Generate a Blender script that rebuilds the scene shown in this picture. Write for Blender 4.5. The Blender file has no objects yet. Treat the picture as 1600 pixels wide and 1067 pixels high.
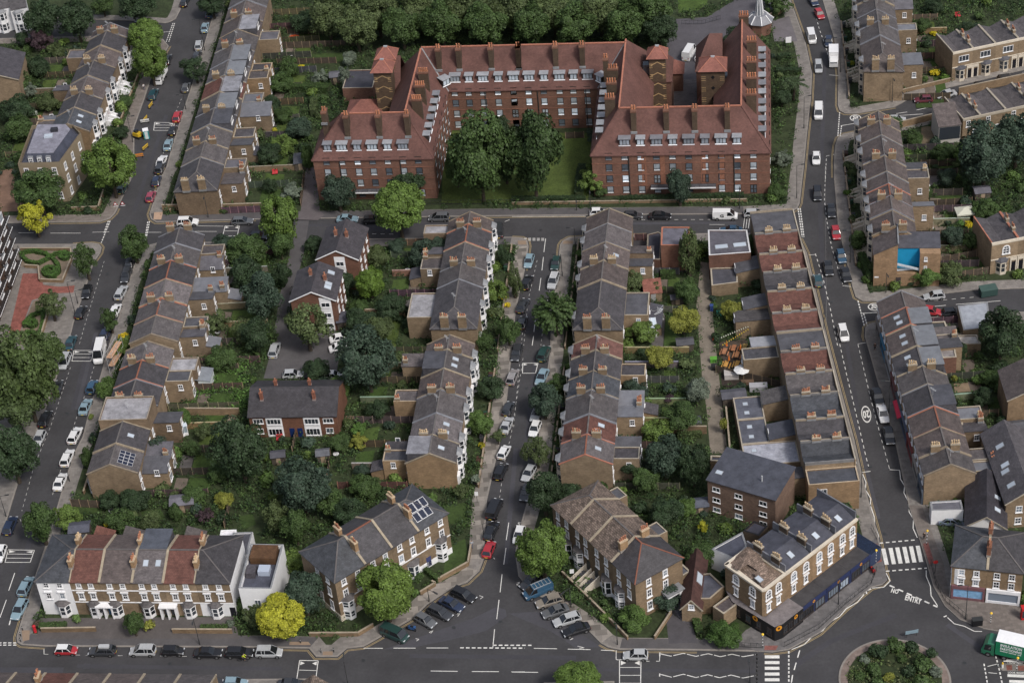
import bpy, math, random
import numpy as np
from mathutils import Vector, Matrix
random.seed(7); rng = np.random.default_rng(7)
C = bpy.context.scene.collection; SC = bpy.context.scene
# ---------------------------------------------------------------- camera
F, PITCH, ROLL, CH, CY = 3212.35, 0.661060, -0.102915, 241.665, -310.8
_fw = Vector((0, math.cos(PITCH), -math.sin(PITCH))); _rt = Vector((1, 0, 0)); _up = _rt.cross(_fw)
RT = math.cos(ROLL)*_rt + math.sin(ROLL)*_up; UP = -math.sin(ROLL)*_rt + math.cos(ROLL)*_up
cd = bpy.data.cameras.new('camera'); cam = bpy.data.objects.new('camera', cd); C.objects.link(cam)
cam.matrix_world = Matrix(((RT.x, UP.x, -_fw.x, 0), (RT.y, UP.y, -_fw.y, CY), (RT.z, UP.z, -_fw.z, CH), (0, 0, 0, 1)))
cd.sensor_width = 36; cd.lens = F/1600*36; cd.clip_start = 1; cd.clip_end = 6000
SC.camera = cam
# ---------------------------------------------------------------- sky, sun, exposure
SUN_EL, SUN_AZ = math.radians(50), math.radians(143)      # azimuth clockwise from +Y
w = bpy.data.worlds.new('World'); SC.world = w; w.use_nodes = True
nt = w.node_tree; bg = nt.nodes['Background']; sky = nt.nodes.new('ShaderNodeTexSky')
sky.sky_type = 'NISHITA'; sky.sun_disc = False; sky.sun_elevation = SUN_EL; sky.sun_rotation = SUN_AZ
sky.dust_density = 4.0; sky.air_density = 1.0; sky.ozone_density = 1.2
hs = nt.nodes.new('ShaderNodeHueSaturation'); hs.inputs['Saturation'].default_value = .62; nt.links.new(sky.outputs[0], hs.inputs['Color']); nt.links.new(hs.outputs[0], bg.inputs[0]); bg.inputs[1].default_value = 0.115
sl = bpy.data.lights.new('sun', 'SUN'); sl.energy = 1.85; sl.angle = math.radians(10); sl.color = (1, .96, .91)
so = bpy.data.objects.new('sun', sl); C.objects.link(so); so.location = (0, 0, 300)
sd = Vector((math.sin(SUN_AZ)*math.cos(SUN_EL), math.cos(SUN_AZ)*math.cos(SUN_EL), math.sin(SUN_EL)))
so.rotation_euler = sd.to_track_quat('Z', 'Y').to_euler()
SC.view_settings.view_transform = 'Standard'; SC.view_settings.look = 'None'
SC.view_settings.exposure = 0.33; SC.view_settings.gamma = 1.0; SC.view_settings.use_curve_mapping = False
# ---------------------------------------------------------------- photo pixel -> world
TX = [0, 400, 800, 1180]; TY = {'a': 0, 'b': 260, 'c': 520, 'd': 787}
def g(t, x, y): return (TX[int(t[1])] + x/3.81, TY[t[0]] + y/3.81)
def P(p, h=0.0):
  d = F*_fw + (p[0]-800)*RT - (p[1]-533.5)*UP
  t = (h-CH)/d.z
  return Vector((d.x*t, CY+d.y*t, h))
def PX(v):
  d = Vector(v)-Vector((0, CY, CH)); z = d.dot(_fw)
  return (800+F*d.dot(RT)/z, 533.5-F*d.dot(UP)/z)
def scale_at(p, h=0):
  q = P(p, h); return F/((q-Vector((0, CY, CH))).dot(_fw))
def pts(s, h=0.0):
  a = [float(x) for x in s.replace(',', ' ').split()]
  return [P((a[i], a[i+1]), h) for i in range(0, len(a), 2)]
# ---------------------------------------------------------------- materials
M = {}
def nd(nt, t, **k):
  n = nt.nodes.new('ShaderNode'+t)
  for a, b in k.items(): setattr(n, a, b)
  return n
def mat(name, col, rough=.8, n1=(0, 0), n2=(0, 0), pat=None, spec=.3, tint=True, metal=0, emit=0, rnd=0, coat=0, isl=0, bump=0):
  """n1,n2: (scale, amount) noise variation in metres; pat: (w,h,amount,mortar) courses from UV; rnd: per-object variation"""
  m = bpy.data.materials.new(name); m.use_nodes = True; t = m.node_tree; b = t.nodes['Principled BSDF']
  b.inputs['Roughness'].default_value = rough; b.inputs['Specular IOR Level'].default_value = spec
  b.inputs['Metallic'].default_value = metal
  if coat: b.inputs['Coat Weight'].default_value = coat; b.inputs['Coat Roughness'].default_value = .1
  L = t.links; rgb = nd(t, 'RGB'); rgb.outputs[0].default_value = (*col, 1); cur = rgb.outputs[0]
  def mul(a, bsock):
    x = nd(t, 'Mix', data_type='RGBA', blend_type='MULTIPLY'); x.inputs[0].default_value = 1
    L.new(a, x.inputs[6]); L.new(bsock, x.inputs[7]); return x.outputs[2]
  def gray(v, lo, hi):
    r = nd(t, 'MapRange'); r.inputs[3].default_value = lo; r.inputs[4].default_value = hi; L.new(v, r.inputs[0]); return r.outputs[0]
  oi = nd(t, 'ObjectInfo')
  if tint: cur = mul(cur, oi.outputs['Color'])
  if rnd: cur = mul(cur, gray(oi.outputs['Random'], 1-rnd, 1+rnd))
  geo = nd(t, 'NewGeometry')
  for i, (sc, am) in enumerate((n1, n2)):
    if not am: continue
    n = nd(t, 'TexNoise'); n.inputs['Scale'].default_value = 1/sc; n.inputs['Detail'].default_value = 4; n.inputs['Roughness'].default_value = .65
    L.new(geo.outputs['Position'], n.inputs['Vector'])
    r = nd(t, 'MapRange'); r.inputs[1].default_value = .3; r.inputs[2].default_value = .7
    r.inputs[3].default_value = 1-am; r.inputs[4].default_value = 1+am; L.new(n.outputs['Fac'], r.inputs[0]); cur = mul(cur, r.outputs[0])
  if isl: cur = mul(cur, gray(geo.outputs['Random Per Island'], 1-isl, 1+isl))
  if pat:
    uv = nd(t, 'UVMap'); br = nd(t, 'TexBrick'); br.inputs['Scale'].default_value = 1
    br.inputs['Brick Width'].default_value = pat[0]; br.inputs['Row Height'].default_value = pat[1]
    br.inputs['Mortar Size'].default_value = pat[3]; br.inputs['Mortar Smooth'].default_value = .3
    a = pat[2]; br.inputs['Color1'].default_value = (1-a, 1-a, 1-a, 1); br.inputs['Color2'].default_value = (1+a, 1+a, 1+a, 1)
    k = pat[4] if len(pat) > 4 else 1-1.6*a; br.inputs['Mortar'].default_value = (k, k, k, 1)
    L.new(uv.outputs[0], br.inputs['Vector']); cur = mul(cur, br.outputs['Color'])
  if bump:
    n = nd(t, 'TexNoise'); n.inputs['Scale'].default_value = 1/bump; n.inputs['Detail'].default_value = 3; L.new(geo.outputs['Position'], n.inputs['Vector'])
    bp = nd(t, 'Bump'); bp.inputs['Strength'].default_value = .5; bp.inputs['Distance'].default_value = bump*.3
    L.new(n.outputs['Fac'], bp.inputs['Height']); L.new(bp.outputs[0], b.inputs['Normal'])
  L.new(cur, b.inputs['Base Color'])
  if emit:
    b.inputs['Emission Color'].default_value = (*col, 1); b.inputs['Emission Strength'].default_value = emit
  M[name] = m; return m
mat('asphalt', (.05, .049, .052), .85, (7, .2), (.5, .11), tint=False, spec=.25)
mat('asphalt_patch', (.056, .055, .063), .85, (6, .12), (.5, .08))
mat('paving', (.18, .165, .152), .85, (4, .15), (.4, .1), (.9, .6, .16, .012))
mat('patchwork', (.2, .18, .16), .85, (5, .1), (.4, .08), (1.9, 1.2, .42, .01, .6))
mat('tarmac_path', (.085, .08, .082), .9, (3, .15), (.4, .1))
mat('tactile', (.24, .175, .125), .9, (2, .1), (.3, .08))
mat('soil', (.03, .042, .017), .95, (3, .35), (.6, .35), tint=False)
mat('lawn', (.036, .06, .016), .95, (2.5, .25), (.35, .3))
mat('concrete', (.2, .185, .165), .9, (2, .22), (.4, .12))
mat('kerbstone', (.22, .2, .18), .9, (2, .15), (.3, .1))
mat('paint_white', (.62, .61, .58), .8, (1.5, .14), (.25, .16), tint=False)
mat('paint_yellow', (.33, .25, .13), .8, (1.5, .2), (.3, .1), tint=False)
mat('brick_stock', (.218, .16, .104), .9, (2.2, .22), (.35, .14), (.45, .15, .13, .012), rnd=.16)
mat('brick_red', (.158, .083, .06), .9, (3, .2), (.4, .12), (.45, .15, .14, .012), rnd=.06)
mat('brick_dark', (.075, .055, .04), .9, (1.5, .2), (.3, .14), (.45, .15, .12, .012), rnd=.1)
mat('slate', (.083, .076, .077), .62, (1.3, .3), (.35, .2), (.45, .28, .17, .018), rnd=.14, spec=.4)
mat('tile_red', (.122, .056, .045), .8, (1.2, .3), (.35, .14), (.4, .3, .14, .03), rnd=.1)
mat('tile_worn', (.15, .115, .095), .85, (1.2, .2), (.3, .2), (.5, .34, .42, .03), rnd=.08)
mat('tile_block', (.115, .056, .047), .78, (3.5, .24), (.5, .14), (.4, .26, .1, .02))
mat('ridge_red', (.36, .15, .1), .8, (1, .15))
mat('ridge_grey', (.2, .19, .19), .7, (1, .2))
mat('felt', (.075, .075, .085), .75, (1.6, .28), (.3, .12), rnd=.1)
mat('felt_pale', (.27, .265, .28), .6, (1.5, .35), (.35, .15), rnd=.08)
mat('lead', (.2, .205, .215), .5, (1, .2), rnd=.1, spec=.5)
mat('white', (.74, .74, .75), .6, (2, .05), (.4, .04))
mat('frame_white', (.7, .7, .71), .6, tint=False)
mat('cream', (.56, .5, .41), .7, (1.5, .1), (.3, .06))
mat('coping', (.34, .3, .24), .85, (1, .18), (.3, .1))
mat('black', (.012, .012, .014), .5, tint=False)
mat('pot_red', (.33, .145, .085), .8, (.5, .2), rnd=.25)
mat('pot_buff', (.46, .34, .21), .8, (.5, .2), rnd=.2)
mat('glass', (.03, .036, .045), .08, spec=.9, rnd=.5)
mat('glass_pale', (.3, .335, .37), .22, (.7, .25), spec=.6, rnd=.3)
mat('skyglass', (.42, .47, .53), .15, spec=.7, rnd=.12)
mat('frame_dark', (.035, .028, .026), .6, tint=False)
mat('timber', (.078, .064, .052), .85, (.8, .25), (.2, .15), (3, .15, .12, .01), rnd=.2)
mat('timber_pale', (.3, .23, .16), .85, (.8, .2), (.2, .12), rnd=.1)
mat('door', (.5, .5, .5), .45)
mat('plain', (1, 1, 1), .6, (1, .08))
mat('metal', (.03, .032, .033), .5, tint=False, spec=.5)
mat('galv', (.4, .41, .42), .45, spec=.5)
mat('bark', (.05, .04, .03), .9, (.3, .25))
mat('leaf', (1, 1, 1), .6, (2.2, .34), (.7, .15), spec=.22, isl=.38)
mat('roof_dark', (.05, .048, .051), .8, (1.2, .25), tint=False)
mat('hedge_leaf', (1, 1, 1), .65, (.8, .2), spec=.2, isl=.35)
mat('carpaint', (1, 1, 1), .32, spec=.6, coat=.6)
mat('cartyre', (.012, .012, .012), .8, tint=False)
mat('rim', (.25, .25, .26), .4, tint=False, metal=.6)
mat('carglass', (.012, .014, .017), .06, spec=1, tint=False)
mat('headlight', (.6, .62, .65), .2, spec=.8, tint=False)
mat('taillight', (.3, .01, .01), .3, spec=.6, tint=False)
mat('numberplate', (.6, .6, .55), .5)
mat('skin', (.45, .28, .2), .6, tint=False)
mat('cloth', (1, 1, 1), .9)
mat('panel_solar', (.02, .025, .045), .3, spec=.3, tint=False)
# ---------------------------------------------------------------- mesh builder
class MB:
  def __init__(s): s.v = []; s.f = []; s.m = []
  def face(s, ps, mi=0):
    i = len(s.v); s.v += [tuple(p) for p in ps]; s.f.append(tuple(range(i, i+len(ps)))); s.m.append(mi)
  def box(s, x0, y0, z0, x1, y1, z1, mi=0, top=None, bottom=True):
    a = [(x0, y0), (x1, y0), (x1, y1), (x0, y1)]; s.prism(a, z0, z1, mi, top, bottom)
  def prism(s, poly, z0, z1, mi=0, top=None, bottom=True):
    """poly: ccw xy; z1 a number or a list per vertex"""
    n = len(poly); zt = z1 if isinstance(z1, (list, tuple)) else [z1]*n
    for i in range(n):
      j = (i+1) % n
      s.face([(poly[i][0], poly[i][1], z0), (poly[j][0], poly[j][1], z0), (poly[j][0], poly[j][1], zt[j]), (poly[i][0], poly[i][1], zt[i])], mi)
    s.face([(poly[i][0], poly[i][1], zt[i]) for i in range(n)], mi if top is None else top)
    if bottom: s.face([(poly[i][0], poly[i][1], z0) for i in reversed(range(n))], mi)
  def slab(s, ps, th, mi=0, side=None):
    """a sloping plate: ps is its top face, ccw from above, th its vertical thickness"""
    n = len(ps); lo = [(p[0], p[1], p[2]-th) for p in ps]; sm = mi if side is None else side
    s.face(ps, mi); s.face(lo[::-1], sm)
    for i in range(n):
      j = (i+1) % n; s.face([lo[i], lo[j], ps[j], ps[i]], sm)
  def bar(s, a, b, w, h=None, mi=0):
    """rectangular bar from a to b; w across, h vertical-ish"""
    a, b = Vector(a), Vector(b); h = h or w; d = (b-a).normalized(); z = Vector((0, 0, 1))
    if abs(d.z) > .95: z = Vector((0, 1, 0))
    x = d.cross(z).normalized()*w/2; y = x.cross(d).normalized()*h/2
    q = [(-x-y), (x-y), (x+y), (-x+y)]
    A = [a+o for o in q]; B = [b+o for o in q]
    for i in range(4):
      j = (i+1) % 4; s.face([A[i], B[i], B[j], A[j]][::-1], mi)
    s.face(A, mi); s.face(B[::-1], mi)
  def tube(s, a, b, r0, r1=None, n=8, mi=0, caps=True):
    a, b = Vector(a), Vector(b); r1 = r0 if r1 is None else r1; d = (b-a).normalized()
    x = d.orthogonal().normalized(); y = d.cross(x)
    A = [a+(x*math.cos(k*2*math.pi/n)+y*math.sin(k*2*math.pi/n))*r0 for k in range(n)]
    B = [b+(x*math.cos(k*2*math.pi/n)+y*math.sin(k*2*math.pi/n))*r1 for k in range(n)]
    for i in range(n):
      j = (i+1) % n; s.face([A[i], A[j], B[j], B[i]], mi)
    if caps: s.face(B, mi); s.face(A[::-1], mi)
  def mesh(s, name, mats, smooth=False):
    me = bpy.data.meshes.new(name); me.from_pydata(s.v, [], s.f)
    for m in mats: me.materials.append(M[m])
    if len(mats) > 1: me.polygons.foreach_set('material_index', s.m)
    if smooth: me.polygons.foreach_set('use_smooth', [True]*len(s.f))
    uv = me.uv_layers.new(name='UVMap'); dat = np.zeros((len(me.loops), 2), np.float32); k = 0
    for f in s.f:
      p = [s.v[i] for i in f]; nx = ny = nz = 0.0
      for i in range(len(p)):
        a = p[i]; b = p[(i+1) % len(p)]
        nx += (a[1]-b[1])*(a[2]+b[2]); ny += (a[2]-b[2])*(a[0]+b[0]); nz += (a[0]-b[0])*(a[1]+b[1])
      l = math.sqrt(nx*nx+ny*ny+nz*nz) or 1; nx /= l; ny /= l; nz /= l
      if abs(nz) > .995 or math.hypot(nx, ny) < 1e-6: tx, ty, tz, bx, by, bz = 1, 0, 0, 0, 1, 0
      else:
        h = math.hypot(nx, ny); tx, ty, tz = -ny/h, nx/h, 0
        bx, by, bz = ny*tz-nz*ty, nz*tx-nx*tz, nx*ty-ny*tx
      for q in p:
        dat[k, 0] = q[0]*tx+q[1]*ty; dat[k, 1] = q[0]*bx+q[1]*by+q[2]*bz; k += 1
    uv.data.foreach_set('uv', dat.ravel()); me.validate(); return me
  def build(s, name, mats, parent=None, smooth=False, col=None, loc=None, rot=None):
    if isinstance(mats, str): mats = [mats]
    return link(name, s.mesh(name, mats, smooth), parent, col, loc, rot)
def link(name, me, parent=None, col=None, loc=None, rot=None):
  o = bpy.data.objects.new(name, me); C.objects.link(o)
  if parent is not None: o.parent = parent
  if col is not None: o.color = (*col, 1)
  if loc is not None: o.location = loc
  if rot is not None: o.rotation_euler = (0, 0, rot) if isinstance(rot, (int, float)) else rot
  return o
def thing(name, label, cat, loc=(0, 0, 0), rot=0, group=None):
  return tag(link(name, None, None, None, loc, rot), label, cat, group)
def tag(o, label, cat, group=None, kind=None):
  o['label'] = label; o['category'] = cat
  if group: o['group'] = group
  if kind: o['kind'] = kind
  return o
def struct(o, kind='structure'): o['kind'] = kind; return o
ORD = ['', 'first', 'second', 'third', 'fourth', 'fifth', 'sixth', 'seventh', 'eighth', 'ninth', 'tenth', 'eleventh', 'twelfth', 'thirteenth', 'fourteenth', 'fifteenth', 'sixteenth', 'seventeenth', 'eighteenth', 'nineteenth', 'twentieth']
def area2(p): return sum(p[i][0]*p[(i+1) % len(p)][1]-p[(i+1) % len(p)][0]*p[i][1] for i in range(len(p)))/2
def ccw(p): return list(p) if area2(p) > 0 else list(p)[::-1]
def offset(poly, d):
  """inset a ccw polygon by d (negative grows it)"""
  n = len(poly); out = []
  for i in range(n):
    a, b, c = [Vector(poly[k % n][:2]) for k in (i-1, i, i+1)]
    e1 = (b-a).normalized(); e2 = (c-b).normalized()
    n1 = Vector((-e1.y, e1.x)); n2 = Vector((-e2.y, e2.x)); m = n1+n2
    if m.length < .3: m = n1
    m = m.normalized(); k = min(2.0, 1/max(.4, m.dot(n1))); q = b+m*d*k; out.append((q.x, q.y))
  return out
HEDGE, PATCH, ZEBRA, BLOCK, ROUND = 'hedge-garden street', 'patchwork-pavement street', 'zebra-crossing street', 'road below the red mansion block', 'roundabout road'
# ---------------------------------------------------------------- ground, road, blocks
def sheet(name, poly, z, m, col=None, kind='structure'):
  from mathutils.geometry import delaunay_2d_cdt
  q = ccw(poly); r = delaunay_2d_cdt([Vector(p[:2]) for p in q], [], [list(range(len(q)))], 1, 1e-4)
  b = MB(); b.v = [(p.x, p.y, z) for p in r[0]]; b.f = [tuple(f) for f in r[2]]; b.m = [0]*len(b.f)
  return struct(b.build(name, m, col=col), kind)
sheet('ground', [(-3000, -1500), (3000, -1500), (3000, 4000), (-3000, 4000)], -.06, 'soil')
sheet('road', [(-330, -190), (330, -190), (330, 420), (-330, 420)], 0, 'asphalt')
KERB = {}
GP = {}
def block(key, s, inset, m='paving', col=None, garden='soil'):
  poly = ccw(pts(s)); poly = [(p[0], p[1]) for p in poly]; KERB[key] = poly
  b = MB()
  for k in range(len(poly)):
    j = (k+1) % len(poly); b.face([(*poly[k], -.02), (*poly[j], -.02), (*poly[j], .12), (*poly[k], .12)])
  struct(b.build('kerb', 'kerbstone')); sheet('pavement', poly, .12, m, col)
  i1 = offset(poly, .28); b = MB()
  for k in range(len(poly)):
    j = (k+1) % len(poly)
    b.face([(*poly[k], .124), (*poly[j], .124), (*i1[j], .124), (*i1[k], .124)])
  struct(b.build('kerb', 'kerbstone'))
  if inset:
    GP[key] = offset(poly, inset); sheet('garden_ground', GP[key], .128, garden)
def strip(key, a, b2, d0, d1, m, z=.126, name='pavement', col=None, line=None):
  """a band along kerb points nearest to the two given photo points"""
  poly = KERB[key]; n = len(poly)
  def near(q): q = P(q); return min(range(n), key=lambda i: (poly[i][0]-q.x)**2+(poly[i][1]-q.y)**2)
  i, j = near(a), near(b2); idx = [(i+k) % n for k in range(n)]; idx = idx[:idx.index(j)+1]
  if len(idx) > n/2: i, j = j, i; idx = [(i+k) % n for k in range(n)]; idx = idx[:idx.index(j)+1]
  o0, o1 = offset(poly, d0), offset(poly, d1); mb = MB()
  for p, q in zip(idx, idx[1:]):
    mb.face([(*o0[p], z), (*o0[q], z), (*o1[q], z), (*o1[p], z)][::1 if d1 > d0 else -1])
  return struct(mb.build(name, m, col=col))
block('P5', '333 24 319 71 299 136 285 178 270 226 260 262 252 276 237.5 323 233.5 335 236 343 244 348 400 343.5 760 338.5 915 337 1162 335 1238 331 1246 326 1249.5 318 1256 262 1261 210 1267 157 1269 115 1259 68 1235 0 1215 -60 340 -70', 2.7)
block('P3', '250 379 400 379 568 374 800 371 816 372 824 376 826 385 820 423 806 486 795 600 787 667 775 719 761 782 756 874 749 892 730 910 707 918 668 944 647 965 595 995 568 1010 542 1013 527 1026 494 1026 483 1013 400 1011.5 71 1010 34 1007.5 27 1003 26 995 34 968 52.5 908 79 829 87 800 100 756 115.5 709 129 683 144 625 157.5 586 173 530.5 184 500 197 449 209 417.5 218 396 230 384', 2.6)
block('P4', '875 383 879 377 889 371.5 913 370 1010 367 1089 365.5 1235 364 1246 366 1250 373 1261 396 1291.5 525 1311 599 1335 688 1348 746 1358.5 787 1373 839.5 1382 892 1386 906 1379 913 1361 918 1322 950 1280 989 1232.5 1015 1206 1019 1194 1018 1089 1016 968 1015 950 1011 939 1005 915.5 981 860 944.5 822 915 810 900 805 866 808 839.5 819 800 828 770 839 704 855 580 859 554 862 488 868 449', 2.6)
block('A1', '295 -30 282 16 275 30 266 35 258 37 200 33 100 30 -40 26 -40 -60 300 -70', 2.3)
block('P1', '264 73 239 115 226 155 210 200 210 240 205 281 184 326 180 334 172 342 157 347 79 348 -40 350 -40 62 200 56 255 62', 2.7, 'paving', (.9, .85, .82))
block('P2', '-40 384 26 382 113 382 143 380 155 382 159 387 157 396 147 410 136 444 115.5 504 111.5 520 94.5 572 79 620 60 667 50 698 30 750 10 815 -20 880 -60 880', 0)
block('P6', '1285 0 1303 60 1310 118 1309 165 1312 174 1320 178 1337.5 178.5 1398 168 1432 149 1521 129 1600 110 1680 92 1680 -90 1262 -90', 2.6, 'paving', (1.15, 1.15, 1.15))
block('P7', '1303 278 1303 250 1305 228 1309 216 1318 210 1340 206 1408 194 1461 181 1600 143 1690 120 1690 450 1600 451 1521 454 1442 463 1373 471 1348 471 1337 465 1332 449 1322 407 1309 352 1305 300', 2.8, 'paving', (1.1, 1.1, 1.1))
block('P8', '1351 526 1352 512 1358 506 1374 503 1470 495 1568 489 1690 484 1690 1002 1600 993 1537 982.5 1500 968 1476.5 947 1458 915.6 1442 860 1419 787 1398 688 1374 606.6 1353 533', 3.6)
block('P9', '-60 1064 200 1062 500 1060 505 1075 505 1180 -90 1180', 1.8)
block('P10', '850 1066 960 1064 962 1180 845 1180', .8)
# extra surfaces
FOOT = []
def ground_sheet(name, s, m, z=.134, col=None, kind='structure'):
  if name not in ('road_patch', 'gravel_bed'): FOOT.append([(p[0], p[1]) for p in pts(s)])
  return sheet(name, [(p[0], p[1]) for p in pts(s)], z, m, col, kind)
strip('P3', (756, 874), (826, 385), .3, 3.0, 'patchwork'); strip('P4', (868, 449), (805, 866), .3, 2.9, 'patchwork')
strip('P3', (595, 995), (749, 892), .3, 3.4, 'patchwork'); strip('P4', (810, 900), (939, 1005), .3, 3.6, 'patchwork')
strip('P3', (483, 1013), (34, 1007.5), .3, 2.5, 'tarmac_path', z=.13); strip('P4', (1206, 1019), (968, 1015), .3, 2.4, 'tarmac_path', z=.13)
strip('P5', (233.5, 335), (1162, 335), .3, 2.6, 'tarmac_path', z=.13); strip('P3', (800, 371), (250, 379), .3, 2.5, 'tarmac_path', z=.13)
ground_sheet('pavement', '1383 890 1386 906 1379 912 1361 917 1322 949 1280 988 1232 1014 1206 1018 1180 1017 1150 1000 1165 985 1355 870 1362 845 1370 840', 'paving', .132, (.72, .74, .8))
ground_sheet('pavement', '1459 913 1443 860 1421 790 1440 790 1474 880 1485 935 1600 945 1690 950 1690 1001 1600 992 1538 981.5 1500 967 1477 946', 'paving', .132, (.85, .8, .78))
ground_sheet('lawn', '695 205 930 210 918 318 690 318', 'lawn', .134, (1.7, 1.45, 1.3))
ground_sheet('parking_court', '425 545 440 515 520 510 534 530 525 592 412 592', 'tarmac_path', .136)
ground_sheet('driveway', '462 346 483 346 474 400 455 470 448 520 428 522 438 460 452 400', 'tarmac_path', .135)
ground_sheet('driveway', '497 345 507 337 500 330 497 300 492 262 478 262 474 300 470 330 462 344', 'tarmac_path', .135, (1.3, 1.2, 1.2))
ground_sheet('alley', '1095 410 1109 412 1112 470 1117 530 1129 640 1137 709 1110 709 1104 640 1097 590 1093 540 1088 480', 'concrete', .136, (.9, .83, .75))
ground_sheet('garden_path', '36 428 62 428 68 446 92 449 117 447 115 458 88 459 50 470 29 525 14 522', 'tile_red', .136, (2.0, 1.6, 1.6))
ground_sheet('gravel_bed', '28 396 112 393 113 406 98 440 66 436 60 420 34 418', 'concrete', .136, (.85, .72, .6))
ground_sheet('gravel_bed', '52 472 74 462 70 500 60 540 30 540 30 525', 'concrete', .138, (.85, .72, .6))
ground_sheet('car_park', '1040 32 1105 28 1150 0 1180 -40 1240 -40 1215 10 1150 60 1135 130 1045 140', 'tarmac_path', .136, (.95, .95, 1.05))
ground_sheet('lawn', '1060 22 1058 -20 1112 -20 1104 8 1090 18', 'lawn', .14, (1.5, 1.5, 1.2))
ground_sheet('courtyard', '1008 125 1135 125 1120 178 1000 180', 'paving', .14, (.62, .6, .66))
ground_sheet('forecourt', '1204 35 1233 26 1246 66 1210 66', 'tarmac_path', .138, (1.5, 1.45, 1.5))
ground_sheet('driveway', '1035 430 1075 425 1072 360 985 372 984 420', 'tarmac_path', .135, (.55, .55, .6))
ground_sheet('driveway', '1040 958 1075 955 1090 1004 1045 1006', 'tarmac_path', .136, (.8, .8, .85))
ground_sheet('front_yard', '62 966 365 964 374 998 58 998', 'tarmac_path', .137, (1.05, 1.0, .95)); ground_sheet('terrace_patio', '319 660 366 645 372 655 330 668', 'paving', .137, (1.5, 1.15, 1.0))
ground_sheet('terrace_patio', '995 578 1012 574 1012 606 996 610', 'concrete', .137, (1.1, .95, .8))
ground_sheet('terrace_patio', '540 650 608 652 605 660 538 660', 'concrete', .137, (.8, .6, .45))
ground_sheet('terrace_patio', '1490 600 1525 598 1522 612 1492 614', 'concrete', .137, (1, .8, .6))
ground_sheet('terrace_patio', '1440 100 1475 104 1472 118 1432 116', 'concrete', .137, (.5, .5, .55))
ground_sheet('terrace_patio', '1420 340 1468 332 1470 356 1425 362', 'concrete', .137, (.8, .68, .55))
ground_sheet('terrace_patio', '1443 270 1480 268 1486 290 1443 290', 'paving', .137, (.7, .7, .75))
ground_sheet('building_site', '0 268 22 264 24 316 60 318 62 330 0 332', 'concrete', .137, (.9, .6, .48))
ground_sheet('dirt_yard', '1440 200 1466 196 1464 226 1438 226', 'concrete', .137, (.7, .58, .42))
for s in ('463 60 508 58 552 66 552 72 462 72', '460 90 500 84 548 84 548 97 465 98', '1425 370 1470 366 1478 375 1420 378', '1012 590 1060 588 1060 604 1012 604', '1430 160 1478 150 1482 168 1432 170', '1465 300 1500 296 1505 312 1460 314', '1495 412 1545 408 1548 424 1500 426',
      '1020 664 1080 660 1082 674 1022 676', '305 724 345 718 340 745 302 745', '688 790 728 786 730 812 705 820', '372 808 395 803 400 820 380 828', '1512 625 1570 620 1580 642 1514 645', '110 790 160 785 160 800 108 808', '220 800 250 795 260 812 226 815', '700 855 727 842 733 884 690 910'):
  ground_sheet('lawn', s, 'lawn', .14)
# ---------------------------------------------------------------- road markings
def path_line(mb, ps, wd, dash=None, gap=None, z=.006, off=0):
  ps = [Vector((p[0], p[1], z)) for p in ps]; acc = 0; on = True; rem = dash or 1e9
  for a, b in zip(ps, ps[1:]):
    d = b-a; L = d.length
    if L < 1e-6: continue
    d /= L; n = Vector((-d.y, d.x, 0)); s = 0
    while s < L-1e-6:
      e = min(L, s+rem)
      if on: mb.face([a+d*s-n*(wd/2-off), a+d*e-n*(wd/2-off), a+d*e+n*(wd/2+off), a+d*s+n*(wd/2+off)])
      rem -= e-s; s = e
      if rem < 1e-6: on = not on; rem = dash if on else gap
def gl(t, s): a = [float(x) for x in s.split()]; return [P(g(t, a[i], a[i+1])) for i in range(0, len(a), 2)]
mk = MB()
def ln(t, s, wd=.12, dash=None, gap=None): path_line(mk, gl(t, s), wd, dash, gap)
for s in ('1040 993 1200 995', '1285 996 1445 997', '1520 998 1600 998', '640 858 755 858', '818 857 950 857', '1015 856 1145 856', '1505 110 1490 215', '1488 262 1475 360', '1465 418 1453 525', '1447 570 1433 685', '1420 745 1410 855'): ln('d1', s, .13)
for s in ('0 1000 155 1001', '130 858 268 861', '332 863 467 866', '530 869 610 872'): ln('d2', s, .13)
ln('d1', '1215 855 1600 857', .25, .6, .35); ln('d1', '1410 840 1640 840', .25, .6, .35)
ln('d0', '-40 826 105 826', .22, .55, .3); ln('d0', '-40 839 105 839', .22, .55, .3)
ln('d0', '260 893 560 900 1600 911', .07, .8, 1.0); ln('d0', '262 862 262 893', .1)
def boxmark(t, s, div=1):
  q = gl(t, s); q.append(q[0]); path_line(mk, q, .13)
  for k in range(1, div+1):
    f = k/(div+1); path_line(mk, [q[0].lerp(q[3], f), q[1].lerp(q[2], f)], .11)
  for f0, a, b in ((.06, q[0], q[1]), (.94, q[1], q[0])):
    m0 = q[0].lerp(q[1], f0); m1 = q[0].lerp(q[1], .3 if f0 < .5 else .7); dn = (q[3]-q[0])*.09
    A = m0+dn*.5; mk.face(sorted_ccw([(A.x, A.y, .0065), ((A+dn*2.2).x, (A+dn*2.2).y, .0065), ((m1+dn*1.6).x, (m1+dn*1.6).y, .0065)]))
def sorted_ccw(t): return t if area2(t) > 0 else t[::-1]
boxmark('d1', '260 930 370 932 355 1050 242 1045'); boxmark('d2', '640 925 768 925 766 1066 640 1066', 2)
boxmark('c2', '65 180 155 180 140 240 62 240', 0); boxmark('c0', '440 105 560 105 540 168 428 168', 2); boxmark('d0', '48 272 205 275 180 347 30 347', 2); boxmark('a0', '920 730 1040 732 1030 778 915 778', 2); boxmark('b0', '1340 355 1425 356 1412 415 1326 415', 1)
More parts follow.
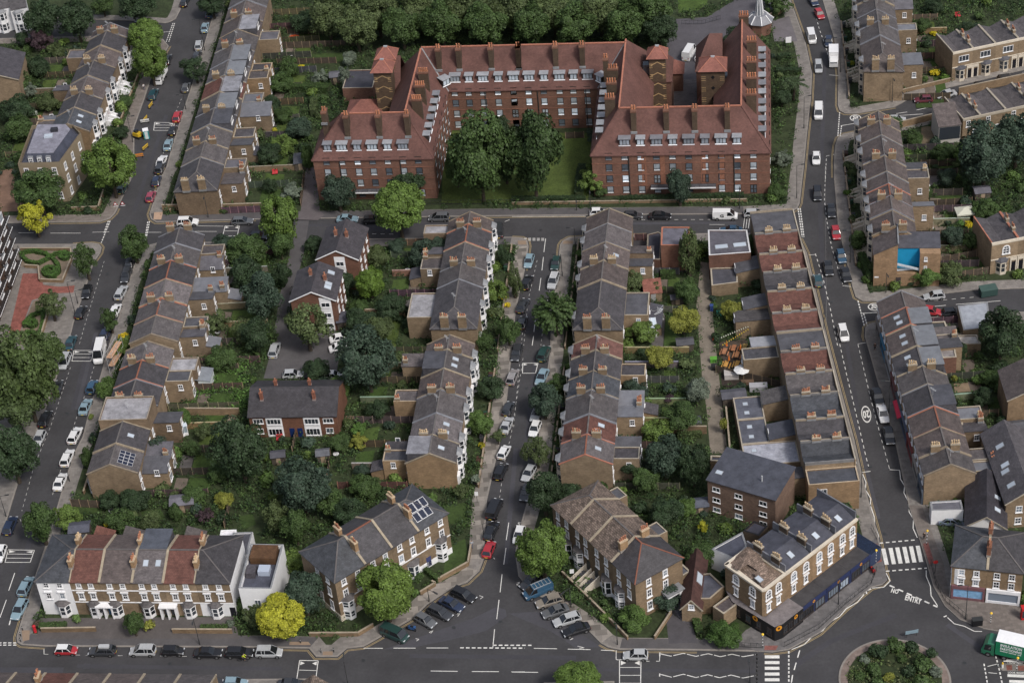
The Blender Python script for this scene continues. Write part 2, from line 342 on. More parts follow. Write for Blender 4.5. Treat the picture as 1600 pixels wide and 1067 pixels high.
for s in ('880 890 945 905 1020 888 1095 906 1168 890 1240 908 1310 893 1375 908 1450 895', '880 1012 950 1030 1020 1012 1095 1032 1165 1015 1235 1033 1305 1017 1375 1035 1450 1020'): ln('d2', s, .14, 2.0, .25)
ln('d2', '880 883 880 905', .18); ln('d2', '879 1008 879 1026', .18); ln('d2', '1458 890 1458 1066', .22, .5, .35)
ln('d3', '200 875 200 1066', .22, .5, .35); ln('d3', '10 890 10 1066', .22, .5, .35); ln('d3', '265 870 245 940 222 1020 215 1066', .18, 1.6, 1.1)
for y in (900, 934, 968, 1002, 1036): mk.face([(p.x, p.y, .006) for p in gl('d3', f'57 {y+18} 145 {y+18} 144 {y} 57 {y}')])
for a, b in ((1478, 922), (1502, 1012), (1512, 1046)): mk.face([(p.x, p.y, .006) for p in gl('d3', f'{a} {b+16} {a+130} {b+22} {a+130} {b+4} {a} {b}')])
ln('d3', '1425 880 1450 970 1470 1066', .22, .5, .35); ln('d3', '1362 950 1382 1066', .2, .5, .35); ln('d3', '1383 966 1440 952', .12); ln('d3', '1388 1003 1440 1008', .12)
for x in (750, 793, 833, 875, 915, 955):
  y = 266-(x-750)*.08; mk.face([(p.x, p.y, .006) for p in gl('d3', f'{x+21} {y+96} {x+45} {y+94} {x+24} {y-2} {x} {y}')])
ln('d3', '740 233 960 213', .25, .6, .45); ln('d3', '778 400 1022 381', .25, .6, .45); ln('d3', '800 484 1085 613', .3, .9, .7)
for s in ('683 0 708 75 712 125 735 190 733 215', '912 0 918 50 942 90 940 145 965 200', '780 412 803 458 765 495 695 500', '648 537 608 585 543 622 503 668 440 705 403 752 335 792 293 835 218 865', '1018 395 1018 430 1043 490 1047 545 1085 605', '1145 675 1185 712 1245 727 1305 757 1350 758'): ln('d3', s, .14)
for s in ('652 520 690 505', '660 512 664 535', '1122 672 1140 664'): ln('d3', s, .2)
for s in ('640 840 660 890 655 930 688 985 683 1066', '860 820 865 870 890 910 885 950 915 1010 915 1066', '632 830 686 823', '800 813 862 817'): ln('c3', s, .14)
ln('c3', '488 0 540 230 600 480 660 740 682 820', .12, .9, .8); ln('c3', '612 70 690 400 740 590 800 810', .1, .9, .8); ln('c3', '610 66 660 58', .1)
ln('b3', '425 920 415 0', .01); ln('b3', '420 0 412 200 430 350 455 480 490 600 520 700', .1, .8, .9); ln('b3', '358 520 400 650 450 860 490 1066', .13, .9, .9); ln('b3', '320 528 360 525', .1); ln('b3', '520 710 570 716', .1)
ln('a3', '365 110 380 170 405 240 425 300 440 350', .12, 1.0, 1.0); ln('a3', '418 1067 424 930 470 920', .1, .9, .8); ln('a3', '440 448 500 452', .1)
ln('b3', '255 250 280 420', .22, .6, .3); ln('b3', '268 250 290 420', .22, .6, .3); ln('b3', '612 800 650 950', .22, .6, .3); ln('b3', '645 875 668 950', .22, .6, .3); ln('b3', '630 875 740 868', .16)
ln('a3', '503 670 492 815', .2, .6, .3); ln('a3', '514 750 506 812', .2, .6, .3); ln('a3', '510 750 600 735', .16)
for s in ('840 678 905 668', '960 657 1050 637', '1110 625 1200 607', '850 690 1000 680'): ln('a3', s, .13)
for s in ('1050 835 1135 827', '1195 822 1460 800'): ln('b3', s, .12)
ln('b3', '1010 800 1120 795 1310 778', .1, .8, .9)
for s in ('200 430 190 510', '187 540 178 620', '172 665 162 740', '140 905 130 985', '128 1010 120 1066'): ln('b2', s, .13)
ln('b2', '70 430 195 430', .22, .6, .3); ln('b2', '70 440 195 440', .22, .6, .3)
ln('b2', '150 560 95 800 70 1066', .06, .7, .9); ln('b2', '232 700 190 900 172 1066', .06, .7, .9); ln('c2', '62 0 35 300 10 560', .06, .7, .9); ln('c1', '1590 150 1520 600 1480 770 1450 980', .06, .7, .9)
for s in ('655 325 603 455', '645 325 618 400', '890 328 868 440', '880 330 862 440'): ln('b0', s, .22, .6, .35)
for s in ('550 393 650 390', '300 398 480 398', '110 396 200 396', '880 393 960 393', '1010 352 1330 357', '1160 388 1290 388', '1000 380 1040 395'): ln('b0', s, .1)
ln('b0', '620 565 540 830 500 960 470 1067', .06, .7, .8); ln('c0', '420 205 300 560 200 800 130 1060', .06, .7, .8); ln('c0', '560 200 520 330 450 520 400 700 310 970', .06, .7, .8)
ln('d0', '88 410 52 515', .13); ln('d0', '38 570 0 675', .13); ln('d0', '70 660 55 720', .2); ln('d0', '120 90 160 195', .06, .7, .8)
for s in ('1040 140 1005 250', '1030 140 990 250'): ln('a0', s, .2, .6, .35)
ln('a0', '950 195 1015 190', .12); ln('a0', '1080 590 1050 660 960 950', .06, .7, .9)
for s in ('0 300 440 297', '1175 347 1265 347'): ln('b2', s, .1)
ln('b2', '720 318 1180 317', .09, .8, .9); [ln('b2', f'{x} 305 {x-8} 370', .1) for x in (1385, 1400, 1415)]; ln('b1', '640 402 830 404', .1, .9, .9); ln('b1', '1430 292 1600 294', .09); ln('b1', '1480 330 1510 318', .1)
for s in ('1330 545 1352 552 1335 565', '1090 640 1110 655 1085 665', '1195 655 1215 650 1200 668', '1030 765 1055 752 1040 770', '950 800 970 805 955 815', '1415 320 1422 328', '1560 118 1562 110 1580 112', '1550 480 1570 472'): ln('d1', s, .1)
for s in ('45 130 40 112 55 112', '30 470 45 465 30 485', '335 795 365 800 345 808', '390 845 430 855 400 858', '210 690 235 680', '620 870 620 925 640 928', '800 935 818 935', '858 935 878 935 880 905'): ln('d2', s, .1)
# roundels and lettering painted on the road
def ring(mb, c, ax, ay, wd, z=.006, n=28):
  for k in range(n):
    a0, a1 = 2*math.pi*k/n, 2*math.pi*(k+1)/n; q = []
    for a, r in ((a0, 1), (a1, 1), (a1, 1-wd), (a0, 1-wd)): v = c+ax*math.cos(a)*r+ay*math.sin(a)*r; q.append((v.x, v.y, z))
    mb.face(sorted_ccw(q))
def text_mesh(s, bold=.012):
  cu = bpy.data.curves.new('lettering', 'FONT'); cu.body = s; cu.align_x = 'CENTER'; cu.align_y = 'CENTER'; cu.offset = bold; cu.resolution_u = 2
  o = bpy.data.objects.new('lettering', cu); C.objects.link(o); dg = bpy.context.evaluated_depsgraph_get()
  me = bpy.data.meshes.new_from_object(o.evaluated_get(dg)); bpy.data.objects.remove(o); return me
def text_on(mb, s, c, ux, uy, z=.006, nz=None, bold=.012, mi=0):
  """text centred at c; ux spans its whole width, uy its cap height"""
  me = text_mesh(s, bold); xs = [v.co.x for v in me.vertices]; ys = [v.co.y for v in me.vertices]
  W, H = max(xs)-min(xs), max(ys)-min(ys); cx, cy = (max(xs)+min(xs))/2, (max(ys)+min(ys))/2
  for p in me.polygons:
    q = []
    for i in p.vertices:
      co = me.vertices[i].co; v = c+ux*((co.x-cx)/W)+uy*((co.y-cy)/H); q.append((v.x, v.y, v.z if z is None else z))
    mb.face(q if z is None else sorted_ccw(q), mi)
  bpy.data.meshes.remove(me)
def ptext(t, s, cx, cy, ax, ay, bx, by, bold=.03):
  c = P(g(t, cx, cy)); ux = P(g(t, cx+ax/2, cy+ay/2))-P(g(t, cx-ax/2, cy-ay/2)); uy = P(g(t, cx+bx/2, cy+by/2))-P(g(t, cx-bx/2, cy-by/2)); text_on(mk, s, c, ux, uy, bold=bold)
ptext('d3', 'NO', 832, 518, 42, 10, 9, -26); ptext('d3', 'ENTRY', 942, 568, 96, 28, 9, -32)
def roundel(t, cx, cy, rx, ry, txt, dx, dy, ux, uy):
  c = P(g(t, cx, cy)); ring(mk, c, P(g(t, cx+rx, cy))-c, P(g(t, cx+dx, cy-ry))-c, .16); ptext(t, txt, cx, cy, ux[0], ux[1], uy[0], uy[1])
roundel('c3', 661, 484, 29, 50, '20', -6, 50, (-40, 6), (8, 46)); roundel('a3', 597, 703, 34, 19, '20', 0, 19, (3, -26), (-34, -4)); roundel('b3', 712, 836, 42, 22, '20', 0, 22, (2, -28), (-44, -4))
struct(mk.build('road_marking', 'paint_white'))
mk = MB(); sub = [('P5', (1238, 331), (1215, -60)), ('P4', (1250, 373), (1194, 1018)), ('P6', (1398, 168), (1303, 60)), ('P7', (1340, 206), (1303, 278)), ('P7', (1322, 407), (1373, 471)), ('P8', (1352, 533), (1374, 503)), ('P3', (595, 995), (756, 874)), ('P4', (939, 1005), (1089, 1016)), ('P3', (400, 1011), (595, 995)), ('P3', (71, 1010), (52, 908)), ('P5', (260, 262), (400, 343)), ('P5', (760, 338), (915, 337)), ('P4', (868, 449), (1010, 367)), ('P3', (800, 371), (820, 423)), ('P2', (113, 382), (147, 410)), ('P1', (184, 326), (79, 348)), ('P1', (264, 73), (239, 115))]
for key, a, b2 in sub:
  poly = KERB[key]; n = len(poly)
  def near(q): q = P(q); return min(range(n), key=lambda i: (poly[i][0]-q.x)**2+(poly[i][1]-q.y)**2)
  i, j = near(a), near(b2); idx = [(i+k) % n for k in range(n)]; idx = idx[:idx.index(j)+1]
  if len(idx) > n/2: i, j = j, i; idx = [(i+k) % n for k in range(n)]; idx = idx[:idx.index(j)+1]
  for d in (-.3, -.52):
    o = offset(poly, d); path_line(mk, [o[k] for k in idx], .09, z=.0055)
struct(mk.build('road_marking', 'paint_yellow'))
# resurfaced and repaired patches of the road
for s, c in (('0 1042 100 1042 96 1060 -10 1062', 1), ('131 1036 142 1036 140 1044 130 1044', 1), ('740 965 775 948 790 952 792 962 760 985 700 1000 640 1012 600 1014', 1.06), ('795 958 840 955 900 985 940 1010 900 1012 860 985', 1.06), ('1360 300 1373 300 1374 340 1360 340', .8), ('232 140 250 138 246 170 228 172', .9), ('1300 690 1312 690 1322 740 1310 742', .85), ('560 352 640 350 640 360 560 362', .85), ('812 470 832 470 828 520 806 520', .88), ('130 560 150 560 130 640 110 640', .88)):
  ground_sheet('road_patch', s, 'asphalt_patch', .003, (c, c, c))
for s in ('505 1018 520 1018 520 1024 504 1024', '453 1003 482 1003 486 1008 452 1008', '34 985 47 985 46 1000 36 1002', '809 377 822 377 823 383 810 383', '881 377 896 377 895 382 879 382', '241 333 255 332 252 344 240 344'): ground_sheet('tactile_paving', s, 'tactile', .142, (1.6, 1.5, 1.5) if s[0] == '2' else None)
for s in ('1362 851 1371 850 1378 878 1368 880', '1442 850 1450 848 1460 880 1452 882', '1195 1009 1216 1009 1212 1016 1194 1016'): ground_sheet('tactile_paving', s, 'tile_red', .142, (1.7, 1.5, 1.6))
for s, wd, c in (('640 1024 900 1027', .9, .86), ('900 1045 1180 1048', .7, .88), ('120 1040 440 1044', .8, .9), ('806 700 790 880', .8, 1.07), ('836 560 822 690', .7, .86), ('1280 300 1288 470', .9, .87), ('1330 640 1372 810', .9, 1.06), ('1320 520 1340 640', .7, .88), ('210 330 260 180', .9, .87), ('150 520 120 640', .8, 1.07), ('60 800 30 900', .9, .86), ('480 352 760 349', .8, .87), ('930 350 1150 348', .8, 1.07), ('1290 60 1284 250', .8, .88), ('1240 1040 1300 1000 1400 960', 1.0, .9), ('1480 975 1530 1010', .9, 1.07)):
  mk = MB(); path_line(mk, pts(s), wd, z=.0035); struct(mk.build('road_patch', 'asphalt_patch', col=(c, c, c)))
# roundabout
rc = pts('1398 1062')[0]; rb = [P(p) for p in ((1310, 1062), (1486, 1062))]; RR = (rb[1]-rb[0]).length/2
isl = [(rc.x+RR*math.cos(a), rc.y+RR*math.sin(a)) for a in np.linspace(0, 2*math.pi, 48, endpoint=False)]
KERB['isl'] = isl; b = MB(); b.prism(isl, -.02, .12); struct(b.build('roundabout_kerb', 'paving', col=(1, .85, .8))); sheet('roundabout_bed', [(rc.x+(RR-1.4)*math.cos(a), rc.y+(RR-1.4)*math.sin(a)) for a in np.linspace(0, 2*math.pi, 48, endpoint=False)], .15, 'soil')
mk = MB(); path_line(mk, [(rc.x+(RR-.15)*math.cos(a), rc.y+(RR-.15)*math.sin(a)) for a in np.linspace(0, 2*math.pi, 64)], .3, z=.125); struct(mk.build('kerb', 'kerbstone'))
# ---------------------------------------------------------------- building parts
WC = {}
def ring_frame(b, w, h, t, y0, y1, mi, z=0):
  """upright rectangular ring, facing -y"""
  b.box(-w/2, y0, z, -w/2+t, y1, z+h, mi); b.box(w/2-t, y0, z, w/2, y1, z+h, mi)
  b.box(-w/2+t, y0, z, w/2-t, y1, z+t, mi); b.box(-w/2+t, y0, z+h-t, w/2-t, y1, z+h, mi)
def win_mesh(w, h, kind):
  k = (round(w, 2), round(h, 2), kind)
  if k in WC: return WC[k]
  b = MB(); gl_, fr = 0, 1; mats = ['glass', 'frame_white']
  if kind in ('sash', 'surr', 'ped'):
    t = .12 if kind == 'sash' else .2; ring_frame(b, w, h, t, -.09, .02, fr)
    b.face([(-w/2+t, -.02, t), (w/2-t, -.02, t), (w/2-t, -.02, h-t), (-w/2+t, -.02, h-t)], gl_)
    b.box(-w/2+t, -.06, h*.5-.04, w/2-t, -.03, h*.5+.04, fr); b.box(-.03, -.055, t, .03, -.028, h-t, fr)
    b.box(-w/2-.08, -.2, -.1, w/2+.08, .02, 0, fr)
    if kind == 'ped': b.box(-w/2-.16, -.26, h, w/2+.16, .02, h+.2, fr); b.box(-w/2-.05, -.12, h-.25, w/2+.05, -.091, h, fr)
  elif kind == 'block':
    mats = ['glass_pale', 'frame_dark', 'white']
    ring_frame(b, w, h, .11, -.06, .02, 1)
    b.face([(-w/2+.1, -.02, .1), (w/2-.1, -.02, .1), (w/2-.1, -.02, h-.1), (-w/2+.1, -.02, h-.1)], 0)
    b.box(-w/2+.1, -.05, h*.3-.05, w/2-.1, -.025, h*.3+.04, 1); b.box(-w/2+.08, -.13, .06, w/2-.08, -.061, .2, 2)
  elif kind == 'blockdoor':
    mats = ['glass_pale', 'frame_dark']
    ring_frame(b, w, h, .12, -.06, .02, 1); b.face([(-w/2, -.02, 0), (w/2, -.02, 0), (w/2, -.02, h), (-w/2, -.02, h)], 0)
    b.box(-.1, -.055, 0, .1, -.025, h, 1); b.box(-w/2, -.05, h*.45, w/2, -.026, h*.55, 1)
  elif kind in ('wide', 'dwide'):
    if kind == 'dwide': mats[1] = 'frame_dark'
    ring_frame(b, w, h, .1, -.07, .02, 1); b.face([(-w/2+.1, -.02, .1), (w/2-.1, -.02, .1), (w/2-.1, -.02, h-.1), (-w/2+.1, -.02, h-.1)], 0)
    n = max(2, round(w/.7))
    for i in range(1, n): x = -w/2+w*i/n; b.box(x-.04, -.06, .1, x+.04, -.025, h-.1, 1)
    b.box(-w/2-.06, -.16, -.09, w/2+.06, .02, 0, 1)
  elif kind == 'arch':
    r = w/2; n = 8; z1 = h-r; t = .24
    for q, y, mi in ((1, -.02, 0),):
      p = [(-r, y, 0), (r, y, 0)]+[(r*math.cos(a), y, z1+r*math.sin(a)) for a in np.linspace(0, math.pi, n+1)]; b.face(p, mi)
    b.box(-r-t, -.12, 0, -r, .02, z1, 1); b.box(r, -.12, 0, r+t, .02, z1, 1); b.box(-r-t-.08, -.24, -.16, r+t+.08, .02, 0, 1)
    for a0, a1 in zip(np.linspace(0, math.pi, n+1), np.linspace(0, math.pi, n+1)[1:]):
      o = [((r+t)*math.cos(a), z1+(r+t)*math.sin(a)) for a in (a0, a1)]; i_ = [(r*math.cos(a), z1+r*math.sin(a)) for a in (a0, a1)]
      b.face([(i_[0][0], -.12, i_[0][1]), (o[0][0], -.12, o[0][1]), (o[1][0], -.12, o[1][1]), (i_[1][0], -.12, i_[1][1])][::-1], 1)
      b.face([(o[0][0], -.12, o[0][1]), (o[0][0], .02, o[0][1]), (o[1][0], .02, o[1][1]), (o[1][0], -.12, o[1][1])], 1)
    b.box(-r, -.07, z1*.5-.05, r, -.03, z1*.5+.05, 1); b.box(-r, -.07, z1-.05, r, -.03, z1+.07, 1); b.box(-.04, -.06, 0, .04, -.03, h-.1, 1)
  me = b.mesh('window', mats); WC[k] = me; return me
def window(par, x, y, z, w=1.0, h=1.5, kind='sash', rot=0, name='window'):
  me = win_mesh(w, h, kind); o = link(name, me, par, None, (x, y, z), rot)
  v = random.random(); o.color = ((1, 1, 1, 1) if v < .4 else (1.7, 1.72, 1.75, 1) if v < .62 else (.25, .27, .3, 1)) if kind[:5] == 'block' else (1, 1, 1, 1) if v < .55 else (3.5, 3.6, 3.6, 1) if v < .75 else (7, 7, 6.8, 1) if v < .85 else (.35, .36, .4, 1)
  return o
def bay(par, x, y, z0, w=2.3, d=.75, st=1, sh=2.7, roof='lead', wallm='white', rot=0, col=None, rcol=None):
  k = ('bay', w, d, st, sh, roof, wallm)
  if k not in WC:
    b = MB(); c = d*.75; hw = w/2; pl = [(-hw, .02), (-hw+c, -d), (hw-c, -d), (hw, .02)]; zt = 0
    for s in range(st):
      z = s*sh; b.prism(pl, z, z+sh-.02, 0, bottom=False)
      q = offset(pl, -.06)
      b.prism([(p[0], min(p[1], .02)) for p in q], z+sh-.3, z+sh-.021, 0)
      for a, c2 in zip(pl, pl[1:]):
        A, B = Vector((*a, 0)), Vector((*c2, 0)); u = (B-A); L = u.length; u /= L; n = Vector((u.y, -u.x, 0)); m = .16
        if L < .4: continue
        f = [A+u*m+n*.012, B-u*m+n*.012]; zb, zz = z+.75, z+sh-.4
        b.face([(f[0].x, f[0].y, zb), (f[1].x, f[1].y, zb), (f[1].x, f[1].y, zz), (f[0].x, f[0].y, zz)], 1)
        f = [A+u*m+n*.03, B-u*m+n*.03]; zm = (zb+zz)/2
        b.bar((f[0].x, f[0].y, zm), (f[1].x, f[1].y, zm), .05, .07, 0)
      zt = z+sh
    e = offset(pl, -.16); b.prism([(p[0], min(p[1], .02)) for p in e], zt-.02, zt+.06, 2)
    t = [(p[0]*.62, .02 if p[1] > -.05 else -.15) for p in pl]
    for i in range(3):
      j = i+1; b.face([(e[i][0], min(e[i][1], .02), zt+.062), (e[j][0], min(e[j][1], .02), zt+.062), (t[j][0], t[j][1], zt+.55), (t[i][0], t[i][1], zt+.55)], 2)
    b.face([(p[0], p[1], zt+.55) for p in t], 2)
    WC[k] = b.mesh('bay_window', [wallm, 'glass', roof])
  return link('bay_window', WC[k], par, col, (x, y, z0), rot)
def pot_mesh(m):
  k = ('pot', m)
  if k not in WC:
    b = MB(); b.tube((0, 0, 0), (0, 0, .55), .15, .11, 8); b.tube((0, 0, .5), (0, 0, .62), .15, .15, 8); WC[k] = b.mesh('chimney_pot', [m])
  return WC[k]
def chimney(par, x, y, z0, z1, wx=.6, wy=1.3, pots=4, m='brick_stock', pm='pot_red', along='y', col=None):
  b = MB(); b.box(x-wx/2, y-wy/2, z0, x+wx/2, y+wy/2, z1-.25); b.box(x-wx/2-.07, y-wy/2-.07, z1-.25, x+wx/2+.07, y+wy/2+.07, z1-.08, 1); b.box(x-wx/2-.01, y-wy/2-.01, z1-.08, x+wx/2+.01, y+wy/2+.01, z1, 1)
  b.box(x-wx/2-.05, y-wy/2-.05, z0, x+wx/2+.05, y+wy/2+.05, z0+.45, 2)
  o = b.build('chimney', [m, 'coping' if m != 'brick_red' else 'brick_red', 'lead'], par, col=col)
  for i in range(pots):
    t = (i+.5)/pots-.5
    p = link('chimney_pot', pot_mesh(pm if random.random() < .85 else 'pot_buff'), o, None, (x+(t*(wx-.1) if along == 'x' else 0), y+(t*(wy-.05) if along == 'y' else 0), z1-.01))
    p.scale = (1, 1, random.choice((.7, 1, 1.2)))
  return o
ROOFS = {'s': ('slate', (1, .98, .98)), 'd': ('slate', (.62, .63, .68)), 'b': ('slate', (1.05, .92, .86)), 'l': ('slate', (1.35, 1.3, 1.3)), 'n': ('slate', (.62, .72, .82)), 'r': ('tile_red', (1, 1, 1)), 'p': ('tile_red', (1.15, 1.25, 1.3)), 'w': ('tile_worn', (1, 1, 1)), 'f': ('felt_pale', (1, 1, 1)), 'k': ('felt', (1, 1, 1))}
RNAME = {'s': 'grey slate roof', 'd': 'dark slate roof', 'b': 'brownish slate roof', 'l': 'pale slate roof', 'n': 'blue-grey slate roof', 'r': 'red tiled roof', 'p': 'pinkish tiled roof', 'w': 'weathered tile roof', 'f': 'pale flat roof', 'k': 'dark flat roof'}
def skylight(par, p, u, v, w=.8, h=1.1, col=None):
  """set flush in a roof: p its centre on the roof, u along the eaves, v up the slope"""
  n = Vector(u).cross(Vector(v)).normalized(); u, v, p = Vector(u).normalized(), Vector(v).normalized(), Vector(p)
  b = MB()
  def plate(w, h, t, mi):
    q = [p+u*a*w/2+v*c*h/2+n*t for a, c in ((-1, -1), (1, -1), (1, 1), (-1, 1))]; lo = [x-n*(t+.05) for x in q]
    b.face(q, mi)
    for i in range(4): j = (i+1) % 4; b.face([lo[i], lo[j], q[j], q[i]], 1)
  plate(w+.16, h+.16, .07, 1); plate(w, h, .085, 0)
  return b.build('skylight', ['skyglass', 'lead'], par, col=col)
def roof_gable(par, x0, x1, df, dr, ef, er, zr, m, col, h0=0, h1=0, o=.22, ridge='ridge_grey', name='roof', rcol=None):
  sf, sr = (zr-ef)/df, (zr-er)/dr; a0, a1 = x0+h0, x1-h1; g0, g1 = (o if h0 else 0), (o if h1 else 0)
  zf, zz = ef-sf*o, er-sr*o; b = MB(); th = .14
  X0, X1 = x0-g0+(.012 if not h0 else 0), x1+g1-(.012 if not h1 else 0)
  A0, A1 = (a0 if h0 else X0), (a1 if h1 else X1)
  b.slab([(X0, -df-o, zf), (X1, -df-o, zf), (A1, 0, zr), (A0, 0, zr)], th); b.slab([(X1, dr+o, zz), (X0, dr+o, zz), (A0, 0, zr), (A1, 0, zr)], th)
  if h0: b.slab([(X0, dr+o, zz), (X0, -df-o, zf), (A0, 0, zr)], th)
  if h1: b.slab([(X1, -df-o, zf), (X1, dr+o, zz), (A1, 0, zr)], th)
  r = b.build(name, m, par, col=col); b = MB()
  b.bar((A0, 0, zr+.03), (A1, 0, zr+.03), .26, .14)
  if h0: b.bar((X0, -df-o, zf+.03), (A0, 0, zr+.03), .2, .1); b.bar((X0, dr+o, zz+.03), (A0, 0, zr+.03), .2, .1)
  if h1: b.bar((X1, -df-o, zf+.03), (A1, 0, zr+.03), .2, .1); b.bar((X1, dr+o, zz+.03), (A1, 0, zr+.03), .2, .1)
  b.build('ridge_tiles', ridge, r, col=rcol); return r
def shell(par, x0, x1, df, dr, ef, er, zr, m, col=None, h0=0, h1=0, base=0, name='wall'):
  b = MB(); x0 += .012; x1 -= .012; t = .13
  b.face([(x0, -df, base), (x1, -df, base), (x1, -df, ef-t), (x0, -df, ef-t)]); b.face([(x1, dr, base), (x0, dr, base), (x0, dr, er-t), (x1, dr, er-t)])
  for x, h, s in ((x0, h0, -1), (x1, h1, 1)):
    p = [(x, -df, base), (x, dr, base), (x, dr, er-t)]+([] if h else [(x, 0, zr-t)])+[(x, -df, ef-t)]
    b.face(p if s > 0 else p[::-1])
  b.face([(x0, -df, ef-t), (x1, -df, ef-t), (x1, dr, er-t), (x0, dr, er-t)]) if (h0 and h1) else None
  return b.build(name, m, par, col=col)
def flat_box(par, x0, y0, x1, y1, z0, z1, wm='brick_stock', rm='felt', name='rear_wing', wcol=None, rcol=None, par_h=.25, slope=None, wins=(), cop='coping'):
  """a box-shaped wing: walls with a parapet, its roof a sub-part; slope=(dx,dy,drop) tilts the roof instead"""
  w = MB()
  if slope:
    sx, sy, dz = slope; zt = [z1-dz*max(0, (sx*(1 if px == x1 else -1)+sy*(1 if py == y1 else -1)+1)/2) for px, py in ((x0, y0), (x1, y0), (x1, y1), (x0, y1))]
    w.prism([(x0, y0), (x1, y0), (x1, y1), (x0, y1)], z0, zt, 0, bottom=False); o = w.build(name, wm, par, col=wcol)
    r = MB(); e = .14; q = [(x0-e, y0-(e if y0 < -.1 else 0)), (x1+e, y0), (x1+e, y1+e), (x0-e, y1+e)]; q[1] = (x1+e, q[0][1])
    r.slab([(a[0], a[1], z+.16) for a, z in zip(q, zt)], .13); r.build('roof', rm, o, col=rcol)
  else:
    w.box(x0, y0, z0, x1, y1, z1-par_h, 0, bottom=False); t = .22
    for a in ((x0, y0, x1, y0+t), (x0, y1-t, x1, y1), (x0, y0+t, x0+t, y1-t), (x1-t, y0+t, x1, y1-t)): w.box(a[0], a[1], z1-par_h+.003, a[2], a[3], z1, 0, 1)
    o = w.build(name, [wm, cop], par, col=wcol)
    r = MB(); r.box(x0+t+.004, y0+t+.004, z1-par_h-.1, x1-t-.004, y1-t-.004, z1-par_h+.06); r.build('roof', rm, o, col=rcol)
  for k in wins: window(o, *k)
  return o
def frame_of(a, b, za, front):
  """row frame from two ridge points; front is +1 if the front looks towards photo right, -1 left"""
  A, B = P(a, za), P(b, za); u = (B-A).normalized(); u.z = 0
  f = Vector((u.y, -u.x, 0)); f = f if f.x*front > 0 else -f
  y = -f; x = Vector((y.y, -y.x, 0)); rot = math.atan2(x.y, x.x)
  return A, x, y, rot
def line_at(a, b, yy): t = (yy-a[1])/(b[1]-a[1]); return (a[0]+t*(b[0]-a[0]), yy)
ROWS = []
def foot(o, rot, x0, y0, x1, y1):
  c, s = math.cos(rot), math.sin(rot); FOOT.append([(o[0]+x*c-y*s, o[1]+x*s+y*c) for x, y in ((x0, y0), (x1, y0), (x1, y1), (x0, y1))])
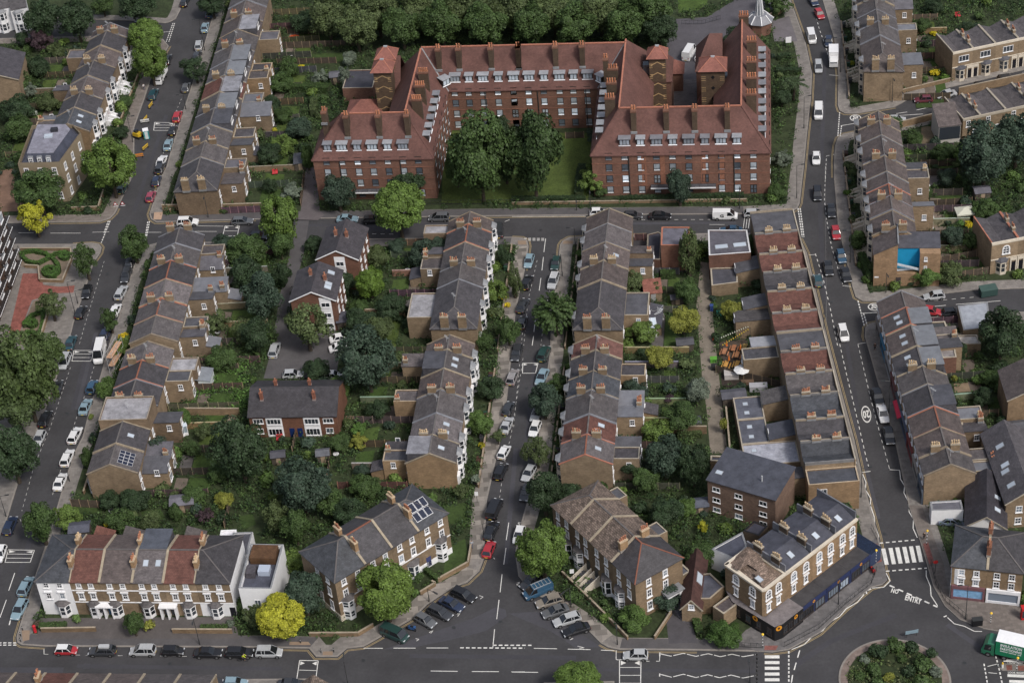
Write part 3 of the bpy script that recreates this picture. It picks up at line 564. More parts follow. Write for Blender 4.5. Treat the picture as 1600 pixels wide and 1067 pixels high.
def house_row(rid, a, b, ys, front, zr, ef, er, df, dr, where, specs, wallm='brick_stock', style='', win=None, rear=None, wcol=None, hip=None, gapw=None, cat='house', rwin=True):
  """a terrace: a,b two photo points on the ridge line, ys the party walls' photo rows; specs one string per house:
  roof letter, then options: c/C chimneys at the far/near party wall, D rear dormer, k/K skylights front/rear, w wing, W deep wing, v low pale wing, s solar"""
  A, X, Y, rot = frame_of(a, b, zr, front); res = []; n = len(ys)-1
  for i in range(n):
    p0, p1 = P(line_at(a, b, ys[i]), zr), P(line_at(a, b, ys[i+1]), zr)
    flip = (p1-p0).dot(X) < 0
    if flip: p0, p1 = p1, p0
    L = (p1-p0).length; sp = specs[i]; rk = sp[0]; op = sp[1:]; base = Vector((p0.x, p0.y, 0))
    hp = hip.get(i, '') if hip else ''; wc0 = wcol; wcol = random.choice(((1, 1, 1), (.86, .87, .9), (1.1, 1.02, .92), (.78, .76, .77), (.95, .97, 1)))
    far, near_ = (0, L) if not flip else (L, 0)      # ys run from start (i) to next
    E = (L if flip else 0); O = (0 if flip else L)
    name = 'terraced_house'
    t = thing(name, f'{ORD[i+1]} house {where}, {RNAME[rk]}', cat, base, rot, f'{rid} terrace houses'); foot(base, rot, -.1, -df-.9, L+.1, dr+.1); ROWS.append((rid, i, where, base, rot, L, df, dr, flip, i == n-1))
    h0 = hp == 'a' and not flip or hp == 'b' and flip; h1 = hp == 'b' and not flip or hp == 'a' and flip
    hl = min(df*.85, L*.72)
    rm, rc = ROOFS[rk]; j = random.uniform(.9, 1.1); rc = tuple(c*j for c in rc)
    jz = random.uniform(-.12, .12); z, e1, e2 = zr+jz, ef+jz, er+jz
    if rk in 'fk' and not hp:
      shell(t, 0, L, df, dr, z-.3, z-.3, z-.3, wallm, wcol, 1, 1); flat_box(t, .02, -df, L-.02, dr, z-.42, z+.35, wallm, rm, 'roof_deck', wcol, rc, .35)
    else:
      shell(t, 0, L, df, dr, e1, e2, z, wallm, wcol, h0, h1)
      rt = roof_gable(t, 0, L, df, dr, e1, e2, z, rm, rc, hl if h0 else 0, hl if h1 else 0, ridge='ridge_red' if 'q' in op else 'ridge_grey', rcol=(.6, .58, .56))
      sf, sr = (z-e1)/df, (z-e2)/dr
      pm, pc = ('ridge_red', None) if 'q' in op else random.choice((('coping', (.7, .65, .6)), ('lead', (.9, .9, .95)), ('coping', (.8, .76, .7))))
      xs = [x for x, hh in ((0, h0), (L, h1)) if not hh]
      for x in xs:
        b2 = MB(); xx = .1 if x == 0 else L-.1; b2.bar((xx, -df-.2, e1-sf*.2+.05), (xx, 0, z+.05), .18, .2); b2.bar((xx, dr+.2, e2-sr*.2+.05), (xx, 0, z+.05), .18, .2)
        b2.build('parapet', pm, t, col=pc)
      if 'D' in op:
        dz = MB(); yy0, yy1 = .25, dr-.35; zt = z-.08
        dz.box(.35, yy0, e2, L-.35, yy1, zt-.12, 0, 1); o = dz.build('dormer', ['slate', 'felt'], t, col=(.75, .8, .9))
        rr = MB(); rr.box(.25, yy0-.1, zt-.118, L-.25, yy1+.12, zt); rr.build('roof', random.choice(('felt_pale', 'felt', 'lead')), o, col=(.8, .82, .86))
        window(o, L/2, yy1+.01, e2+.35, min(2.2, L*.5), 1.1, 'wide', math.pi)
      for key, sgn, s_, d_ in (('k', -1, sf, df), ('K', 1, sr, dr)):
        if key in op:
          for fx in ((.33, .67) if random.random() < .6 else (.5,)):
            yy = sgn*d_*random.uniform(.35, .5); skylight(rt, (L*fx, yy, z-s_*abs(yy)), (1, 0, 0) if sgn < 0 else (-1, 0, 0), (0, -sgn, s_))
      if 's' in op: solar(rt, L/2, dr*.5, L*.6, dr*.62, z, sr)
    for key, x in (('c', O), ('C', E)):
      if key in op:
        pm = random.choice(('pot_red', 'pot_red', 'pot_buff'))
        zc = z-.15 if rk in 'fk' else None
        for yy, d_, e_ in ((-df*.42, df, e1), (dr*.36, dr, e2)):
          zz = z-(z-e_)*abs(yy)/d_ if zc is None else z
          if h0 or h1: zz = max(zz-1.2, e_)
          chimney(t, x, yy, zz-.35, z+.75, .62, 1.55, 4, 'brick_stock', pm, col=(.9, .88, .85))
    if win: win(t, L, df, i, sp)
    if i == 0 and not hp: xe = E if 0 else O; b2 = MB(); sx = -.1 if xe == 0 else .1; b2.tube((xe+sx, .4, 0), (xe+sx, .4, z-.4), .07, n=6); b2.tube((xe+sx, .4, 3.2), (xe+sx, 2.2, 3.0), .06, n=6); b2.build('downpipe', 'metal', t); window(t, xe, -1.0, 3.6, .7, .9, 'sash', -math.pi/2 if xe == 0 else math.pi/2)
    if rear is not None or any(c in op for c in 'wWvx'):
      side = 1 if (i % 2 == 0) else 0
      if flip: side = 1-side
      ww = L*.58
      x0, x1 = (L-ww, L-.03) if side else (.03, ww)
      for c in op:
        if c in 'wW':
          dep = 4.6 if c == 'w' else 6.8; hh = er-.6-random.uniform(0, .8)
          sl = random.choice((None, (0, 1, .0), (1 if side else -1, 0, .9), (1 if not side else -1, 0, 1.1)))
          if sl and sl[2] == 0: sl = None
          rm2, rc2 = random.choice((('felt', (1, 1, 1)), ('slate', (.8, .8, .86)), ('felt', (1.35, 1.3, 1.3)), ('slate', (1.1, 1.05, 1.05)), ('lead', (.7, .7, .75))))
          foot(base, rot, x0, dr, x1, dr+dep); o = flat_box(t, x0, dr-.02, x1, dr+dep, 0, hh, wallm, rm2, 'rear_wing', wcol, rc2, .22, sl, [((x0+x1)/2, dr+dep+.01, 3.1, 1.0, 1.3, 'sash', math.pi), ((x0+x1)/2, dr+dep+.01, .7, 1.6, 1.5, 'wide', math.pi)])
          sx = x0-.01 if side else x1+.01
          window(o, sx, dr+dep*.6, 3.1, .9, 1.3, 'sash', math.pi*1.5 if side else math.pi/2)
          if random.random() < .5: chimney(o, x1-.35 if side else x0+.35, dr+dep-.7, hh-.6, hh+.7, .5, .9, 3, 'brick_stock', 'pot_red')
          if random.random() < .3:
            flat_box(o, x0+.2, dr+dep-.01, x1-.2, dr+dep+2.4, 0, 2.6, wallm, random.choice(('felt', 'lead', 'slate')), 'outbuilding', wcol, (.8, .8, .85), .1, (0, 1, .7))
        if c == 'v': flat_box(t, x0-.6*(side), dr-.02, x1+.6*(1-side), dr+5.2, 0, er-.8, wallm, 'felt_pale', 'rear_wing', wcol, (1, 1, 1), .3, None, [((x0+x1)/2, dr+5.21, 3.0, 1.0, 1.4, 'sash', math.pi)])
        if c == 'x': flat_box(t, x0-.5*side, dr+4.6, x1+.5*(1-side), dr+7.4, 0, 2.7, 'white', 'lead', 'conservatory', (.7, .75, .75), (.9, .95, 1), .1, (0, 1, .5))
      if rwin:
        xm = x0/2 if side else (x1+L)/2
        if abs(xm) > .6: window(t, xm, dr+.01, 3.3, .95, 1.5, 'sash', math.pi); window(t, xm, dr+.01, .8, 1.1, 1.7, 'sash', math.pi)
    res.append((t, L, df, dr, e1, e2, z, flip))
  return res
def solar(par, cx, cy, w, h, z, s):
  u = Vector((-1, 0, 0)); v = Vector((0, -1, s)).normalized(); n = u.cross(v); nx, ny = 4, 3
  for i in range(nx):
    for k in range(ny):
      p = Vector((cx+(i-(nx-1)/2)*w/nx, cy, z-s*cy))+v*((k-(ny-1)/2)*h/ny)*1.0+n*.09; b = MB()
      def q(a, c, t): return [p+u*x*w/nx*a/2+v*y*h/ny*c/2+n*t for x, y in ((-1, -1), (1, -1), (1, 1), (-1, 1))]
      b.face(q(.96, .96, 0), 1); b.face(q(.84, .86, .012), 0)
      for x in (-1, 1): pass
      b.build('solar_panel', ['panel_solar', 'white'], par, col=(.7, .7, .72))
# fronts
def front_simple(bays=0, st=2, wallc='white', step=False, z1=3.4, door=True, bst=1, brd='lead'):
  def f(t, L, df, i, sp):
    s = i % 2; xb = L*.36 if s else L*.64; xd = L*.82 if s else L*.18
    for k in range(st):
      z = .9+k*2.9
      if k >= bays:
        if k == st-1 or not bays: window(t, xb, -df, z, 1.05, 1.6, 'ped');
        if k: window(t, xd, -df, z, .95, 1.6, 'ped')
    if bays: bay(t, xb, -df, .05, 2.4, .8, bays, 2.85, brd, wallc)
    b = MB(); b.box(xd-.5, -df-.07, .3, xd+.5, -df+.02, 2.5); b.build('door', 'door', t, col=random.choice(((.1, .15, .3), (.3, .05, .05), (.05, .06, .07), (.6, .6, .6), (.1, .2, .15))))
    b = MB(); b.box(xd-.75, -df-.5, 2.55, xd+.75, -df+.01, 2.85); b.box(xd-.75, -df-.3, 0, xd-.52, -df+.01, 2.549); b.box(xd+.52, -df-.3, 0, xd+.75, -df+.01, 2.549); b.build('porch', wallc, t)
    if step:
      b = MB()
      for q in range(5): b.box(xd-.55, -df-.6-.42*(q+1), 0, xd+.55, -df-.6-.42*q, .9-.17*q-.004*q)
      for sx in (-.75, .56): b.prism([(xd+sx, -df-2.9), (xd+sx+.19, -df-2.9), (xd+sx+.19, -df-.4), (xd+sx, -df-.4)], 0, [.7, .7, 1.7, 1.7])
      b.build('front_steps', wallc, t)
  return f
# ---------------------------------------------------------------- terraces
ST = dict(zr=8.1, ef=6.0, er=6.0, df=4.5, dr=4.5)
house_row('A', (105, 194), (172, 36), [194, 168, 143, 119, 95, 71, 48, 36], 1, 8.4, 6.2, 6.2, 4.4, 4.4, 'up the terrace above the flat-roofed mansion', ['nkw', 'dcw', 'b', 'dcw', 'b', 'dcw', 'b'], win=front_simple(2, 2, 'white', True))
house_row('B', (310.5, 256), (390, -20), [284, 246, 221, 195, 169.5, 143.5, 118, 94.5, 69.5, 46, 22, 0, -22], -1, 8.6, 6.4, 6.4, 4.5, 4.5, 'up the terrace between hedge-garden street and red mansion block', ['dCw', 'sw', 'sCw', 'dDw', 'sCDW', 'rDw', 'sCDw', 'sDw', 'sC', 'bDw', 'bC', 's'], win=front_simple(1, 2, 'cream'), hip={0: 'a'})
house_row('C', (236, 522), (279, 363), [522, 492, 465, 436, 407, 381, 356], -1, 8.2, 6.1, 6.1, 4.6, 4.6, 'up the upper terrace opposite the scrolled hedge garden', ['sw', 'scqw', 'lw', 'dcqW', 'slw', 'dcw'], win=front_simple(1, 2, 'white'))
house_row('Q', (171, 726), (231, 532), [726, 693, 658, 621, 592, 562, 532], -1, 8.0, 5.9, 5.9, 4.5, 4.5, 'up the terrace with the solar-panelled end house', ['ssw', 'dKw', 'fcw', 'd', 'dcqw', 'lvx'], win=front_simple(1, 2, 'white'))
house_row('D', (712, 467), (734, 335), [499, 437, 410, 378, 350, 331], 1, 8.2, 6.0, 6.0, 4.35, 4.35, 'up the upper white-bayed terrace on patchwork-pavement street', ['dCv', 's', 'sCw', 'dqw', 'bCv'], win=front_simple(2, 2, 'white'), hip={0: 'a'})
house_row('N', (670.5, 710), (703, 522), [710, 679, 645, 608, 576, 546, 523], 1, 8.1, 5.9, 5.9, 4.35, 4.35, 'up the lower white-bayed terrace on patchwork-pavement street', ['sDkw', 'lkCw', 's', 'bCw', 'skD', 'bCw'], win=front_simple(2, 2, 'white'))
house_row('E', (936.5, 467), (952, 325), [499, 437, 407, 378, 349, 325], -1, 8.2, 6.0, 6.0, 4.5, 4.5, 'up the upper terrace backing onto the concrete alley', ['dCw', 'b', 'bKCw', 'lw', 'b'], win=front_simple(2, 2, 'cream'), hip={0: 'a'})
house_row('K', (914, 711), (933, 524), [711, 678, 647, 609, 579, 546, 522], -1, 8.1, 5.9, 5.9, 4.5, 4.5, 'up the lower terrace backing onto the concrete alley', ['lKqw', 'rKCw', 'sw', 'nCw', 'dCw', 'pC'], win=front_simple(2, 2, 'cream'))
house_row('G', (1378, 76), (1364, -25), [96, 56, 34, 15, -5, -25], -1, 10.2, 8.0, 7.6, 4.1, 4.3, 'up the stepped terrace opposite the red mansion block', ['bCw', 's', 'sCw', 's', 'sCw'], win=front_simple(3, 3, 'cream', True), hip={0: 'a'})
house_row('T', (1402, 381), (1372, 173), [353, 328, 306, 287, 268, 243, 212, 189, 173], -1, 10.4, 8.3, 7.6, 4.1, 4.2, 'up the cream-fronted terrace ending at the blue stairwell', ['bC', 'b', 'bqCw', 'b', 'bw', 'bCw', 'b', 'bC'], win=front_simple(3, 3, 'cream', True))
def shopfront(t, L, df, i, sp):
  for k in range(2): window(t, L*.3, -df, 4.0+k*2.3 if 0 else 4.1, 1, 1.6, 'ped'); window(t, L*.72, -df, 4.1, 1, 1.6, 'ped'); break
  c = [(.1, .12, .15), (.3, .28, .26), (.2, .05, .05), (.1, .12, .18), (.08, .1, .12), (.16, .07, .07), (.3, .3, .31), (.05, .17, .28), (.2, .18, .17)][i % 9]
  b = MB(); b.box(.15, -df-.35, 2.7, L-.15, -df+.01, 3.35); b.box(.15, -df-.25, 0, .45, -df+.01, 2.699); b.box(L-.45, -df-.25, 0, L-.15, -df+.01, 2.699); b.box(.45, -df-.2, 0, L-.45, -df+.01, .5)
  o = b.build('shop_front', 'plain', t, col=c); b = MB(); b.face([(.45, -df-.1, .5), (L-.45, -df-.1, .5), (L-.45, -df-.1, 2.7), (.45, -df-.1, 2.7)]); b.build('shop_window', 'glass', o)
house_row('S', (1486, 726), (1408, 454), [726, 698.5, 667, 634, 600, 571, 540, 507, 480, 454], -1, 8.8, 6.7, 6.4, 4.3, 4.2, 'up the shop row on zebra-crossing street', ['sw', 'bCw', 'bqw', 'dDw', 's', 'dkDC', 'bkDw', 'skDqw', 'b'], win=shopfront)
# the parapeted row with butterfly roofs on the zebra-crossing street
def parapet_row():
  ysF = [329.5, 363.6, 395, 424, 453, 487, 517, 547.5, 581.6, 616, 654, 688, 722]
  a, b = (1206, 329.5), (1300, 731); A, X, Y, rot = frame_of(a, b, 7.6, 1)
  mats_ = ['k', 'r', 'r', 'd', 'r', 'r', 'k', 'r', 's', 'n', 'd', 'n']; wing = 'fwnwWwWnwwfw'
  for i in range(12):
    p0, p1 = P(line_at(a, b, ysF[i]), 7.6), P(line_at(a, b, ysF[i+1]), 7.6)
    if (p1-p0).dot(X) < 0: p0, p1 = p1, p0
    L = (p1-p0).length; f, r = 4.3, 4.3; rk = mats_[i]
    t = thing('shop_house', f'{ORD[i+1]} house down the parapeted row on zebra-crossing street, {RNAME[rk] if i else "flat dark roof"}', 'house', (p0.x, p0.y, 0), rot, 'parapeted row houses'); foot(p0, rot, 0, -4.5, L, 14 if i > 7 else 4.4)
    w_ = MB(); zp, zv = 7.55, 6.75; m = L*.5
    zq = random.uniform(7.62, 7.85); w_.prism([(.012, -f), (L-.012, -f), (L-.012, -f+.22), (.012, -f+.22)], 0, zq, 0, 1, False)
    back = [(L-.012, r, 0), (.012, r, 0), (.012, r, zp), (m, r, zv), (L-.012, r, zp)]
    if rk == 'k': back = [(L-.012, r, 0), (.012, r, 0), (.012, r, zp), (L-.012, r, zp)]
    w_.face(back)
    for x, s in ((.012, 1), (L-.012, -1)):
      q = [(x, -f+.3, 0), (x, r, 0), (x, r, zp), (x, -f+.3, zp)]; w_.face(q[::-1] if s > 0 else q)
    w_.build('wall', ['brick_stock', 'coping'], t).color = (*[random.uniform(.7, 1.15)]*3, 1)
    rm, rc = ROOFS[rk]
    b_ = MB(); x0, x1 = .2, L-.2
    if rk == 'k': b_.slab([(x0, -f+.3, zp-.05), (x1, -f+.3, zp-.05), (x1, r+.05, zp-.15), (x0, r+.05, zp-.15)], .2)
    else:
      b_.slab([(x0, -f+.3, zp), (m, -f+.3, zv+.1), (m, r+.12, zv+.1), (x0, r+.12, zp)], .12); b_.slab([(m, -f+.3, zv+.1), (x1, -f+.3, zp), (x1, r+.12, zp), (m, r+.12, zv+.1)], .12)
    ro = b_.build('roof', rm, t, col=rc)
    for x in (.11, L-.11): b_ = MB(); b_.box(x-.1, -f+.3, zp-.3, x+.1, r+.02, zp+.32); b_.build('parapet', 'lead' if i % 2 else 'coping', t, col=(.8, .76, .72))
    if i and i not in (6,):
      for yy in (-1.9, 1.6): chimney(t, L-.0, yy, zp-.1, zp+1.05, .55, 1.5, 5 if i > 8 else 4, 'brick_stock', 'pot_red' if i > 5 else 'pot_buff')
    if i in (3, 8, 10):
      for yy in ((-1.5, 1.5) if i > 3 else (0,)):
        s = (zp-zv-.1)/(L/2); side = .22*L; skylight(ro, (side, yy, zv+.1+s*(m-side)+.02) if True else 0, (0, -1, 0), (-1, 0, s), .8, 1.2)
    for k in (0, 1): window(t, L*(.3+.42*k), -f, 4.2, 1.0, 1.7, 'ped')
    b_ = MB(); b_.box(.2, -f-.3, 2.7, L-.2, -f+.01, 3.3); b_.build('shop_front', 'plain', t, col=random.choice(((.2, .2, .25), (.4, .38, .35), (.3, .1, .1))))
    wk = wing[i]; xa, xb = (.03, L*.6) if i % 2 else (L*.4, L-.03)
    hz = random.uniform(4.2, 5.6); rcol = random.choice(((1, 1, 1), (1.4, 1.4, 1.45), (.8, .85, .95)))
    if wk in 'wW':
      dep = 4.5 if wk == 'w' else 6.5
      flat_box(t, xa, r-.02, xb, r+dep, 0, hz, 'brick_stock', random.choice(('felt', 'lead', 'slate')), 'rear_wing', None, rcol, .2, random.choice((None, (0, 1, .8), (1, 0, .7))), [((xa+xb)/2, r+dep+.01, 2.9, 1, 1.3, 'sash', math.pi)])
    if wk in 'fw' and i > 7:
      o = flat_box(t, .03, r+(4.5 if wk == 'w' else -.02), L-.03, r+9.5, 0, 3.2, 'brick_stock', 'felt' if i != 10 else 'felt_pale', 'rear_wing', None, (1.1, 1.15, 1.25), .2)
      for k in (0, 1): skylight(o, (L*(.3+.4*k), r+7.5, 3.02), (1, 0, 0), (0, 1, 0), .8, .8)
  # lower brick building closing the row
  p = P(line_at(a, b, 722), 7.6); t = thing('corner_house', 'tan brick house with small mono-pitched dark roof closing the parapeted row', 'house', (p.x, p.y, 0), rot)
  p2 = P(line_at(a, b, 722+24), 7.6); L = (p2-p).dot(X); x0, x1 = min(0, L), max(0, L)
  flat_box(t, x0, -4.3, x1, 4.3, 0, 6.4, 'brick_stock', 'felt', 'wall', (1.15, 1.05, .95), (.8, .85, .9), .3, (1 if L > 0 else -1, 0, .01) if 0 else None)
  xo = x1+.01 if L > 0 else x0-.01
  for z in (1.0, 3.7): window(t, xo, 1.8, z, 1.3, 1.5, 'wide', math.pi/2 if L > 0 else -math.pi/2)
parapet_row()
# ---------------------------------------------------------------- red brick mansion block
def mansion_block():
  ze, zr, hw = 10.6, 17.9, 5.75
  O = P((924.1, 240.6), ze); B = P((1202.8, 235.8), ze); xv = (B-O).normalized(); rot = math.atan2(xv.y, xv.x); yv = Vector((-xv.y, xv.x, 0))
  t = thing('mansion_block', 'huge red brick mansion block with red tiled roofs and rows of dormers', 'apartment building', (O.x, O.y, 0), rot)
  foot(O, rot, -.3, -1.5, 37, 42); foot(O, rot, -59, -1.5, -33, 37); foot(O, rot, -34, 26, 0, 39)
  def loc(p, z): q = P(p, z)-O; return q.dot(xv), q.dot(yv)
  W = (B-O).length; h = hw; D = 36.5; yr = 26.6; xl0, xl1 = -58.6, -33.2; o = .3; s = (zr-ze)/h; z0 = ze-s*o
  # roofs (inset wall lines, straight overhang)
  m = ['tile_block']; b = MB(); th = .2
  def sl(*p): b.slab(p, th)
  P1, Q1 = (h, h, zr), (W-h, h, zr)
  sl((-o, -o, z0), (W+o, -o, z0), Q1, P1)
  sl((W+o, -o, z0), (W+o, 41, z0), (W-h, 41, zr), Q1)
  sl((2*h+o, 2*h+o, z0), P1, Q1, (W-2*h-o, 2*h+o, z0)) if 0 else sl((W-2*h-o, 2*h+o, z0), (2*h+o, 2*h+o, z0), P1, Q1)
  T = (h, yr+h, zr); sl(P1, T, (-o, yr-o, z0), (-o, -o, z0)); sl((2*h+o, 2*h+o, z0), (2*h+o, D+3, z0), (h, D+3-h, zr), P1); sl((2*h+o, D+3, z0), (-o, D+3, z0), (h, D+3-h, zr))
  sl((W-2*h-o, 41, z0), (W-2*h-o, 2*h+o, z0), Q1, (W-h, 41, zr)); sl((W+o, 41, z0), (W-h, 41+.0, zr), (W-2*h-o, 41, z0)) if 0 else None
  # rear range
  TL = (xl1-h, yr+h, zr); sl((xl1+o, yr-o, z0), (-o, yr-o, z0), T, TL); sl((-o+h, yr+2*h+o, z0), (xl1-h, yr+2*h+o, z0), TL, T)
  # left block
  QL, PL = (xl1-h, h, zr), (xl0+6.2, h, zr)
  sl((xl0-o, -o, z0), (xl1+o, -o, z0), QL, PL); sl((xl0-o, 2*h+o, z0), (xl0-o, -o, z0), PL); sl((xl1-2*h-o, 2*h+o, z0), (xl0-o, 2*h+o, z0), PL, QL)
  sl((xl1+o, -o, z0), (xl1+o, yr-o, z0), TL, QL); sl((xl1-2*h-o, D+1, z0), (xl1-2*h-o, 2*h+o, z0), QL, (xl1-h, D+1-h, zr)) ; sl((xl1+o, D+1, z0), (xl1-2*h-o, D+1, z0), (xl1-h, D+1-h, zr))
  roof = b.build('roof', m, t)
  # projecting hipped roofs behind the arms
  for (xa, xb, ya, yb, zz) in ((2*h-1, 2*h+4.2, 28, 38, zr-1.6), (xl1-2*h-4.4, xl1-2*h+1, 27.5, 37, zr-1.8), (W-2*h-4.5, W-2*h+1.5, 32, 43, zr-1.2)):
    b = MB(); ym = (ya+yb)/2; lft = xa < xl1 or xa > 20; ap = ((xa+3.2, ym, zz), (xb, ym, zz)) if lft else ((xa, ym, zz), (xb-3.2, ym, zz)); e = ze-.1
    b.slab([(xa, ya, e), (xb, ya, e), ap[1], ap[0]], .2); b.slab([(xb, yb, e), (xa, yb, e), ap[0], ap[1]], .2)
    b.slab([(xa, yb, e), (xa, ya, e), ap[0]] if lft else [(xb, ya, e), (xb, yb, e), ap[1]], .2); b.build('roof', m, t)
    b = MB(); b.box(xa+.3, ya+.3, 0, xb-.3, yb-.3, ze-.2); b.build('rear_projection', 'brick_red', t, col=(.9, .9, .9))
  b = MB()
  for a, c in ((P1, Q1), (Q1, (W-h, 41, zr)), (P1, (h, D+3-h, zr)), (T, TL), (PL, QL), (QL, (xl1-h, D+1-h, zr))): b.bar((a[0], a[1], a[2]+.06), (c[0], c[1], c[2]+.06), .34, .22)
  for a, c in (((-o, -o, z0), P1), ((W+o, -o, z0), Q1), ((xl0-o, -o, z0), PL), ((xl0-o, 2*h+o, z0), PL), ((xl1+o, -o, z0), QL)): b.bar((a[0], a[1], a[2]+.05), (c[0], c[1], c[2]+.05), .2, .14, 1)
  for a, c in (((-o, yr-o, z0), T), ((xl1+o, yr-o, z0), TL)): b.bar((a[0], a[1], a[2]+.06), (c[0], c[1], c[2]+.06), .3, .1, 2)
  b.build('ridge_tiles', ['ridge_red', 'tile_block', 'lead'], roof)
  # walls
  b = MB(); zt = ze-.3
  def wall(x0, y0, x1, y1): b.box(x0, y0, 0, x1, y1, zt, bottom=False)
  wall(0, 0, W, 2*h); wall(W-2*h, 2*h+.003, W-.003, 41); wall(.003, 2*h+.003, 2*h, D+2.5); wall(xl1-2, yr, .0025, yr+2*h); wall(xl0, 0, xl1, 2*h); wall(xl1-2*h, 2*h+.003, xl1-.003, D+.5)
  wl = b.build('wall', 'brick_red', t)
  b = MB()
  for k in (1, 2, 3):
    z = 2.75*k-.25
    for x0, x1, y in ((-.06, W+.06, 0), (xl0-.06, xl1+.06, 0), (xl1+.07, -.07, yr)): b.box(x0, y-.06, z, x1, y+.1, z+.16)
    for x, sx, ya, yb in ((0, -1, .1, yr-.07), (xl1, 1, .1, yr-.07), (W, 1, .1, 41)): b.box(min(x-.06*(sx < 0), x), ya, z, max(x+.06, x), yb, z+.16) if sx > 0 else b.box(x-.06, ya, z, x+.05, yb, z+.16)
  b.build('string_course', 'brick_red', wl, col=(1.25, 1.1, 1.05))
  # pilaster strips of brighter brick and downpipes
  for x in (10.2, 14.0, 22.4, 26.2): b = MB(); b.box(x, -.05, 2.4, x+1.0, .05, zt); b.build('brick_strip', 'brick_red', wl, col=(1.5, 1.3, 1.15))
  for x, y in ((7.6, 0), (29.2, 0), (xl0+5.6, 0), (xl0+18.5, 0), (-13.5, yr), (-25, yr), (-3, yr)):
    b = MB(); b.tube((x, y-.12, 0), (x, y-.12, zt), .1, n=6); b.build('downpipe', 'metal', t)
  # windows: the hundred that show best are separate parts
  nwin = 0; rest = []
  def wn(x, y, z, r, kind='block', w_=1.4, h_=1.75):
    nonlocal nwin
    if kind == 'blockdoor': o = window(t, x, y, z, w_, h_, kind, r, 'french_window'); return
    if nwin < 100: window(t, x, y, z, w_, h_, kind, r); nwin += 1
    else: rest.append((x, y, z, r))
  colsR = [loc(g('a2', x, 930), 9)[0] for x in (578, 673, 768, 862, 957, 1053, 1150, 1247, 1341, 1437)]
  colsL = [loc(g('a1', x, 962), 9)[0] for x in (428, 520, 612, 700, 790, 880, 970)]
  colsM = [loc(g('a1', x, 547), 9)[0] for x in (1190, 1272, 1357, 1445, 1538)]+[loc(g('a2', x, 540), 9)[0] for x in (15, 103, 193, 287, 368, 450)]
  for cols, y in ((colsR, 0), (colsL, 0), (colsM, yr)):
    for i, x in enumerate(cols):
      for k in range(4):
        if cols is colsR and ((k == 1 and i in (3, 6)) or (k == 0 and i == 9)): wn(x, y, .4+2.75*k, 0, 'blockdoor', 1.35, 2.0)
        elif cols is colsR and k == 0 and i in (6,): continue
        elif cols is colsM and k == 1 and i in (4, 7): wn(x, y, .4+2.75*k, 0, 'blockdoor', 1.35, 2.0)
        else: wn(x, y, .8+2.72*k, 0)
  for k in range(4):
    for yy in np.arange(3, 25, 3.4): wn(0, yy, .95+2.72*k, -math.pi/2); wn(xl1, yy, .95+2.72*k, math.pi/2)
    for yy in np.arange(3, 40, 3.6): wn(W, yy, .95+2.72*k, math.pi/2)
  b = MB(); me = win_mesh(1.4, 1.75, 'block')
  for x, y, z, r in rest:
    R = Matrix.Rotation(r, 3, 'Z')
    for p in me.polygons: b.face([tuple(R @ me.vertices[i].co+Vector((x, y, z))) for i in p.vertices], p.material_index)
  b.build('side_windows', ['glass_pale', 'frame_dark', 'white'], t)['kind'] = 'stuff'
  # dormers
  def dormer(x, y, w_, r):
    """x, y on the roof at the dormer's face; r turns its face from -y"""
    k = ('blockdormer', w_)
    if k not in WC:
      b = MB(); d = 1.75; zt = 1.65; hw_ = w_/2
      b.box(-hw_, 0, -.15, hw_, d, zt-.05, 0); b.box(-hw_-.18, -.28, zt-.049, hw_+.18, d+.1, zt+.08, 1); b.box(-hw_-.1, -.12, -.05, hw_+.1, .0, .12, 2)
      n = 3 if w_ > 1.9 else 2; fw_ = (w_-.2)/n
      for i in range(n): xa = -hw_+.1+i*fw_; b.face([(xa+.07, -.02, .25), (xa+fw_-.07, -.02, .25), (xa+fw_-.07, -.02, zt-.25), (xa+.07, -.02, zt-.25)], 3)
      WC[k] = b.mesh('dormer', ['frame_dark', 'lead', 'white', 'glass_pale'])
    e = link('dormer', WC[k], t, (1, 1, 1), None, r); v = random.random(); e.color = (1.35, 1.38, 1.42, 1) if v < .6 else (.9, .9, .95, 1); return e
  yd = .95
  def on(x, y, w_, r, dx, dy):
    e = dormer(0, 0, w_, r); e.location = (x, y, ze+s*yd); return e
  for t_, xs, y in (('a2', (668, 763, 858, 955, 1050, 1147, 1243, 1338), 0), ('a1', (420, 505, 597, 686, 777, 868), 0), ('a1', (1182, 1265, 1348, 1440, 1530), yr), ('a2', (98, 187, 279, 363, 447), yr)):
    for i, x in enumerate(xs):
      yy = {('a2', 0): 830, ('a1', 0): 862, ('a1', yr): 450, ('a2', yr): 445}[(t_, y)]
      on(loc(g(t_, x, yy), ze+s*yd+1.6)[0], y+yd, 2.25 if i % 2 == (0 if (t_, y) != ('a1', 0) else 1) else 1.65, 0, 0, 0)
  for k in range(10): on(W-yd, 4.4+3.55*k-(.4 if k % 3 == 0 else 0), 1.65, math.pi/2, 0, 0)
  for k in range(7): on(yd, 4.6+2.95*k, 1.65, -math.pi/2, 0, 0)
  for k in range(6): on(xl1-yd, 4.6+3.2*k, 1.65, math.pi/2, 0, 0)
  on(yd*.2-.2, yr-.3, 1.9, -math.pi/4, 0, 0); on(xl1-yd*.2+.2, yr-.3, 1.9, math.pi/4, 0, 0)
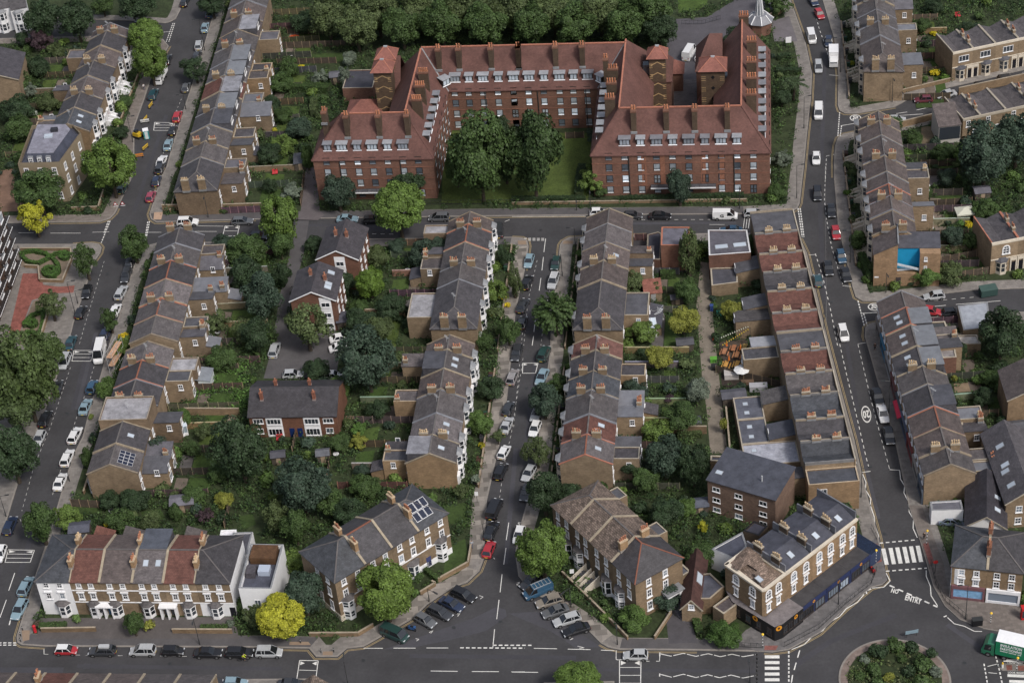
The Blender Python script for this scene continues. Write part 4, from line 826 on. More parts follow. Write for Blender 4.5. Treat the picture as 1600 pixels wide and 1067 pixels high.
  # chimney stacks
  def stack(x, y, along, n):
    wx, wy = (1.05, 2.0) if along == 'y' else (2.1, 1.0); z1 = zr+1.0
    b = MB(); b.box(x-wx/2, y-wy/2, ze+1.5, x+wx/2, y+wy/2, z1-.35); b.box(x-wx/2-.08, y-wy/2-.08, z1-.35, x+wx/2+.08, y+wy/2+.08, z1, 1)
    q = b.build('chimney', ['brick_dark', 'brick_red'], t, col=(1.0, .95, .9))
    for i in range(n):
      f = (i+.5)/n-.5; c = link('chimney_pot', pot_mesh('pot_red'), q, None, (x+(f*wx if wx > wy or n == 2 else 0), y+(0 if wx > wy or n == 2 else f*wy), z1-.01)); c.scale = (1.15, 1.15, 1.5); c.color = (1.25, 1.2, 1.1, 1)
    b = MB(); l = max(wx, wy)
    if along == 'y': b.box(x-wx/2-.15, y-wy/2-.35, ze+s*(y-wy/2-.2-(0 if y < 20 else yr))-.1, x+wx/2+.15, y-wy/2-.003, ze+s*(y-wy/2-.2-(0 if y < 20 else yr))+.35)
    if b.f: b.build('flashing', 'lead', q)
  for x in (720, 915, 1085, 1280): stack(loc(g('a2', x, 665), zr+1)[0], 3.7, 'y', 2)
  for x in (532, 722, 892): stack(loc(g('a1', x, 690), zr+1)[0], 3.7, 'y', 2)
  for t_, x in (('a1', 1082), ('a1', 1202), ('a1', 1394), ('a1', 1556), ('a2', 32), ('a2', 253), ('a2', 412)): stack(loc(g(t_, x, 285), zr+1)[0], yr+3.7, 'y', 2)
  for y in (9.5, 15, 20.5): stack(xl1-3.7, y, 'x', 5)
  for y in (8.5, 14.5, 20.2): stack(3.7, y, 'x', 4)
  for y in (9, 15.5, 22, 30.5): stack(W-3.7, y, 'x', 4)
  stack(xl0+2.6, 5.6, 'y', 2); stack(W-5.4, 41.4, 'x', 4); stack(1.9, 24.6, 'y', 2)
  # entrance canopies
  for x0, x1 in ((colsR[2]+1.9, colsR[6]+2.1), (colsL[2]-1.4, colsL[3]+3.2)):
    b = MB(); b.box(x0, -1.5, 2.62, x1, -.07, 2.85); b.box(x0-.02, -1.55, 2.63, x1+.02, -1.501, 2.93, 1)
    for x in np.linspace(x0, x1, 9): b.bar((x, -1.45, 2.85), (x, -1.45, 3.7), .05, .05, 2)
    b.bar((x0, -1.45, 3.7), (x1, -1.45, 3.7), .06, .06, 2); b.build('balcony', ['felt', 'white', 'metal'], t)
  # stair and lift towers
  def tower(x0, y0, x1, y1, zt_, label, glz=None, diamonds=False):
    q = O+xv*((x0+x1)/2)+yv*((y0+y1)/2); w_, d_ = (x1-x0)/2, (y1-y0)/2
    T = thing('stair_tower', label, 'tower', (q.x, q.y, 0), rot)
    b = MB(); b.box(-w_, -d_, 0, w_, d_, zt_); wa = b.build('wall', 'brick_dark', T, col=(1.25, 1.15, 1.05))
    b = MB()
    for k in range(5):
      z = zt_-1.0-k*2.6
      if diamonds: b.face([(0, -d_-.03, z-1.3), (.45, -d_-.03, z-.8), (0, -d_-.03, z-.3), (-.45, -d_-.03, z-.8)], 1)
      else:
        for a, c in (((-w_*.8, z-.9), (0, z-.1)), ((0, z-.1), (w_*.8, z-.9))): b.face([(a[0], -d_-.03, a[1]-.16), (c[0], -d_-.03, c[1]-.16), (c[0], -d_-.03, c[1]+.06), (a[0], -d_-.03, a[1]+.06)])
      for dz in (-1.6, -1.15, -.7):
        for sg in (-1, 1):
          xa, xb = sorted((sg*w_*.98, sg*w_*.6)); b.face([(xa, -d_-.025, z+dz), (xb, -d_-.025, z+dz), (xb, -d_-.025, z+dz+.14), (xa, -d_-.025, z+dz+.14)])
    b.build('brick_pattern', ['brick_stock', 'black'], wa, col=(1.8, 1.65, 1.3))
    b = MB(); e = .55; zz = zt_-.15
    c = [(-w_-e, -d_-e, zz), (w_+e, -d_-e, zz), (w_+e, d_+e, zz), (-w_-e, d_+e, zz)]; a = [(-.3, -.1, zt_+1.9), (.3, -.1, zt_+1.9), (.3, .1, zt_+1.9), (-.3, .1, zt_+1.9)]
    for i in range(4): j = (i+1) % 4; b.face([c[i], c[j], a[j], a[i]])
    b.face(a); b.face(c[::-1]); r = b.build('roof', 'tile_block', T, col=(1.9, 1.6, 1.5))
    b = MB(); b.box(-.42, -.25, zt_+1.75, .42, .25, zt_+2.0); b.build('vent', 'lead', r, col=(1.6, 1.6, 1.6))
    b = MB()
    for i in range(4): b.bar((c[i][0], c[i][1], c[i][2]+.04), (a[i][0], a[i][1], a[i][2]+.02), .14, .1)
    b.build('ridge_tiles', 'ridge_red', r)
    if glz:
      b = MB(); xa, xb = glz; b.box(xa, -d_*.5, 0, xb, d_*.5, zt_-2.4, 0)
      for k in range(6): b.box(xa-.04, -d_*.5-.05, k*2.5+1, xb+.04, -d_*.5-.002, k*2.5+1.15, 1)
      b.build('glazed_link', ['glass', 'frame_dark'], T)
  tower(-48.7, 24.8, -44.9, 28.6, 16.6, 'brick stair tower with pyramid roof left of the mansion block, nearer of its pair')
  tower(-48.7, 30.3, -44.9, 34.1, 16.6, 'brick stair tower with pyramid roof left of the mansion block, farther of its pair')
  tower(10.9, 28, 14.4, 31.5, 16.6, 'brick stair tower with zigzag bands between the mansion block wings', (-3.2, -1.76))
  tower(22.1, 22.6, 27.1, 27.4, 16.4, 'wide brick tower with three diamond openings inside the mansion block courtyard', (2.5, 4.3), True)
  def lodge(p, z, w_, d_, label, zb=0):
    x, y = loc(p, z); q = O+xv*x+yv*y; T = thing('hipped_pavilion', label, 'building', (q.x, q.y, 0), rot); b = MB(); b.box(-w_/2, -d_/2, 0, w_/2, d_/2, z-.1); b.build('wall', 'brick_red', T)
    b = MB(); e = .4; c = [(-w_/2-e, -d_/2-e, z-.2), (w_/2+e, -d_/2-e, z-.2), (w_/2+e, d_/2+e, z-.2), (-w_/2-e, d_/2+e, z-.2)]; ap = [(-w_*.1, 0, z+2.1), (w_*.1, 0, z+2.1)]
    b.face([c[0], c[1], ap[1], ap[0]]); b.face([c[2], c[3], ap[0], ap[1]]); b.face([c[1], c[2], ap[1]]); b.face([c[3], c[0], ap[0]]); b.face(c[::-1]); b.build('roof', 'tile_block', T, col=(1.7, 1.45, 1.35))
  lodge((1052, 106), 5, 4.2, 4.2, 'small pavilion with red pyramid roof in the mansion block courtyard'); lodge(g('a1', 650, 640), 7, 7.2, 6.5, 'hipped red-roofed pavilion right behind the left wing of the mansion block'); lodge(g('a2', 1135, 608), 4, 1.5, 1.5, 'tiny red-roofed kiosk below the wide brick tower')
  # dark sheds left of the towers
  x, y = loc(g('a1', 620, 470), 4); q = O+xv*x+yv*y; T = thing('bin_store', 'dark flat-roofed outbuilding beside the paired stair towers', 'outbuilding', (q.x, q.y, 0), rot); flat_box(T, -3.5, -4, 3.5, 4, 0, 4, 'brick_red', 'felt', 'wall', None, (.6, .6, .65))
mansion_block()
# ---------------------------------------------------------------- rows and houses seen from the front
def front_frame(a, b, z):
  A, B = P(a, z), P(b, z); u = (B-A); L = u.length; u /= L; return A, L, u, math.atan2(u.y, u.x)
def back_depth(a, b, c, z):
  A, L, u, r = front_frame(a, b, z); n = Vector((-u.y, u.x, 0)); return (P(c, z)-A).dot(n)
def front_row(rid, div, z, zr, df, dr, labels, specs, win, wallm='brick_stock', wcols=None, hips=('', ''), ends=None, cat='house', stack_m='brick_stock'):
  """houses along a front eaves line; div: photo points of the house divisions left to right (as seen facing the front)"""
  A, LT, u, rot = front_frame(div[0], div[-1], z); xs = [(P(p, z)-A).dot(u) for p in div]; n = Vector((-u.y, u.x, 0)); out = []
  for i in range(len(div)-1):
    L = xs[i+1]-xs[i]; sp = specs[i]; rk, op = sp[0], sp[1:]; o = A+u*xs[i]+n*df
    t = thing('terraced_house', labels[i], cat, (o.x, o.y, 0), rot, rid); foot(o, rot, -.1, -df-.9, L+.1, dr+.1)
    h0, h1 = (i == 0 and 'h' in hips[0]), (i == len(div)-2 and 'h' in hips[1]); rm, rc = ROOFS[rk]; wc = wcols[i] if wcols else None
    wm = wallm if not isinstance(wallm, list) else wallm[i]
    shell(t, 0, L, df, dr, z, z, zr, wm, wc, h0, h1); hl = min(df*.95, L*.95)
    rt = roof_gable(t, 0, L, df, dr, z, z, zr, rm, rc, hl if h0 else 0, hl if h1 else 0, o=.25, ridge='ridge_red' if 'q' in op else 'ridge_grey', rcol=(.55, .53, .52)); s = (zr-z)/df
    for x, h in ((.1, h0), (L-.1, h1)):
      if h or 'o' in op: continue
      b = MB(); b.bar((x, -df-.2, z-s*.2+.06), (x, 0, zr+.06), .2, .22); b.bar((x, dr+.2, z-s*.2+.06), (x, 0, zr+.06), .2, .22); b.build('parapet', 'coping', t, col=(.9, .86, .8))
    if 'C' in op:
      for yy in (-df*.5, dr*.42): chimney(t, L, yy, zr-s*abs(yy)-.3, zr+.75, .65, 1.5, 4, stack_m, random.choice(('pot_buff', 'pot_red')), col=(1.3, 1.15, 1))
    for k_, sg in (('k', -1), ('K', 1)):
      if k_ in op:
        for fx in (.35, .75): skylight(rt, (L*fx, sg*df*.42, zr-s*df*.42), (-sg, 0, 0), (0, -sg, s))
    if 'D' in op:
      b = MB(); b.box(.4, .3, z, L-.4, dr-.5, zr-.1); d = b.build('dormer', 'slate', t, col=(.6, .65, .75)); b = MB(); b.box(.3, .2, zr-.098, L-.3, dr-.4, zr+.02); b.build('roof', 'felt', d, col=(.9, 1, 1.1))
    win(t, L, df, i, h0, h1, z, dr); out.append((t, L, xs[i]))
  return out
def course(t, L, y, z, h=.18, m='white', e0=0, e1=0): b = MB(); b.box(.01-e0, y-.1, z, L-.01+e1, y+.02, z+h); b.build('string_course', m, t)
def door(t, x, y, z=.1, col=(.06, .1, .2), w=.95, h=2.1): b = MB(); b.box(x-w/2, y-.06, z, x+w/2, y+.01, z+h); b.build('door', 'door', t, col=col)
# --- white and brick terrace at the bottom left
def win_h(t, L, df, i, h0, h1, z, dr):
  m = 'white' if i in (0,) else None; y = -df
  for fx in ((.28, .68) if i < 5 else (.28, .68)):
    window(t, L*fx, y, 6.35, .95, 1.15, 'sash' if i == 0 else 'surr'); window(t, L*fx, y, 3.75, 1.05, 1.6, 'ped')
  if i: course(t, L, y, 5.75); course(t, L, y, 3.05)
  bx = L*.62 if i in (0, 1, 4) else L*.3
  if i == 5: bx = L*.45
  bay(t, bx, y, .1, 2.3, .85, 1, 2.75, 'slate', 'white', rcol=(.7, .75, .9))
  if 0 < i < 5:
    xd = L*.9 if i in (1, 3) else L*.12
    door(t, xd, y, .25, [(0, 0, 0), (.03, .03, .05), (.02, .12, .25), (.08, .1, .12), (.12, .13, .14)][i])
    if i in (1, 3):
      b = MB()
      for x in (L*.9-.75, L-.1, L+L*.12+.6): b.box(x-.13, y-1.0, 0, x+.13, y+.01, 2.75)
      b.box(L*.9-1.0, y-1.15, 2.752, L+L*.12+.9, y+.01, 3.0); b.build('porch', 'white', t)
  if i == 5: door(t, L*.93, y, .1, (.03, .03, .04))
  if i in (1, 2, 4): flat_box(t, .2, dr-.02, L*.6, dr+5, 0, 5.2, 'brick_stock', 'slate' if i != 1 else 'tile_red', 'rear_wing', None, (1, .95, .9), .2, (1, 0, 1.2))
  if i == 5:
    b = MB(); b.face([(L-.008, -df, 0), (L-.008, dr, 0), (L-.008, dr, z-.13), (L-.008, -df, z-.13)]); b.build('rendered_wall', 'white', t)
    b = MB(); b.box(.02, -df-.05, .02, L-.003, -df+.01, 3.05); b.build('rendered_wall', 'white', t)
Hd = [g('d0', x, y) for x, y in ((210, 458), (410, 460), (590, 461), (785, 462), (970, 464), (1160, 466), (1362, 468))]
hr = front_row('terrace of six houses facing the roundabout road', Hd, 7.9, 9.9, 5.5, 5.5,
  ['white-rendered end house with blue-grey hipped roof beside hedge-garden street', 'brick terraced house with red tiled roof next to the white hipped end house', 'brick terraced house with mottled grey slate roof, third from the white end house', 'brick terraced house with pale slate roof and two front skylights, facing the roundabout road', 'brick terraced house with bright red tiled roof, next to the grey hipped end house', 'end house with grey hipped roof and white side wall beside the modern white block'],
  ['nCo', 'r', 'bC', 'lkD', 'rC', 'do'], win_h, ['white']+['brick_stock']*5, None, ('h', 'h'))
# --- angled terrace left of the patchwork street
def win_i(t, L, df, i, h0, h1, z, dr):
  y = -df
  for fx in (.27, .73):
    window(t, L*fx, y, 7.5, 1.0, 1.35, 'surr'); window(t, L*fx, y, 4.7, 1.05, 1.8, 'surr')
  bay(t, L*(.3 if i == 0 else .66), y, .1, 2.3, .9, 2 if i in (0, 3) else 1, 2.2 if i in (0, 3) else 3.2, 'slate', 'white', rcol=(.7, .7, .8))
  course(t, L, y, 4.2); door(t, L*(.75 if i == 0 else .2), y, .3, [(.3, .3, .32), (.4, .1, .1), (.2, .25, .3), (.1, .12, .3)][i])
  b = MB(); b.box(.02, y-.06, 0, L-.02, y+.02, 1.4); b.build('rendered_base', 'white' if i > 1 else 'cream', t)
  if h0:
    for yy in (-df*.55, dr*.05):
      for zz, hh in ((7.5, 1.3), (4.7, 1.8), (1.5, 2.0)): window(t, 0, yy, zz, 1.0, hh, 'surr', -math.pi/2)
    b = MB(); b.box(-.05, -df, 0, .02, dr*.5, 1.4); b.build('rendered_base', 'cream', t)
  if i == 3: solar(t, L*.45, -df*.5, L*.62, df*.5, 0, 0) if 0 else None
Id = [g('d1', *p) for p in ((468, 462), (650, 355), (800, 250), (960, 155), (1138, 52))]
ir = front_row('angled terrace left of patchwork-pavement street', Id, 9.3, 12.0, 4.9, 4.9,
  ['end house with blue-grey hipped roof in the angled terrace beside the golden yellow tree', 'dark slate-roofed house behind the round bright tree, next to the blue-grey hipped roof', 'slate-roofed house beside the solar-panelled end house of the angled terrace', 'end house with solar panels on its hipped slate roof beside patchwork-pavement street'],
  ['nC', 'dq', 'dC', 'n'], win_i, 'brick_stock', [(.82, .82, .82)]*4, ('h', 'h'))
# solar panels on the front slope of the last house
t, L, _ = ir[3]; s_ = 2.7/4.9
for i in range(3):
  for k in range(2):
    b = MB(); x = L*.12+i*1.15+k*.25; y0 = -3.9+k*1.55
    for sc_, dz, mi in ((0, .07, 1), (.06, .085, 0)):
      q = [(x+sc_, y0+sc_), (x+1.08-sc_, y0+sc_), (x+1.08-sc_, y0+1.45-sc_), (x+sc_, y0+1.45-sc_)]; b.face([(p[0], p[1], 12.0+s_*p[1]+dz) for p in q], mi)
    b.build('solar_panel', ['panel_solar', 'white'], t)
# --- angled terrace right of the patchwork street
def win_j(t, L, df, i, h0, h1, z, dr):
  y = -df
  for fx in (.28, .72):
    window(t, L*fx, y, 6.7, .95, 1.5, 'surr'); window(t, L*fx, y, 4.1, 1.05, 1.8, 'surr')
  bay(t, L*(.3 if i % 2 else .7), y, .1, 2.2, .85, 2 if i in (1, 3) else 1, 2.0 if i in (1, 3) else 3.6, 'slate', 'white', rcol=(.7, .7, .8))
  xd = L*(.8 if i % 2 else .2)
  if i < 3:
    door(t, xd, y, 1.3, (.05, .06, .07)); b = MB()
    for q in range(6): b.box(xd-.6, y-.7-.45*(q+1), 0, xd+.6, y-.7-.45*q, 1.3-.2*q-.003*q)
    b.build('front_steps', 'felt', t)
    for sx in (-.82, .62): b = MB(); b.prism([(xd+sx, y-3.6), (xd+sx+.2, y-3.6), (xd+sx+.2, y-.02), (xd+sx, y-.02)], 0, [.8, .8, 2.3, 2.3]); b.build('step_wall', 'cream', t)
  b = MB(); b.box(.02, y-.05, 0, L-.02, y+.02, 1.1); b.build('rendered_base', 'white', t)
  if h1:
    for yy in (-df*.45, df*.25):
      window(t, L, yy, 6.7, 1.0, 1.5, 'surr', math.pi/2); window(t, L, yy, 4.1, 1.05, 1.8, 'surr', math.pi/2)
      if yy < 0: window(t, L, yy, 1.2, 1.1, 2.0, 'surr', math.pi/2)
    b = MB(); b.box(L-.02, df*.1, 0, L+1.6, df*.75, 3.6); o = b.build('porch', 'white', t); b = MB(); b.box(L-.02, df*.05, 3.61, L+1.8, df*.8, 3.8); b.build('roof', 'lead', o)
    b = MB(); b.box(L+1.6, df*.28, 1.0, L+1.66, df*.58, 3.1); b.build('door', 'door', o, col=(.02, .02, .025))
    b = MB()
    for q in range(7): b.box(L+1.7+.45*q, df*.2, 0, L+1.7+.45*(q+1), df*.65, 1.2-.17*q)
    b.build('front_steps', 'felt', t)
  if i in (0, 2): flat_box(t, L*.1, dr-.02, L*.6, dr+3.5, 0, 6, 'brick_stock', 'felt', 'rear_wing', None, None, .2)
Jd = [g('d2', *p) for p in ((238, 5), (368, 108), (474, 215), (592, 342), (733, 470))]
front_row('angled terrace right of patchwork-pavement street', Jd, 8.8, 11.4, 4.7, 4.7,
  ['end house with speckled brown hipped roof behind the round bright street tree', 'second house with speckled brown roof, below the hipped one behind the round tree', 'speckled brown roofed house beside the dark hipped corner house', 'corner house with dark hipped roof and orange ridge tiles near the roundabout road'],
  ['w', 'w', 'wC', 'dq'], win_j, 'brick_stock', [(.78, .76, .74)]*4, ('h', 'h'))
# --- corner building right of the zebra crossing
def win_l(t, L, df, i, h0, h1, z, dr):
  y = -df
  for fx in (.28, .7):
    window(t, L*fx, y, 5.35, 1.0, 1.3, 'surr' if i == 0 else 'sash'); window(t, L*fx, y, 3.35, 1.0, 1.4, 'ped' if i == 0 else 'sash')
  b = MB(); b.box(.1, y-.35, 2.45, L-.1, y+.01, 3.1); b.box(.1, y-.3, 0, .45, y+.01, 2.449); b.box(L-.45, y-.3, 0, L-.1, y+.01, 2.449); b.box(.45, y-.25, 0, L-.45, y+.01, .6)
  o = b.build('shop_front', 'plain', t, col=(.16, .08, .09) if i == 0 else (.72, .72, .74)); b = MB(); b.face([(.45, y-.15, .6), (L-.45, y-.15, .6), (L-.45, y-.15, 2.45), (.45, y-.15, 2.45)]); b.build('shop_window', 'glass_pale' if i == 0 else 'glass', o, col=(.6, 1.0, 1.4) if i == 0 else (4, 4, 4))
  if h0:
    b = MB(); b.box(-.12, -df, 0, .005, dr, 3.2); b.build('side_shop_front', 'plain', t, col=(.45, .42, .4))
    for yy in (-2.5, .5): window(t, 0, yy, 4.2, 1.0, 1.5, 'sash', -math.pi/2)
    b = MB(); b.prism([(-.1, -df+.15), (.95, -df-.14), (1.05, -df-.06), (0, -df+.3)], 3.3, 6.6); b.build('wall_poster', 'white', t)
Ld = [(1488, 882), (1543, 888), (1599, 894)]
front_row('houses of the corner block right of the zebra crossing', Ld, 7.4, 9.9, 4.6, 4.6, ['corner house with white painted sign and blue-grey hipped roof right of zebra crossing', 'brick house with dark hipped roof and white shop front at the picture edge'], ['nC', 'd'], win_l, 'brick_stock', [(.85, .8, .75)]*2, ('h', 'h'), stack_m='brick_red')
# --- top right terrace and the house opposite: parapet fronts, butterfly roofs
def win_m(t, L, df, i, y, z, arch=False):
  window(t, L*.55, y, 4.6 if not arch else 4.5, 2.4 if not arch else 1.1, 1.5 if not arch else 1.7, 'wide' if not arch else 'arch'); bay(t, L*.62 if i % 2 else L*.42, y, .1, 2.3, .85, 1, 3.0, 'felt', 'cream', rcol=(.5, .5, .5))
  xd = L*.14 if i % 2 else L*.86; b = MB(); b.box(xd-.7, y-.18, 0, xd-.45, y+.01, 3.2); b.box(xd+.45, y-.18, 0, xd+.7, y+.01, 3.2); b.box(xd-.45, y-.18, 2.6, xd+.45, y+.01, 3.2); b.build('door_surround', 'cream', t); door(t, xd, y, .1, (.02, .02, .03)); course(t, L, y, 3.35, .2, 'cream')
def butterfly_row(rid, div, z, dep, labels, winf, ridge_red=False, kcol=(1, 1, 1), cop='cream'):
  A, LT, u, rot = front_frame(div[0], div[-1], z); n = Vector((-u.y, u.x, 0))
  for i in range(len(div)-1):
    x0, x1 = [(P(p, z)-A).dot(u) for p in div[i:i+2]]; L = x1-x0; o = A+u*x0+n*(dep/2); d = dep/2
    t = thing('terraced_house', labels[i], 'house', (o.x, o.y, 0), rot, rid); foot(o, rot, 0, -d-.8, L, d+.1); b = MB()
    b.prism([(.012, -d), (L-.012, -d), (L-.012, -d+.35), (.012, -d+.35)], 0, z, 0, 1, False)
    zp, zv = z-.1, z-1.2; m = L/2; b.face([(L-.012, d, 0), (.012, d, 0), (.012, d, zp), (m, d, zv), (L-.012, d, zp)])
    for x, s in ((.012, 1), (L-.012, -1)): q = [(x, -d+.35, 0), (x, d, 0), (x, d, zp), (x, -d+.35, zp)]; b.face(q[::-1] if s > 0 else q)
    b.build('wall', ['brick_stock', cop], t); course(t, L, -d, z-.45, .42, cop)
    b = MB(); b.slab([(.1, -d+.35, zp), (m, -d+.35, zv+.1), (m, d+.1, zv+.1), (.1, d+.1, zp)], .1); b.slab([(m, -d+.35, zv+.1), (L-.1, -d+.35, zp), (L-.1, d+.1, zp), (m, d+.1, zv+.1)], .1); r = b.build('roof', 'slate', t, col=kcol)
    for x in (.1, L-.1):
      b = MB(); b.bar((x, -d+.35, zp+.1), (x, d, zp+.1), .22, .26); b.build('parapet', 'ridge_red' if ridge_red else 'coping', t)
    for yy in (-d*.35, d*.3):
      if i % 2 == 0: chimney(t, L, yy, zp-.2, zp+1.1, .6, 1.1, 3, 'brick_stock', 'pot_red')
    winf(t, L, dep, i, -d, z)
    yield t, L
Md = [(1489, 83), (1521, 76), (1556, 68.5), (1592, 61), (1630, 53), (1668, 45)]
list(butterfly_row('terrace with cream bays at the top right', Md, 7.3, 9.0, [f'{ORD[k+1]} cream-bayed house from the brick end wall of the top right terrace' for k in range(5)], win_m, False, (1.1, 1.08, 1.1)))
Od = [(1550, 381), (1592, 373), (1634, 365)]
list(butterfly_row('houses at the right edge above the blue stairwell road', Od, 7.4, 9.5, ['cream-fronted house with arched windows and orange roof ridges right of the garden gazebo', 'second cream-fronted house cut by the picture edge right of the garden gazebo'], lambda *a: win_m(*a, arch=True), True, (.9, .9, .95)))
def win_n(t, L, df, i, y, z): window(t, L*.3, y, 3.5, 1.0, 1.5, 'sash'); window(t, L*.7, y, .8, 1.2, 1.8, 'sash')
Nd = [g('a3', *p) for p in ((1238, 712), (1345, 690), (1495, 655), (1645, 622), (1800, 588))]
list(butterfly_row('low slate roofed houses seen from behind at the top right', Nd, 5.6, 9.5, [f'{ORD[k+1]} slate-roofed house from the lean-to in the row below the top right road' for k in range(4)], win_n, False, (1.15, 1.1, 1.1), 'coping'))
# --- roofs along the bottom edge
front_row('houses along the bottom edge of the picture', [(-70, 1118), (0, 1117), (47, 1118), (98, 1119), (150, 1120), (205, 1121), (262, 1122), (320, 1123)], 6.4, 8.4, 4.5, 4.5, [f'{ORD[k+1]} roof from the bottom left corner along the bottom edge' for k in range(7)], ['b', 'bC', 'r', 'b', 'b', 's', 's'], lambda *a: None)
A, L, u, rot = front_frame((455, 1130), (500, 1131), 6.5); t = thing('gabled_house', 'house whose weathered gable peak shows at the bottom edge beside the speed cushion', 'house', (A.x, A.y, 0), rot)
shell(t, 0, L, .01, 8, 6.5, 6.5, 6.5, 'brick_stock', None, 1, 1)
b = MB(); b.slab([(-.2, -.2, 6.5), (L/2, -.2, 8.6), (L/2, 8.2, 8.6), (-.2, 8.2, 6.5)], .15); b.slab([(L/2, -.2, 8.6), (L+.2, -.2, 6.5), (L+.2, 8.2, 6.5), (L/2, 8.2, 8.6)], .15); b.build('roof', 'tile_worn', t)
# ---------------------------------------------------------------- single buildings
def gable_block(label, name, fa, fb, z, zr, dep, wm, rm, rc, cat='building', wc=None, panel=None, o=.3, dress=None):
  """gable end towards the camera: fa, fb its two eaves corners"""
  A, L, u, rot = front_frame(fa, fb, z); t = thing(name, label, cat, (A.x, A.y, 0), rot); m = L/2; foot(A, rot, -.2, -.3, L+.2, dep+.2)
  b = MB(); b.face([(0, 0, 0), (L, 0, 0), (L, 0, z-.1), (m, 0, zr-.1), (0, 0, z-.1)]); b.face([(L, dep, 0), (0, dep, 0), (0, dep, z-.1), (m, dep, zr-.1), (L, dep, z-.1)]); b.face([(L, 0, 0), (L, dep, 0), (L, dep, z-.1), (L, 0, z-.1)]); b.face([(0, dep, 0), (0, 0, 0), (0, 0, z-.1), (0, dep, z-.1)]); b.build('wall', wm, t, col=wc)
  s = (zr-z)/m; b = MB(); b.slab([(-o, -o, z-s*o), (m, -o, zr), (m, dep+o, zr), (-o, dep+o, z-s*o)], .16); b.slab([(m, -o, zr), (L+o, -o, z-s*o), (L+o, dep+o, z-s*o), (m, dep+o, zr)], .16); r = b.build('roof', rm, t, col=rc)
  b = MB(); b.bar((-o, -o-.03, z-s*o-.06), (m, -o-.03, zr-.06), .06, .22); b.bar((m, -o-.03, zr-.06), (L+o, -o-.03, z-s*o-.06), .06, .22); b.build('bargeboard', 'white' if panel else 'coping', r)
  if panel:
    x0, x1 = L*panel[0], L*panel[1]; b = MB(); b.box(x0, -.06, .3, x1, .01, z+.4); p = b.build('white_panel', 'white', t)
    for k in range(3): window(p, (x0+x1)/2, -.06, .9+k*2.5, (x1-x0)*.75, 1.1, 'wide')
  if dress: dress(t, L, dep, z, zr, r)
  return t, L
def bb(n):
  def f(t, L, dep, z, zr, r):
    s = (zr-z)/(L/2)
    for x, y in (((L*.36, dep*.55), (L*.64, dep*.5)) if n == 0 else ((L*.38, dep*.62), (L*.72, dep*.5))):
      zz = zr-s*abs(x-L/2); chimney(t, x, y, zz-.3, zz+1.3, .6, .6, 1, 'brick_red', 'pot_red', col=(1.4, 1.2, 1.1))
    if n:
      for y in (dep*.3, dep*.42, dep*.8): skylight(r, (L*.8, y, zr-s*L*.3), (0, 1, 0), (-1, 0, s), 1.0, 1.3)
    for y in np.arange(2, dep-1, 3.2):
      for k in range(3): window(t, L, y, .9+2.5*k, 1.0, 1.3, 'sash', math.pi/2)
  return f
gable_block('red brick flats with white window panel, upper of the staggered pair', 'brick_flats', g('b1', 362, 548), g('b1', 605, 550), 7.7, 9.8, 10.5, 'brick_red', 'slate', (.55, .54, .6), 'building', (.9, .85, .8), (.42, .68), dress=bb(0))
gable_block('red brick flats with white window panel and skylights, lower of the staggered pair', 'brick_flats', g('b1', 205, 797), g('b1', 470, 792), 7.7, 9.8, 9.5, 'brick_red', 'slate', (.55, .54, .6), 'building', (.9, .85, .8), (.64, .9), dress=bb(1))
A, L, u, rot = front_frame((388, 650), (525, 648.5), 5.2); t = thing('brick_maisonettes', 'long red brick block with black slate roof behind the car court', 'building', (A.x, A.y, 0), rot); foot(A, rot, 0, -.5, L, 10)
shell(t, 0, L, .01, 10, 5.2, 5.2, 5.2, 'brick_red', (.95, .85, .75), 1, 1)
b = MB(); zr = 7.9; b.face([(0, .01, 5.1), (0, 10, 5.1), (0, 5, zr-.1)][::-1]); b.face([(L, .01, 5.1), (L, 10, 5.1), (L, 5, zr-.1)]); b.build('gable_wall', 'brick_red', t, col=(.95, .85, .75))
b = MB(); b.slab([(-.2, -.3, 5.1), (L+.2, -.3, 5.1), (L+.2, 5, zr), (-.2, 5, zr)], .15); b.slab([(L+.2, 10.3, 5.1), (-.2, 10.3, 5.1), (-.2, 5, zr), (L+.2, 5, zr)], .15); b.build('roof', 'slate', t, col=(.5, .5, .56))
for x, y in ((L*.14, 2.8), (L*.74, 2.8), (L*.27, 6.2), (L*.66, 6.2)): chimney(t, x, y, zr-abs(y-5)*.54-.3, zr+.6, .55, .55, 1, 'brick_red', 'pot_red', col=(1.4, 1.1, 1))
for x in (.28, .71):
  b = MB(); b.box(L*x-1.5, -.07, .2, L*x+1.5, .012, 4.8); p = b.build('white_panel', 'white', t); window(p, L*x, -.07, 3.2, 2.6, 1.3, 'wide'); window(p, L*x, -.07, .6, 2.6, 1.6, 'wide')
for x in (.1, .9): window(t, L*x, 0, 3.4, 1.9, 1.1, 'wide'); window(t, L*x, 0, 1.0, 1.4, 1.2, 'wide')
for x in (.47, .56): door(t, L*x, 0, .1, (.02, .05, .2))
